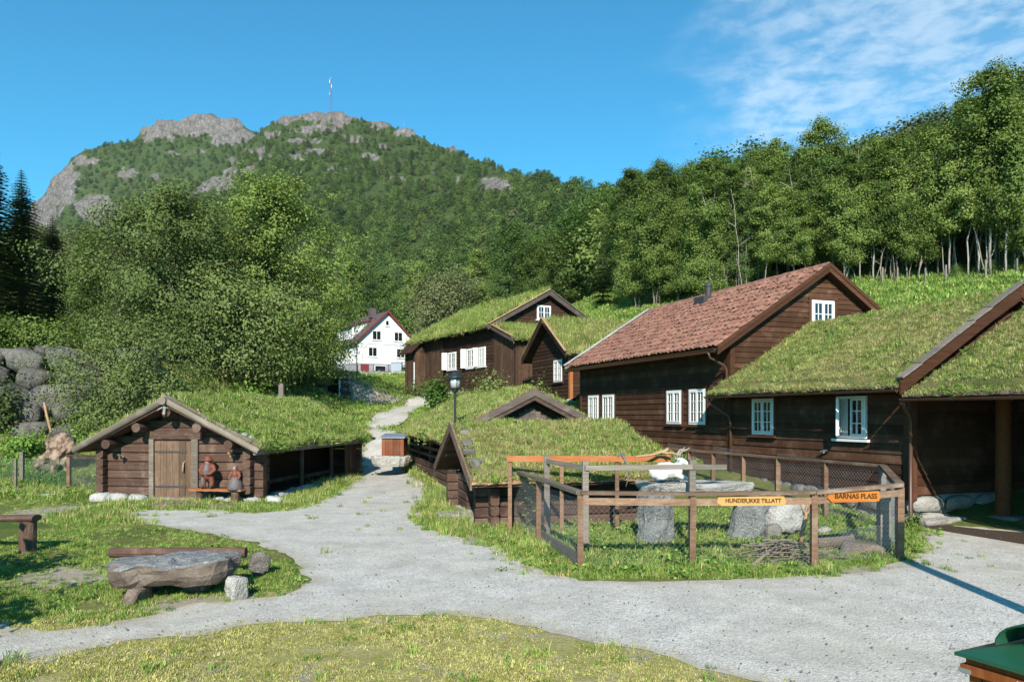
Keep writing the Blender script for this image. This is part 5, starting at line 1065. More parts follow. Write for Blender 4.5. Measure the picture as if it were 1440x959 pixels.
# cellar mouth in the bank
cp_ = Vector((CELX, CELY, zt(CELX, CELY-.2))); cel = empty("root_cellar", cp_, math.radians(8), "dark cellar doorway framed by stone in the grassy bank", "cellar"); K = cp_.y/FPX
stones(cel, "fnd", ROCK, (.42, .0, -.2), (1.0, .1, -.2), 1.95, .34, .5, 31, 5, .03); stones(cel, "fnd", ROCK, (-1.0, .1, -.2), (-.45, .0, -.2), 1.95, .34, .5, 32, 5, .03)
b = MB(); b.box(-.9, .9, -.25, .9, 1.68, 1.86); b.build("lintel", LOG_GREY, cel); b = MB(); b.box(-.5, .5, .5, .6, -.3, 1.8); b.build("cellar_shade_panel", BLACKWOOD, cel)  # dark panel behind the posts stands in for the unlit cellar
for x in (-.36, .40): b = MB(); b.box(x-.05, x+.05, -.12, -.02, -.1, 1.66); b.build("door_post", WHITE if x > 0 else GREY_W, cel)

# ------------------------------------------------------------------ children's pen
def chain(parent, p, q, z0, z1, s=.05, t=.0022, mat=None, zq0=None, bulge=0.0):
    # diamond wire netting between p and q (plan points), from z0 to z1
    p, q = Vector((p[0], p[1], 0)), Vector((q[0], q[1], 0)); L = (q-p).length; d = (q-p)/L; n = Vector((-d.y, d.x, 0)); H = z1-z0; b = MB()
    zq0 = z0 if zq0 is None else zq0
    def P(a, h, o=0): k = (h/H); return p+d*a+Vector((0,0,z0+(zq0-z0)*a/L+h))+n*(o+bulge*math.sin(math.pi*a/L)*(1-k)*.6)
    c = -H
    while c < L:
        for sg in (1, -1):
            a0, a1 = (c, c+H) if sg == 1 else (c+H, c); h0, h1 = 0.0, H; A0, A1 = a0, a1
            pts = []
            lo, hi = 0.0, 1.0
            da = A1-A0
            for lim, s_ in ((0, 1), (L, -1)):
                if abs(da) > 1e-6:
                    tt = (lim-A0)/da
                    if (da > 0) == (s_ == 1): lo = max(lo, tt)
                    else: hi = min(hi, tt)
            if hi-lo > .01:
                w = t*sg; N = 3 if bulge else 1; pts = [P(A0+da*(lo+(hi-lo)*i/N), H*(lo+(hi-lo)*i/N), w) for i in range(N+1)]; b.tube(pts, t, 3, cap=False)
        c += s
    for h in (0, H): b.tube([P(0, h), P(L, h)], t*1.3, 4)
    return b.build("wire_netting", mat or WIRE, parent)
def post(parent, x, y, z0, z1, w=.09, mat=POST_W, name="post", lean=(0, 0)):
    b = MB(); b.box(-w/2, w/2, -w/2, w/2, 0, z1-z0); o = b.build(name, mat, parent, (x, y, z0)); o.rotation_euler = (lean[0], lean[1], rng.uniform(-.08, .08)); return o
def rail(parent, p, q, w=.10, h=.045, mat=RAIL_W, name="rail"):
    p, q = Vector(p), Vector(q); m = (p+q)/2; b = MB(); L = (q-p).length; b.box(-L/2, L/2, -w/2, w/2, -h/2, h/2); o = b.build(name, mat, parent); d = (q-p).normalized(); s = Vector((0,0,1)).cross(d).normalized(); o.matrix_local = frame(m, d, s, d.cross(s)); return o
FP = [gp(717,738), gp(757,764), gp(816,802), gp(973,799), gp(1144,797), gp(1265,786)]
pen = empty("pen_fence", (0, 0, 0), 0, "brown timber and wire netting fence round the grassy pen", "fence")
BK = [Vector((7.12, 14.35, 0)), Vector((6.1, 17.15, 0)), Vector((5.25, 19.5, 0)), Vector((4.5, 21.6, 0))]
tops = [1.12, 1.10, 1.10, 1.07, 1.08, 1.13]
for i, p in enumerate(FP): post(pen, p.x, p.y, -.1, tops[i]-.03, .085 if i != 5 else .10, POST_W, lean=(rng.uniform(-.012, .012), rng.uniform(-.012, .012)))
for i in range(5):
    a, c = FP[i], FP[i+1]
    if i == 1: continue
    e = FP[i+2] if i == 0 else c
    rail(pen, (a.x, a.y-.02, tops[i]), (e.x, e.y-.02, tops[i+2 if i == 0 else i+1]), .13, .05, RAIL_W if i else LOG_GREY)
    if i >= 2: rail(pen, (a.x, a.y-.02, tops[i]-.12), (e.x, e.y-.02, tops[i+1]-.12), .03, .10, POST_W)
for i in range(5): chain(pen, FP[i], FP[i+1], .06, tops[i]-.10, .078, .0011, WIRE)
rail(pen, (FP[0].x+.05, FP[0].y+.05, .38), (FP[1].x+.12, FP[1].y+.12, .38), .03, .12, LOG); rail(pen, (FP[1].x+.05, FP[1].y+.05, .14), (FP[2].x+.05, FP[2].y+.05, .12), .03, .16, LOG_GREY)
zb = lambda p: zt(p.x, p.y)
bt = 1.22
for i, p in enumerate(BK): post(pen, p.x, p.y, zb(p)-.1, bt-.02, .10, POST_W if i else GREY_W)
for i in range(3):
    a, c = BK[i], BK[i+1]; rail(pen, (a.x, a.y, bt), (c.x, c.y, bt), .12, .05, RAIL_W); chain(pen, a, c, zb(a)+.02, bt-.04, .085, .0014, WIRE, zb(c)+.02)
    m = (a+c)/2; post(pen, m.x, m.y, zb(m)-.1, bt-.02, .09, POST_W)
rail(pen, (FP[5].x, FP[5].y, tops[5]+.01), (BK[0].x, BK[0].y, bt), .13, .05, RAIL_W); chain(pen, FP[5], BK[0], .05, 1.05, .08, .0014, WIRE)
gpst = gp(1247, 778); post(pen, gpst.x, gpst.y+.1, -.05, 1.02, .16, GREY_W)
# netting sagging inside the right bay
chain(pen, (4.95, 11.25), (6.0, 11.9), .03, .45, .055, .0016, WIRE, None, .35)
# inner grey rails and the orange rail by the hut
inn = empty("rail_fence", (0, 0, 0), 0, "silver grey rail fence with tall posts inside the pen", "fence")
I = [px(769,641,13.4), px(823,650,12.3), px(973,648,12.2), px(1168,655,12.4)]
for i, p in enumerate(I[:3]): post(inn, p.x, p.y, -.05, p.z+.02, .10, GREY_W)
for i in range(2): rail(inn, (I[i].x, I[i].y-.06, I[i].z-.09), (I[i+1].x, I[i+1].y-.06, I[i+1].z-.09), .035, .08, GREY_W)
e_ = px(1020,655,12.3); rail(inn, (I[2].x, I[2].y-.06, I[2].z-.09), (e_.x, e_.y-.06, I[2].z-.10), .035, .08, GREY_W)
orf = empty("rail_fence", (0, 0, 0), 0, "orange-brown single rail fence in front of the tiny hut's roof", "fence")
O3 = [px(717,645,13.75), px(790,645,13.7), px(868,645,13.65), px(943,645,13.6)]
for p in O3[:3]: post(orf, p.x, p.y+.05, -.05, p.z+.06, .07, POST_W)
rail(orf, (O3[0].x-.05, O3[0].y, O3[0].z), (O3[3].x, O3[3].y, O3[3].z), .03, .11, WOOD_RED)
# antler-like pale branches tied to the rails
def branch(name, paths, mat, label, cat="branch"):
    b = MB()
    for (pts, r0, r1) in paths: k = len(pts); b.tube(pts, [r0+(r1-r0)*i/(k-1) for i in range(k)], 6)
    o = b.build(name, mat, None, None, True); return tag(o, label, cat)
branch("antler_branch", [([px(874,638,13.3), px(880,648,13.2), px(886,660,13.1), px(884,668,13.1)], .03, .012), ([px(874,638,13.3), px(868,643,13.3)], .025, .01), ([px(880,662,13.1), px(884,672,13.1), px(880,684,13.1)], .02, .008)], GREY_W, "short pale forked branch tied to the rail left of the goat")
branch("antler_branch", [([px(893,642,13.3), px(915,640,13.4), px(935,634,13.5), px(940,631,13.5)], .02, .035), ([px(928,637,13.5), px(945,637,13.4), px(958,640,13.4)], .03, .012), ([px(932,636,13.5), px(941,641,13.4)], .02, .01)], PALE_W, "long pale driftwood branch lying along the orange rail above the goat")
# signs
def sign(name, xa, xb, yt, yb, Yl, Yr, mat, text, label):
    a, c = px(xa, (yt+yb)/2, Yl), px(xb, (yt+yb)/2, Yr); c.z = px(xb, (yt+yb)/2, Yr).z; L = (c-a).length; H = (yb-yt)/FPX*(Yl+Yr)/2; d = (c-a).normalized(); s = Vector((0,0,1)).cross(d).normalized(); b = MB()
    q = H*.42; b.prism([(0, .02, -H*.15), (q*.35, .02, H*.5), (L-.04, .02, H*.5), (L-.02, .02, .12*H), (L, .02, 0), (L-.03, .02, -H*.38), (L-.10, .02, -H*.45), (q*1.1, .02, -H*.5)], (0, -.028, 0)); o = b.build(name, mat); o.matrix_world = frame((a.x, a.y, a.z), d, s, d.cross(s)); tag(o, label, "sign")
    cu = bpy.data.curves.new("lettering", 'FONT'); cu.body = text; cu.align_x = 'CENTER'; cu.align_y = 'CENTER'; cu.size = H*.62; cu.extrude = .001; cu.offset = .0022; cu.materials.append(INK); t = bpy.data.objects.new("lettering", cu); COL.objects.link(t); t.parent = o
    bpy.context.view_layer.update(); w = t.dimensions.x or 1; mt_ = bpy.data.meshes.new_from_object(t.evaluated_get(bpy.context.evaluated_depsgraph_get())); bpy.data.objects.remove(t); t = put("lettering", mt_, o); t.matrix_local = frame((L*.52, -.0115, H*.02), (1,0,0), (0,0,1), (0,-1,0), (L*.80/w, 1, 1)); return o
sign("sign", 1008, 1106, 697.5, 711, 10.68, 10.72, SIGN_W1, "HUNDER,IKKE TILLATT", "pale wooden arrow-shaped sign reading HUNDER,IKKE TILLATT on the pen rail")
sign("sign", 1164, 1238, 690, 706, 10.82, 11.20, SIGN_W2, "BARNAS PLASS", "orange wooden sign reading BARNAS PLASS near the pen's right corner")
# rocks in the pen
sp = gp(924, 768); slab("standing_stone", 201, .56, .34, 1.05, (sp.x, sp.y+.15, .44), .1, ROCK_SLAB, None, 1.14, .11, ex=3.0, label="tall grey standing stone in the pen holding up the goat's slab", cat="stone")
slab_c = px(975, 684, 12.85); slab("table_slab", 202, 1.80, .80, .15, (slab_c.x, slab_c.y, .97), .04, ROCK_PALE, None, .93, .035, label="long pale stone slab the white goat lies on", cat="stone")
s2 = px(1052, 722, 13.2); slab("support_stone", 203, .58, .4, .85, (s2.x, s2.y, .34), -.3, ROCK_SLAB, None, 1.2, .07, label="grey leaning stone below the right end of the goat's slab", cat="stone", tilt=(0, .2))
wb = px(1096, 716, 13.6); rock("white_boulder", 204, (.85, .7, .62), (wb.x, wb.y, .34), .5, ROCK_WHITE, label="big whitish boulder in the pen below the pale sign", cat="boulder", sub=3, rough=.18)
sb = gp(1084, 758); rock("field_stone", 205, (.34, .3, .34), (sb.x, sb.y, .12), .2, ROCK, label="small grey stone in the grass left of the brush pile", cat="stone", sub=3)
sb = gp(1158, 752); rock("field_stone", 206, (.34, .25, .2), (sb.x, sb.y, .06), .7, ROCK_PALE, label="small pale stone in the pen behind the right netting", cat="stone", sub=2)
sb = gp(1215, 775); rock("field_stone", 207, (.75, .45, .26), (sb.x, sb.y, .05), -.5, ROCK_BROWN, label="low brown stone at the pen's right corner", cat="stone", sub=3)
# brush pile
bpz = gp(1112, 792); br = MB(); r_ = random.Random(4)
for i in range(90):
    a = r_.uniform(0, 6.28); d = abs(r_.gauss(0, .34)); c = Vector((d*math.cos(a)*1.5, d*math.sin(a)*.6, max(.02, .24-.30*d)*r_.uniform(.2, 1.2))); e = Vector((r_.gauss(0, .32), r_.gauss(0, .16), r_.uniform(-.05, .12))); br.tube([c-e, c+Vector((0,0,.02)), c+e], [.010, .008, .003], 4, cap=False)
o = br.build("brush_pile", LOG_GREY, None, (bpz.x, bpz.y+.35, 0)); tag(o, "tangled pile of dead twigs on bare earth in the pen", "brush pile", kind="stuff")
branch("forked_branch", [([px(1126,764,11.9), px(1129,745,11.9), px(1133,725,11.85), px(1137,703,11.8)], .042, .022), ([px(1131,724,11.85), px(1127,712,11.8), px(1125,703,11.8)], .018, .008), ([px(1133,723,11.85), px(1140,705,11.75)], .02, .012)], PALE_W, "peeled orange-pale forked branch stuck upright in the brush pile")
branch("dead_branch", [([gp(1062,802)+Vector((0,.1,.05)), gp(1080,795)+Vector((0,.2,.10)), gp(1100,782)+Vector((0,.2,.16)), gp(1118,770)+Vector((0,.2,.2))], .03, .014), ([gp(1085,793)+Vector((0,.2,.1)), gp(1078,775)+Vector((0,.1,.3))], .014, .006)], LOG_GREY, "grey dead branch lying in front of the brush pile")
# trough log in the right bay
tl_ = gp(1180, 772); lg = log(None, (tl_.x-.45, tl_.y-.1, .13), (tl_.x+.25, tl_.y+.15, .14), .22, .22, LOGS_G, "fallen_log", label="short weathered log lying behind the right netting of the pen", cat="log")

# ------------------------------------------------------------------ white goat lying on the slab
def capsules(parts, voxel):
    # parts: list of (points, radii[, zscale]); fused into one skin by a voxel remesh
    b = MB()
    for (pts, rad) in parts:
        pts = [Vector(p) for p in pts]; P, R_ = [], []
        d0 = (pts[1]-pts[0]).normalized(); d1 = (pts[-1]-pts[-2]).normalized()
        for a in (80, 50, 25): P.append(pts[0]-d0*rad[0]*math.sin(math.radians(a))); R_.append(rad[0]*math.cos(math.radians(a)))
        P += pts; R_ += list(rad)
        for a in (25, 50, 80): P.append(pts[-1]+d1*rad[-1]*math.sin(math.radians(a))); R_.append(rad[-1]*math.cos(math.radians(a)))
        b.tube(P, R_, 12)
    return b
def skin(name, parts, voxel, mat, parent=None):
    o = capsules(parts, voxel).build(name, mat, parent, None, True); m = o.modifiers.new("fuse", 'REMESH'); m.mode = 'VOXEL'; m.voxel_size = voxel; m.use_smooth_shade = True
    s = o.modifiers.new("soft", 'SMOOTH'); s.factor = .5; s.iterations = 3; return o
FUR = plain("white_fur", (.60, .575, .53), .95, .1, var=.12, bump=1.0); HORN = plain("horn", (.34, .29, .22), .6)
gl = px(940, 676, 12.8); goat = empty("goat", (gl.x-.02, gl.y+.02, 1.07), math.radians(8), "white horned goat lying on the pale slab in the pen", "goat"); goat.scale = (.78, .78, .82)
skin("body", [([(-.26,0,.17),(-.12,0,.20),(.06,0,.21),(.20,-.01,.20)], (.15,.185,.185,.15)), ([(.18,-.01,.24),(.27,-.03,.33),(.30,-.05,.39)], (.12,.085,.07)),
    ([(.28,-.05,.42),(.36,-.11,.39),(.42,-.16,.35)], (.072,.058,.036)), ([(.30,-.12,.42),(.34,-.13,.41)], (.02,.02)),
    ([(-.22,-.08,.12),(-.10,-.17,.08),(-.24,-.20,.04),(-.30,-.20,.03)], (.10,.07,.035,.028)), ([(-.22,.08,.12),(-.10,.17,.08),(-.24,.20,.04)], (.10,.07,.035)),
    ([(.18,-.09,.14),(.28,-.16,.08),(.42,-.17,.04),(.50,-.17,.03)], (.08,.05,.034,.028)), ([(.18,.08,.14),(.30,.10,.06),(.22,.13,.03)], (.08,.05,.03)),
    ([(.26,.01,.46),(.22,.09,.45)], (.03,.014)), ([(.25,-.10,.46),(.20,-.17,.43)], (.03,.014)), ([(-.38,0,.22),(-.44,0,.26)], (.04,.02)), ([(.40,-.17,.30),(.40,-.17,.25)], (.02,.008))], .014, FUR, goat)
for s in (-1, 1):
    b = MB(); P = [(.27, -.05+s*.035, .47), (.25, -.05+s*.06, .56), (.31, -.05+s*.09, .63), (.40, -.05+s*.12, .65), (.45, -.05+s*.14, .70)]; b.tube(P, [.026, .023, .019, .013, .004], 8); b.build("horn", HORN, goat, smooth=True)
for s in (-1, 1): b = MB(); b.lathe([(.002, -.012), (.010, -.006), (.012, 0), (.010, .006), (.002, .012)], 8, (.345, -.115+s*.055, .425)); b.build("eye", BLACKMETAL, goat)

# ------------------------------------------------------------------ bench with two carved figures by the cabin door
Rl = Matrix.Rotation(T5, 4, 'Z'); Ml = Matrix.Translation(LO)@Rl
bench = empty("bench", Ml@Vector((1.32, -.42, 0)), T5, "small plank bench carrying two carved figures beside the cabin door", "bench")
b = MB(); b.prism([(-.74,-.14,.30),(.62,-.14,.30),(.66,.14,.30),(-.74,.14,.30)], (0,0,.05)); b.build("seat", WOOD_RED, bench)
for x in (-.52, .42): b = MB(); b.tube([(x,0,-.05),(x,0,.298)], [.085,.085], 10); b.build("leg", LOG, bench)
C_RED = plain("carved_red", (.17, .05, .028), .55, .3, var=.3, bump=.5); C_GREY = plain("carved_grey", (.12, .10, .098), .6, .3, var=.35, bump=.6); C_SKIN = plain("carved_pale", (.34, .22, .15), .6, var=.2); C_DARK = plain("carved_dark", (.05, .035, .028), .6, var=.3)
man = empty("carved_figure", Ml@Vector((1.02, -.42, .37)), T5, "carved wooden man in red trousers and hat standing on the bench", "figure", None)
skin("body", [([(-.10,-.02,.02),(-.11,0,.14),(-.08,0,.28)], (.055,.062,.075)), ([(.09,-.02,.02),(.10,0,.14),(.07,0,.28)], (.055,.062,.075)), ([(0,0,.30),(0,0,.40),(0,0,.50),(0,0,.57)], (.12,.13,.135,.10)),
    ([(-.13,0,.54),(-.19,-.03,.44),(-.12,-.12,.36),(-.05,-.14,.35)], (.055,.05,.04,.032)), ([(.13,0,.54),(.19,-.03,.44),(.12,-.12,.36),(.05,-.14,.35)], (.055,.05,.04,.032)), ([(0,0,.58),(0,-.01,.66)], (.05,.075))], .013, C_RED, man)
skin("shirt", [([(0,-.055,.36),(0,-.06,.44),(0,-.05,.53)], (.10,.105,.085))], .013, C_GREY, man); skin("trouser_patch", [([(-.115,-.035,.08),(-.115,-.03,.22)], (.052,.058))], .013, C_GREY, man)
skin("face", [([(0,-.05,.62),(0,-.05,.68)], (.055,.052)), ([(0,-.10,.65),(0,-.115,.64)], (.016,.012))], .009, C_SKIN, man); b = MB(); b.lathe([(.01,.66),(.125,.665),(.135,.69),(.085,.715),(.08,.76),(.05,.785),(.005,.79)], 16); b.build("hat", C_RED, man, smooth=True)
b = MB(); b.tube([(-.025,-.10,.668),(-.025,-.106,.668)], .009, 6); b.tube([(.025,-.10,.668),(.025,-.106,.668)], .009, 6); b.tube([(-.03,-.098,.612),(.03,-.098,.612)], .006, 5); b.build("face_carving", C_DARK, man)
for s in (-1, 1): skin("boot", [([(s*.10,-.0,.03),(s*.11,-.09,.025)], (.05,.04))], .012, C_DARK, man)
wom = empty("carved_figure", Ml@Vector((1.74, -.44, .35)), T5, "carved wooden woman in a grey bell skirt beside the bench", "figure")
b = MB(); b.lathe([(.185,-.02),(.19,.03),(.165,.14),(.13,.24),(.085,.30),(.07,.31)], 20); b.build("skirt", C_GREY, wom, smooth=True)
b = MB(); b.tube([(0,0,-.3),(0,0,-.03)], .10, 10); b.build("stump", LOG, wom)
skin("body", [([(0,0,.28),(0,0,.36),(0,0,.42)], (.075,.088,.07)), ([(-.09,0,.41),(-.13,-.02,.33),(-.12,-.07,.26)], (.04,.036,.028)), ([(.09,0,.41),(.13,-.02,.33),(.12,-.07,.26)], (.04,.036,.028)), ([(0,0,.44),(0,-.01,.51)], (.035,.055))], .011, C_RED, wom)
skin("headscarf", [([(0,.015,.49),(0,.01,.54)], (.065,.058))], .011, C_GREY, wom); skin("face", [([(0,-.045,.49),(0,-.045,.525)], (.04,.036)), ([(0,-.08,.505),(0,-.09,.50)], (.010,.008))], .008, C_SKIN, wom); skin("apron", [([(0,-.10,.06),(0,-.075,.26)], (.10,.05))], .013, C_GREY, wom)

# ------------------------------------------------------------------ stone table and stones on the left lawn
tp_ = gp(245, 820); tp_ = Vector((-4.16, 8.7, 0)); slab("stone_table", 309, 1.34, .92, .29, (tp_.x+.0, tp_.y+.50, .295), .05, ROCK_TABLE, None, .86, .085, (0, -.02), n=26, ex=4.5, label="big flat-topped brown boulder serving as a table on the left lawn", cat="boulder")
for i, (a, c_, w) in enumerate(((.30, -.10, .5), (-.35, .15, .4))): rock("prop_stone", 310+i, (w*.8, .3, .22), (tp_.x+a*.8, tp_.y+.62+c_*.5, .07), .2*i, ROCK_WALL, label=["grey stone wedged under the right of the table boulder", "dark stone wedged under the left of the table boulder"][i], cat="stone")
lp = px(341, 773, 10.25); log(None, (lp.x-1.84, lp.y+.05, .30), (lp.x+.05, lp.y, .31), .13, .14, LOGS_R, "bench_log", label="dark log bench rail behind the table boulder", cat="log")
for i, (xp, yp, d, z, ml, lb) in enumerate(((365,808,(.32,.26,.40),.14,ROCK,"squat grey stone right of the table, farther of two"), (333,842,(.28,.25,.42),.14,ROCK_PALE,"pale upright stone right of the table, nearer of two"), (193,845,(.46,.22,.24),.06,ROCK_BROWN,"low brown stone in the grass before the table's left end"))):
    p = gp(xp, yp); rock("field_stone", 320+i, d, (p.x, p.y, z), .2+i*.7, ml, label=lb, cat="stone", sub=3, rough=.2)
# log bench at the left edge
lb_ = gp(39, 776); lbn = empty("log_bench", lb_, math.radians(4), "rough dark log bench on stumps at the left edge of the lawn", "bench")
log(lbn, (-3.4, 0, .545), (.14, 0, .545), .30, .11, LOGS_R, "seat"); log(lbn, (0, 0, -.1), (0, 0, .50), .25, .25, [log_mesh(LOG, 99, 14, 6, False)], "stump"); log(lbn, (-2.4, 0, -.1), (-2.4, 0, .50), .25, .25, [log_mesh(LOG, 98, 14, 6, False)], "stump")
# long log, stones, stump and netting at the far left
ll = gp(90, 688); log(None, (ll.x-4.2, ll.y+.3, .30), (ll.x-.02, ll.y, .26), .34, .36, LOGS_G, "fallen_log", label="long grey log lying beside the left fence", cat="log")
p = gp(52, 702); rock("flat_stone", 340, (1.3, .6, .2), (p.x, p.y+.2, .05), .1, ROCK_PALE, label="flat pale stone in the grass before the long grey log", cat="stone", sub=3)
lf = empty("netting_fence", (0, 0, 0), 0, "wire netting fence with thin posts left of the log cabin", "fence")
q = [px(97,682,20.6), px(146,684,20.2), px(31,680,21.2), px(22,692,20.0)]
post(lf, q[0].x, q[0].y, 0, q[0].z+.83, .09, POST_W); rail(lf, (q[0].x-.05, q[0].y, q[0].z+.82), (q[1].x+.1, q[1].y, q[0].z+.80), .1, .06, LOG); chain(lf, q[0], q[1], .15, q[0].z+.75, .07, .003, WIRE)
post(lf, q[2].x, q[2].y, 0, px(31,635,21.2).z, .10, GREY_W); post(lf, q[3].x, q[3].y, -.1, px(22,645,20.).z, .06, GREY_W); chain(lf, q[2], (q[0].x, q[0].y), .15, .95, .09, .004, WIREGREEN); chain(lf, (q[2].x-3, q[2].y+.4), q[2], .15, .95, .09, .004, WIREGREEN)
STUMPM = wood("stripped_stump", (.10, .065, .048), (.36, .25, .18), (.04, .03, .024), grain=(7, 7, 2.5), kind='pos', bump=.8)  # dark noise patches painted as the shaded hollows, not wear
st = px(86, 655, 22.5); stump = empty("tree_stump", (st.x, st.y, zt(st.x, st.y)), 0, "gnarled pale tree stump with hollows beside the boulder wall", "stump")
skin("bole", [([(.05,0,.75),(.1,0,1.05),(.05,0,1.28)], (.40,.46,.30)), ([(-.25,-.1,.9),(-.3,-.15,1.15)], (.22,.22)), ([(.4,-.1,.9),(.42,-.1,1.2)], (.2,.2)), ([(.05,-.2,.7),(.0,-.3,.4),(-.12,-.35,.15)], (.26,.24,.14)), ([(.25,-.15,.6),(.3,-.2,.2)], (.16,.14)), ([(-.25,-.1,.75),(-.6,-.1,.5),(-.8,-.1,.2)], (.2,.22,.18))], .045, STUMPM, stump); stump.scale = (.8, .8, .8); tx_ = bpy.data.textures.new('gnarl', 'CLOUDS'); tx_.noise_scale = .22; dm_ = stump.children[0].modifiers.new('gnarl', 'DISPLACE'); dm_.texture = tx_; dm_.strength = .32; dm_.mid_level = .55
rock("root_clod", 351, (1.1, .7, .8), (-.55, .05, .38), .2, LOG_GREY, stump, 3, .35)
branch("leaning_pole", [([px(62,566,22.9), px(66,585,22.8), px(72,608,22.6)], .035, .04)], PALE_W, "thin pale pole leaning behind the gnarled stump")
# boulder wall
bw = empty("boulder_wall", (0, 0, 0), 0, "high wall of stacked grey boulders at the far left", "wall"); r_ = random.Random(12); BS = stone_set("boul", ROCK_WALL, 7, 2)
for row in range(5):
    x = -24.0+r_.uniform(0, .8)
    while x < -13.6-row*.2:
        w = r_.uniform(.9, 1.75); h = r_.uniform(.75, 1.05); y = 26.9+row*.42+r_.uniform(-.15, .15)+max(0, x+14)*.35; z = 1.55+row*.68
        put("boulder", BS[r_.randrange(7)], bw, Matrix.Translation((x+w/2, y, z+r_.uniform(-.1, .1)))@Matrix.Rotation(r_.uniform(-.35, .35), 4, 'Z')@Matrix.Rotation(r_.uniform(-.25, .25), 4, 'Y')@Matrix.Diagonal((w*1.12, 1.1, h*1.12, 1))); x += w
for i, (xp, yp, s) in enumerate(((33,505,1.1),(110,512,.9),(60,500,.8),(2,512,1.0))): p = px(xp, yp, 29.5); put("boulder", BS[i], bw, Matrix.Translation(p)@Matrix.Diagonal((s, .9, s, 1)))
b = MB(); b.prism([(-26,28.2,.5),(-14.5,29.0,.5),(-14.5,30.0,3.6),(-26,29.9,4.6)], (0,1.0,0)); b.build("backfill", SOILM, bw)

# ------------------------------------------------------------------ lamp post, boxes, bins
def lamp(loc, H, label, name="lamp_post"):
    o = empty(name, loc, 0, label, "lamp post"); b = MB(); b.tube([(0,0,-.2),(0,0,H*.36),(0,0,H*.37)], [.055,.055,.034], 12); b.tube([(0,0,H*.37),(0,0,H*.80)], [.032,.030], 10); b.build("pole", BLACKMETAL, o, smooth=False)
    h0 = H*.80; b = MB(); b.lathe([(.03,h0),(.085,h0+.03),(.10,h0+.10),(.125,h0+.13)], 16); b.build("lantern_base", BLACKMETAL, o); b = MB(); b.lathe([(.12,h0+.131),(.145,h0+.40)], 16); b.build("lantern_glass", LAMPGLASS, o, smooth=True)
    b = MB(); b.lathe([(.24,h0+.385),(.245,h0+.402),(.15,h0+.45),(.13,h0+.50),(.07,h0+.56),(.02,h0+.585)], 18); b.build("cap", BLACKMETAL, o, smooth=True)
    for i in range(4): a = i*math.pi/2+.4; b = MB(); b.beam((math.cos(a)*.128, math.sin(a)*.128, h0+.12), (math.cos(a)*.152, math.sin(a)*.152, h0+.40), .016, .016); b.build("bar", BLACKMETAL, o)
    return o
lp_ = px(640, 600, 19.4); lamp((lp_.x, lp_.y, 0), px(640,513,19.4).z-.04, "black lantern on a slim pole behind the tiny hut")
# a second timber lamp pole stands out of frame on the right and throws its shadow over the gravel
b = MB(); b.box(-.10, .10, -.10, .10, -.1, 4.3); o = b.build("timber_pole", POST_W, None, (5.57, 5.3, 0)); tag(o, "square timber pole whose shadow crosses the gravel at right", "pole")
bx_ = px(553, 640, 26.0); bxo = empty("wooden_box", (bx_.x, bx_.y, zt(bx_.x, bx_.y)), math.radians(-6), "red-brown wooden box with grey lid by the path beside the sheep shed", "box")
zt_ = px(553, 640, 26).z-bxo.location.z
for i in range(6): b = MB(); b.box(-.33+i*.13+.002, -.33+i*.13+.128, -.30, -.27, zt_, zt_+.60); b.build("board", BOX_W, bxo)
b = MB(); b.box(-.325, .445, -.268, .3, zt_, zt_+.60); b.build("body", BOX_W, bxo); b = MB(); b.prism([(-.38,-.36,zt_+.602),(.5,-.36,zt_+.602),(.5,.34,zt_+.72),(-.38,.34,zt_+.72)], (0,0,.04)); b.build("lid", ZINC, bxo)
slab("footing_stone", 360, 1.25, .75, .36, (-.08, -.05, zt_-.19), 0, ROCK_PALE, bxo)
pq = px(396, 570, 28.6); b = MB(); b.box(-.09, .09, -.09, .09, -1.2, .78); b.prism([(-.09,-.09,.78),(.09,-.09,.78),(0,0,.86)], (0,.001,0)); o = b.build("grey_post", GREY_W, None, pq); tag(o, "square grey post behind the log cabin's turf roof", "post")
# litter bin at the lower right
bc = px(1350, 917, 4.05); bb = empty("litter_bin", (bc.x, bc.y, 0), math.radians(-63), "brown slatted litter bin with green metal lid at the lower right", "bin")
zB = bc.z; Wb = .62
lid = MB(); lid.box(-.02, Wb+.02, -.02, Wb+.02, zB-.016, zB+.0); lid.prism([(-.02,-.02,zB),(Wb+.02,-.02,zB),(Wb*.72,Wb*.3,zB+.07),(Wb*.28,Wb*.3,zB+.07)], (0,0,.001)); 
lid.v = lid.v[:8]; lid.f = lid.f[:6]; lid.m = lid.m[:6]
lid.add([(-.02,-.02,zB+.001),(Wb+.02,-.02,zB+.001),(Wb+.02,Wb+.02,zB+.001),(-.02,Wb+.02,zB+.001),(Wb*.30,Wb*.30,zB+.065),(Wb*.70,Wb*.30,zB+.065),(Wb*.70,Wb*.70,zB+.065),(Wb*.30,Wb*.70,zB+.065)], [(0,1,5,4),(1,2,6,5),(2,3,7,6),(3,0,4,7),(4,5,6,7)])
lidob = lid.build("lid", GREENLID, bb)
hd = MB(); k = 12; A = [(math.cos(math.pi*i/k), math.sin(math.pi*i/k)) for i in range(k+1)]
hd.add([(Wb*.5+c_*.21, y, zB+.05+s_*.15) for y in (Wb*.22, Wb*.80) for (c_, s_) in A]+[(Wb*.5+c_*.20, y, zB+.05+s_*.14) for y in (Wb*.22, Wb*.80) for (c_, s_) in A], [(i, i+1, k+2+i, k+1+i) for i in range(k)]+[(2*k+3+i, 2*k+2+i, 3*k+3+i, 3*k+4+i) for i in range(k)]+[(i+1, i, 2*k+2+i, 2*k+3+i) for i in range(k)]+[(k+1+i, k+2+i, 3*k+4+i, 3*k+3+i) for i in range(k)]); hd.build("hood", GREENLID, lidob, smooth=True)
BINW = wood("bin_slat", (.15, .045, .013), (.23, .075, .024), None, grain=(25, 25, 2), var=(.85, 1.15), bump=.15)
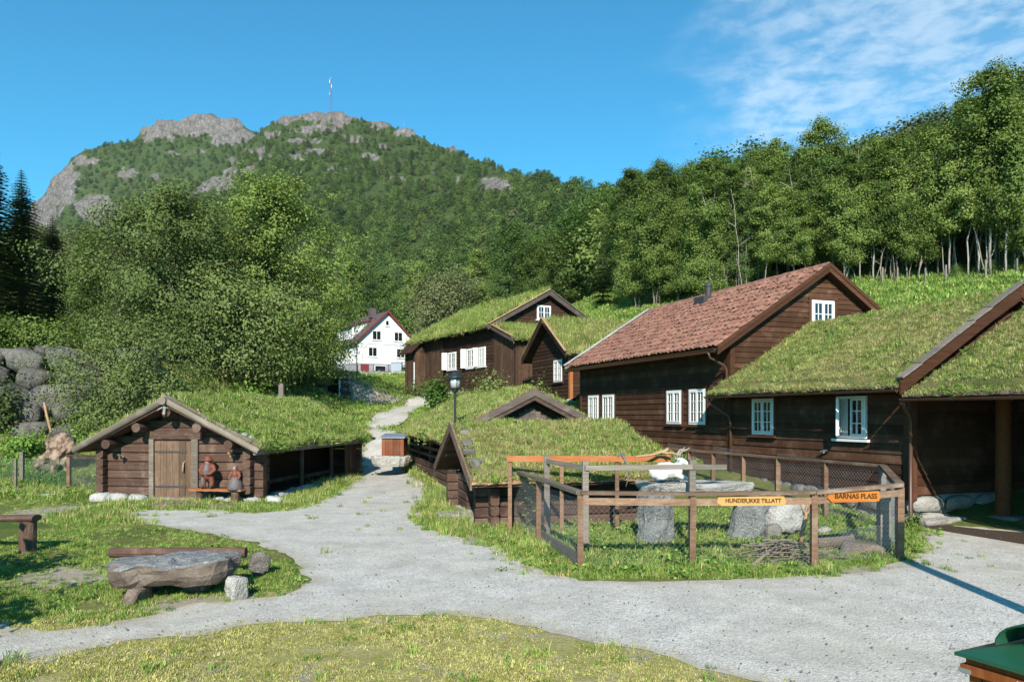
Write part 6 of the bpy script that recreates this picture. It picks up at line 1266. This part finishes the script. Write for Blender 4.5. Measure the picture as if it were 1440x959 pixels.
for j, (z0_, z1_, o_) in enumerate(((zB-.055, zB-.018, .02), (zB-.105, zB-.058, .0))):
    b = MB(); b.box(o_, Wb-o_, o_, o_+.03, z0_, z1_); b.box(o_, o_+.03, o_+.031, Wb-o_, z0_, z1_); b.box(Wb-o_-.03, Wb-o_, o_+.031, Wb-o_, z0_, z1_); b.build("top_rail", BINW, bb)
for i in range(8):
    x = .03+i*.071; b = MB(); b.box(x, x+.062, .035, .055, .05, zB-.108); b.build("slat", BINW, bb); b = MB(); b.box(Wb-.055, Wb-.035, x, x+.062, .05, zB-.108); b.build("slat", BINW, bb)
b = MB(); b.box(.06, Wb-.06, .06, Wb-.06, .02, zB-.11); b.build("liner", BLACKMETAL, bb)
b = MB(); b.box(-.006, .06, -.008, .004, zB-.10, zB-.078); b.build("hasp", ZINC, bb)
for i in range(12): b = MB(); z = zB-.06-i*.018; b.tube([(.30,-.012,z),(.306,-.016,z-.011),(.30,-.012,z-.022)], .0045, 5); b.build("chain_link", ZINC, bb)
# mast on the summit and poles along the ridge
MASTM = plain("mast_steel", (.16, .17, .18), .8, .1); mp = px(465, 157, 645); mast = empty("radio_mast", (mp.x, mp.y, mp.z-3), 0, "thin radio mast on the rocky summit", "mast"); H_ = (157-111)/FPX*645+3
for s_, t_ in ((-1,-1),(1,-1),(1,1),(-1,1)): b = MB(); b.tube([(s_*.8,t_*.8,0),(s_*.3,t_*.3,H_)], .11, 4); b.build("leg", MASTM, mast)
b = MB()
for i in range(12): z = H_*i/12; z2 = H_*(i+1)/12; w = .9-.55*i/12; b.tube([(-w,-w,z),(w,-w,z2)], .05, 4); b.tube([(w,-w,z),(-w,-w,z2)], .05, 4)
b.build("bracing", MASTM, mast); b = MB(); b.box(-.5,.5,-.5,.5,H_,H_+.3); b.box(-.9,-.5,-.5,.2,H_-4,H_-1); b.box(.5,.9,-.5,.2,H_-8,H_-5); b.box(-.9,-.55,-.4,.2,H_-14,H_-12); b.build("antenna", HOUSEWHITE, mast)
for i, (xp, y0_, y1_) in enumerate(((568,170,180),(579,180,202),(520,186,196))): p = px(xp, y1_, 640); b = MB(); b.tube([(0,0,-2),(0,0,(y1_-y0_)/FPX*640)], .3, 5); o = b.build("summit_pole", ZINC, None, p); tag(o, ["short white pole at the right end of the summit rocks", "taller white pole on the ridge right of the summit", "small white pole below the summit rocks"][i], "pole")
# ------------------------------------------------------------------ trees and shrubs
BT = [tree(11, 10.5, 3.2, 2.6, .065, 22000, .125, LEAF_BIRCH, TRUNK_B, 'birch', 28, 1, .05, .14, .11), tree(12, 11.5, 4.0, 2.4, .06, 20000, .125, LEAF_BIRCH, TRUNK_B, 'birch', 26, 1, .06, .16, .11), tree(13, 9.5, 2.4, 2.7, .05, 22000, .125, LEAF_BIRCH, TRUNK_G, 'birch', 26, 3, .05, .1),
      tree(14, 12.5, 3.6, 2.9, .075, 25000, .13, LEAF_BIRCH, TRUNK_B, 'birch', 30, 1, .04, .14, .11), tree(15, 9.0, 1.4, 2.8, .06, 22000, .125, LEAF_BIRCH, TRUNK_G, 'broad', 26, 2, .05, .06), tree(16, 11, 1.4, 2.5, .11, 22000, .125, LEAF_DEEP, TRUNK_D, 'birch', 30, 1, .03, .08)]
r_ = np.random.default_rng(31); cnt = 0
FY = [float(hit(850,452).y)+4, float(hit(1000,424).y), float(hit(1150,402).y)]+[float(hit(a, b).y)+.3 for a, b in ((1250, 398), (1330, 394), (1440, 388))]; FY.append(FY[-1]); print('forest edge', FY)
pos = []
for row, (dy, n, x0, x1) in enumerate(((0, 42, 885, 1480), (4.2, 30, 880, 1500), (9, 30, 850, 1500), (14.5, 28, 840, 1500))):
    for i in range(n):
        xp = x0+(x1-x0)*(i+r_.uniform(.0, .9))/n; Y = np.interp(xp, [850, 1000, 1150, 1250, 1330, 1440, 1500], FY)+dy+r_.uniform(-1.2, 1.2); X = (xp-CXP)/FPX*Y; pos.append((X, Y, row, xp))
ORD = 'first second third fourth fifth sixth seventh eighth ninth tenth eleventh twelfth thirteenth fourteenth fifteenth sixteenth seventeenth eighteenth nineteenth twentieth'.split(); ORD += ['twenty-'+a for a in ORD[:9]]+['thirtieth']+['thirty-'+a for a in ORD[:9]]+['fortieth']+['forty-'+a for a in ORD[:9]]; fr_ = -1
pos.sort(key=lambda q: (q[2], q[3]))
for (X, Y, row, xp) in pos:
    k = int(r_.choice(6, p=[.26, .2, .2, .14, .12, .08])) if row < 2 else int(r_.choice(6, p=[.2, .2, .1, .3, .1, .1])); s = r_.uniform(.72, 1.02)*np.interp(xp, [850, 1000, 1250, 1330, 1440], [.66, .66, .68, .80, .86])
    z = zt(X, Y)-.1
    if row == 0: fr_ += 1
    if row == 0 and xp < 1290: lab, grp = ORD[fr_]+" slender tree from the left in the wood's front row above the red roof", "birches at the front of the slope wood"
    elif row == 0: lab, grp = ORD[fr_]+" tree from the left in the wood's front row, right above the annex", "trees at the wood edge on the right"
    else: lab, grp = "leafy tree in the wood behind the front row of birches", "trees deeper in the slope wood"
    plant_tree("birch_tree", BT[k], (X, Y, z), r_.uniform(0, 6.28), s, lab, "tree", grp, r_.uniform(.95, 1.1))
# thin bare pale stems between the birches
def stem_mesh(seed):
    r = np.random.default_rng(seed); b = MB(); H = r.uniform(4.5, 7.5); l = r.normal(0, .12, 2); P = [(l[0]*H*t+r.normal(0, .05), l[1]*H*t+r.normal(0, .05), H*t-.2) for t in np.linspace(0, 1, 7)]; b.tube(P, np.linspace(.036, .010, 7).tolist(), 6)
    for i in range(7): t = r.uniform(.45, .95); p = np.array(P[int(t*6)]); a = r.uniform(0, 6.28); e = p+np.array([math.cos(a), math.sin(a), .7])*r.uniform(.5, 1.3); b.tube([p, e], [.018, .004], 4, cap=False)
    return b.mesh("stem", TRUNK_B if seed % 2 else TRUNK_G, True)
SM = [stem_mesh(i) for i in range(6)]
for i in range(64):
    xp = r_.uniform(985, 1300) if i < 52 else r_.uniform(1300, 1440); Y = np.interp(xp, [1000, 1150, 1250, 1330, 1440], FY[1:6])+r_.uniform(-.8, 2.5); X = (xp-CXP)/FPX*Y
    o = put("bare_sapling", SM[i % 6], None, Matrix.Translation((X, Y, zt(X, Y)-.1))@Matrix.Rotation(r_.uniform(0, 6.28), 4, 'Z')@Matrix.Scale(r_.uniform(.7, 1.15), 4), label="thin pale bare stem at the wood's edge above the roofs", cat="sapling", group="bare stems along the wood edge")
# slope fence posts below the wood
for i, xp in enumerate((1241, 1262, 1301, 1330, 1386, 1430)): Y = np.interp(xp, [1250, 1330, 1440], FY[3:6])-1.2; X = (xp-CXP)/FPX*Y; b = MB(); b.box(-.035, .035, -.035, .035, -.2, .95); o = b.build("fence_stake", GREY_W, None, (X, Y, zt(X, Y))); tag(o, ORD[i]+" grey fence stake from the left in the meadow below the wood", "stake", "stakes along the top of the meadow")
n_ = 190; xp_ = r_.uniform(960, 1500, n_); Yu = np.interp(xp_, [850, 1000, 1150, 1250, 1330, 1440, 1500], FY)+np.where(np.arange(n_) < 60, r_.uniform(-.5, 2.5, n_), r_.uniform(2.5, 12, n_)); Xu = (xp_-CXP)/FPX*Yu
scatter("undergrowth", np.c_[Xu, Yu, z_all(Xu, Yu)-.2], NEARP, r_.integers(0, 6, n_), r_.uniform(.13, .34, n_)*np.where(np.arange(n_) < 60, .5, 1), rot_of(r_, n_, .1), None, "stuff", "tangled green undergrowth at the feet of the slope wood", "undergrowth")
# single trees with a place of their own
def solo(name, m, xp, Y, s, label, rz=0, sz=1.0, dz=-.1): X = (xp-CXP)/FPX*Y; return plant_tree(name, m, (X, Y, zt(X, Y)+dz), rz, s, label, sz=sz)
solo("spruce_tree", spruce(3, 4.6, 1.5), 848, 52, 1.0, "small dark spruce on the meadow above the pointed cottage gable")
solo("birch_tree", BT[1], 897, 53, .78, "bright birch with white stem right of the small spruce", 1.0); solo("birch_tree", BT[0], 905, 55, .75, "birch leaning out behind the bright birch at the meadow's corner", 2.2)
for i, (xp, Y, s, k, lb) in enumerate(((930,60,.72,3,"dense birch left of the slope wood above the red roof ridge"),(870,66,.8,0,"birch rising behind the small spruce"),(800,70,.9,4,"bushy tree behind the turf farmhouse gable"),(760,68,.85,2,"many-stemmed tree behind the turf farmhouse ridge"),(720,72,1.05,5,"dark tree left of the turf farmhouse ridge"),(830,75,.85,3,"tall birch beyond the bushy tree above the meadow"),(680,80,.95,1,"pale birch above the turf farmhouse's left eave"),(775,82,.95,0,"tall birch in the wood behind the turf farmhouse"))): solo("birch_tree", BT[k], xp, Y, s, lb, i*1.3)
solo("round_tree", tree(21, 8.2, .6, 4.0, .22, 30000, .15, LEAF_OLIVE, TRUNK_D, 'broad', 40, 1, .02, .04), 622, 66, 1.0, "round olive-green tree behind the turf farmhouse roof")
solo("bright_tree", tree(22, 6, .5, 3.2, .2, 9000, .24, LEAF_BRIGHT, TRUNK_D, 'broad', 30), 588, 103, 1.15, "fresh green leafy tree right behind the white house"); solo("bright_tree", tree(23, 4.0, .4, 2.6, .15, 6500, .22, LEAF_BRIGHT, TRUNK_D, 'broad', 26), 690, 60, 1.0, "fresh green low tree above the turf farmhouse's eave")
for i, (xp, Y) in enumerate(((500,104),(470,100),(540,108),(590,104),(440,102))): solo("leafy_tree", BT[(i+3) % 6], xp, Y, 1.2, ["leafy tree left behind the white house roof", "leafy tree at the far left of the white house", "leafy tree straight above the white house chimney", "leafy tree right above the white house gable", "leafy tree half hidden by the big willow near the white house"][i], i)
# the large pair of trees behind the cabin
bigA = tree(41, 7.6, 1.0, 4.5, .22, 60000, .095, LEAF_WILLOW, TRUNK_D, 'broad', 56, 1, .04, .08, .082, 7, 9)
bigB = tree(42, 9.6, .6, 4.3, .24, 62000, .098, LEAF_BIRCH, TRUNK_D, 'broad', 58, 1, .03, .16, .082, 7, 9)
solo("willow_tree", bigA, 238, 32.5, .95, "big pale green willow with dark forked trunk behind the log cabin", .4, 1.0, -.3); solo("willow_tree", bigB, 378, 36, .98, "big darker green drooping tree left of the white house", 1.4, 1.02)
solo("willow_tree", tree(43, 5.6, .9, 3.1, .16, 24000, .085, LEAF_WILLOW, TRUNK_D, 'broad', 34, 1, .16, .05, .12, 8, 8), 172, 25.6, .80, "smaller willow with a leaning dark trunk before the boulder wall", 2.6, 1, -.1)
solo("willow_tree", tree(45, 5.0, .4, 3.4, .14, 20000, .10, LEAF_BIRCH, TRUNK_D, 'broad', 34, 1, .02, .1, .13, 8, 6), 428, 40, .95, "low bushy tree beside the cellar mouth", .6, 1, -.2)
solo("willow_tree", tree(46, 4.6, .4, 3.4, .14, 20000, .10, LEAF_WILLOW, TRUNK_D, 'broad', 34, 1, .02, .1, .13, 8, 6), 340, 33, 1.0, "low bushy tree right behind the cabin's turf ridge", .9, 1, -.2)
olv = tree(44, 11.5, 2.0, 4.4, .2, 26000, .15, LEAF_OLIVE, TRUNK_G, 'broad', 44, 1, .03, .08)
solo("olive_tree", olv, 132, 54, .70, "tall greyish olive tree between the spruces and the willow", 0); solo("olive_tree", olv, 62, 60, .72, "greyish olive tree right behind the dark spruces", 2.0); solo("olive_tree", olv, 205, 62, .66, "greyish olive tree showing above the willow's left shoulder", 4.0); solo("olive_tree", olv, 20, 66, .72, "greyish olive tree farthest left behind the spruces", 3.0)
spA = spruce(51, 12, 3.4, 11, .30, None, .42)
solo("spruce_tree", spA, -20, 36, .86, "tall dark spruce cut by the left edge of the picture", 0, 1.0); solo("spruce_tree", spA, 30, 39, .74, "dark spruce beside the tallest one at the left", 1.3); solo("spruce_tree", spA, 74, 42, .60, "lowest dark spruce right of the two at the left edge", 2.2)
solo('leafy_tree', BT[4], 122, 35, .55, 'low leafy tree above the boulder wall beside the big willow', 1.0)
for i, (xp, Y) in enumerate(((-6, 31.6), (38, 31.9), (80, 31.8))): X = (xp-CXP)/FPX*Y; plant_shrub((X, Y, zt(X, Y)-.1), 600+i, 1.25, 1.5, 2600, .11, LEAF_BIRCH, ['low bush on the boulder wall at the picture edge', 'low bush on the boulder wall before the dark spruces', 'low bush on the boulder wall nearest the big willow'][i])
# shrubs
for (xp, yp, Y, H, R, n, ls, mt, lb) in ((615,553,37.5,1.7,1.0,1500,.13,LEAF_BRIGHT,"leafy green shrub at the left end of the turf farmhouse wall"),(655,560,34.5,1.5,.9,900,.10,LEAF_WILLOW,"loose pale shrub below the shuttered windows"),(690,556,36,1.7,1.1,1100,.10,LEAF_WILLOW,"airy shrub below the vertical boards of the lean-to"),(625,575,33,1.0,.8,800,.10,LEAF_WILLOW,"low grey-green shrub on the footing stones above the path"),
    (756,572,30.5,1.7,.75,900,.09,LEAF_WILLOW,"yellowish shrub left of the pointed cottage gable"),(745,580,28.5,.9,.7,700,.09,LEAF_BRIGHT,"low green shrub behind the grey shed gable"),(800,590,27,.8,.6,500,.08,LEAF_BIRCH,"small shrub at the red-tiled house's far corner"),(745,755,13.8,.95,.22,160,.055,LEAF_WILLOW,"tall grey-green weed behind the pen's left netting"),
    (350,560,31,1.5,1.1,1400,.13,LEAF_BRIGHT,"fresh green shrub behind the cabin's turf roof"),(420,575,31,1.4,1.2,1400,.12,LEAF_BRIGHT,"fresh green shrub near the grey post behind the cabin"),(270,560,29.5,1.5,1.0,1200,.12,LEAF_BRIGHT,"yellow-green shrub above the cabin's ridge pole"),(125,600,26.2,1.1,.8,900,.10,LEAF_BRIGHT,"yellow-green shrub at the foot of the leaning willow"),(35,640,23.8,1.0,.9,900,.10,LEAF_BRIGHT,"yellow-green shrub beside the gnarled stump"),(10,560,26.5,2.4,1.0,1500,.10,LEAF_WILLOW,"shrub growing over the left end of the boulder wall"),
    (100,545,28.5,1.6,1.3,1500,.11,LEAF_WILLOW,"shrub sprouting high on the boulder wall"),(1285,745,14.6,.35,.2,200,.04,LEAF_BRIGHT,"tiny green weed at the annex corner downpipe"),(585,556,47,1.0,1.6,900,.10,LEAF_WILLOW,"low white-flowered shrub beside the far end of the turf farmhouse")):
    p = px(xp, yp, Y); plant_shrub((p.x, p.y, zt(p.x, p.y)-.05), int(xp*7+yp), H, R, n, ls, mt, lb)
# unseen bushes, added to throw the shadows on the left lawn
plant_shrub((-6.1, 6.3, 0), 5, 1.7, .85, 2600, .13, LEAF_BIRCH, "unseen bush added beyond the left edge of the lawn to shade the grass"); plant_shrub((-7.7, 8.6, 0), 6, 1.9, 1.05, 2600, .13, LEAF_BIRCH, "second unseen bush added beyond the left edge to shade the log bench")

# ------------------------------------------------------------------ grass on the ground
FOOT = []
def foot(O, th, x0, x1, y0, y1): c, s = math.cos(th), math.sin(th); FOOT.append([(O.x+c*a-s*b, O.y+s*a+c*b) for a, b in ((x0,y0),(x1,y0),(x1,y1),(x0,y1))])
foot(RO, TH, -.1, HW, 0, HL); foot(AO, TH, -.1, AW, 0, AL); foot(AO, TH, -.2, AW, -PL, 0); foot(MO, T2, -.1, MW, -2.3, ML); foot(WO, TH, 0, 8.5, 0, GW); foot(SO, T3, -.1, 4.1, 0, SLn); foot(CO, T4, -.1, CL, -.1, CW); foot(LO, T5, -LW-.1, LW+.1, -.1, LD); foot(HO, T6, 0, WW, 0, WL)
def ground_grass():
    r = np.random.default_rng(77); Pts, Idx, Sc = [], [], []
    def zone(x0, x1, y0, y1, dens, mixw, smin, smax, cond=None, bias=0.0):
        n = int((x1-x0)*(y1-y0)*dens); X, Y = r.uniform(x0, x1, n), r.uniform(y0, y1, n)
        k = np.abs(X/np.maximum(Y, .5)) < .78
        if cond is not None: k &= cond(X, Y)
        X, Y = X[k], Y[k]; gr = in_poly(GRAVEL_B, X+r.normal(0, .15, len(X)), Y+r.normal(0, .15, len(X))); k = ~gr | ((r.uniform(size=len(X)) < .004) & (Y > 9))
        for P in (PATH_B, ROAD_B): k &= ~in_poly(P, X, Y)
        for F_ in FOOT: k &= ~in_poly(F_, X, Y)
        bar = np.zeros(len(X))
        for (bx, by, br, bs) in BARE: bar = np.maximum(bar, bs*np.exp(-((X-bx)**2+(Y-by)**2)/br**2))
        k &= r.uniform(size=len(X)) > bar*.93; X, Y = X[k], Y[k]; n = len(X)
        pt = fbm(X*.7, Y*.7, 91, 4); idx = pick(r, n, mixw); dry = (pt > .55) & (r.uniform(size=n) < .5); idx = np.where(dry & (idx < 12), np.where(idx < 4, 12+idx % 3, 4+idx % 4), idx)
        sc = r.uniform(smin, smax, n)*(.65+.9*fbm(X*1.1+9, Y*1.1, 92, 3)); Pts.append(np.c_[X, Y, z_all(X, Y)-.006]); Idx.append(idx); Sc.append(sc)
    lawn = lambda X, Y: ~in_poly(ISL, X, Y)
    zone(-7, 3.2, 5.2, 8.4, 800, {'short': .9, 'mid': .01}, .6, 1.1, lambda X, Y: ((fbm(X*1.6, Y*1.6, 93, 4)+.16*r.uniform(-1, 1, len(X))) < .585))     # worn front lawn
    zone(-9, 0, 8.0, 14.2, 560, {'mid': .45, 'short': .6, 'weed': .01}, .3, .72, lambda X, Y: in_poly(ISL, X, Y) & ((fbm(X*1.3+3, Y*1.3, 95, 4)+.12*r.uniform(-1, 1, len(X))) < .65))
    zone(-17, -5, 11.4, 20, 190, {'short': .7, 'mid': .35}, .4, .85, lambda X, Y: ~in_poly(ISL, X, Y) & ((fbm(X*.9+3, Y*.9, 96, 4)+.12*r.uniform(-1, 1, len(X))) < .64))
    zone(-.6, 8, 10.0, 17, 480, {'mid': .78, 'long': .05, 'weed': .05, 'short': .1}, .45, .95)
    zone(-3.2, .5, 11.5, 22, 230, {'mid': .6, 'long': .25, 'short': .15}, .7, 1.15)
    zone(-10, -3, 15, 28, 220, {'mid': .7, 'long': .1, 'short': .2}, .7, 1.2)
    zone(-20, -9.5, 19, 29, 110, {'long': .4, 'mid': .5, 'weed': .12}, .8, 1.4)
    zone(-14, 6, 22, 34, 40, {'long': .5, 'mid': .2, 'dry': .25, 'weed': .12, 'flower': .02}, 1.0, 1.7)
    zone(-16, 6, 33, 50, 20, {'far': .6, 'dry': .5, 'mid': .3}, .5, 1.0); zone(-30, 4, 48, 80, 4, {'far': 1}, .6, 1.1)
    zone(5, 32, 22, 50, 18, {'far': .8, 'dry': .4}, .6, 1.2); zone(2, 16, 40, 60, 12, {'far': 1}, .7, 1.2)
    P, I_, S_ = np.concatenate(Pts), np.concatenate(Idx), np.concatenate(Sc); scatter("grass", P, ALLT, I_, S_, rot_of(r, len(P), .15), None, "stuff", "green and dry grass covering the lawns, the pen and the slopes", "grass")
ISL = gpoly([(-120,700),(60,735),(160,770),(255,746),(300,752),(350,764),(395,780),(424,798),(432,815),(425,828),(400,836),(330,846),(270,852),(200,869),(110,881),(60,888),(10,882),(-80,868)])
GRAVEL_B = resample(GRAVEL_P, .12, .40, 1); PATH_B = PATH_P; ROAD_B = ROAD_P
BARE = [(*gp(85,718)[:2], 1.2, 1.0), (*gp(285,848)[:2], .5, 1), (*gp(95,810)[:2], .6, 1), (*gp(240,705)[:2], .7, 1), (*gp(680,760)[:2], .5, 1), (*gp(1210,806)[:2], .5, 1), (*gp(1110,790)[:2], .6, 1), (*gp(1195,778)[:2], .5, 1), (*hit(515,615)[:2], 1.0, .8), (*hit(520,550)[:2], 2.5, .6)]
ground_grass()
# loose stones on the gravel
r = np.random.default_rng(9); SP = [proto(m) for m in (np_mesh("pebble", *rock_v(900+i, (1, 1, .7), 1, 6, .1), [ROCK, ROCK_PALE, ROCK_BROWN][i]) for i in range(3))]
n = 4500; X = r.uniform(-6, 9, n); Y = 4.6+r.exponential(3.0, n); k = in_poly(GRAVEL_B, X, Y) & (Y < 16); X, Y = X[k], Y[k]; n = len(X)
scatter("loose_gravel", np.c_[X, Y, np.full(n, .02)], SP, r.choice(3, n, p=[.62, .2, .18]), r.uniform(.006, .014, n)*r.choice([1, 1, 1, 1.6], n), rot_of(r, n, .6), None, "stuff", "loose small stones lying on the grey gravel", "gravel")

# ------------------------------------------------------------------ thin summer air
hz = MB(); hz.box(-1500, 1500, -120, 1400, -12, 420); hm = bpy.data.materials.new("air"); hm.use_nodes = True; ht = hm.node_tree; ht.nodes.clear()
ho = ht.nodes.new("ShaderNodeOutputMaterial"); hv = ht.nodes.new("ShaderNodeVolumePrincipled"); hv.inputs["Color"].default_value = (.80, .90, 1, 1); hv.inputs["Density"].default_value = .00006; hv.inputs["Anisotropy"].default_value = 0.0
ht.links.new(hv.outputs[0], ho.inputs["Volume"]); hz.build("haze", hm, kind="stuff")
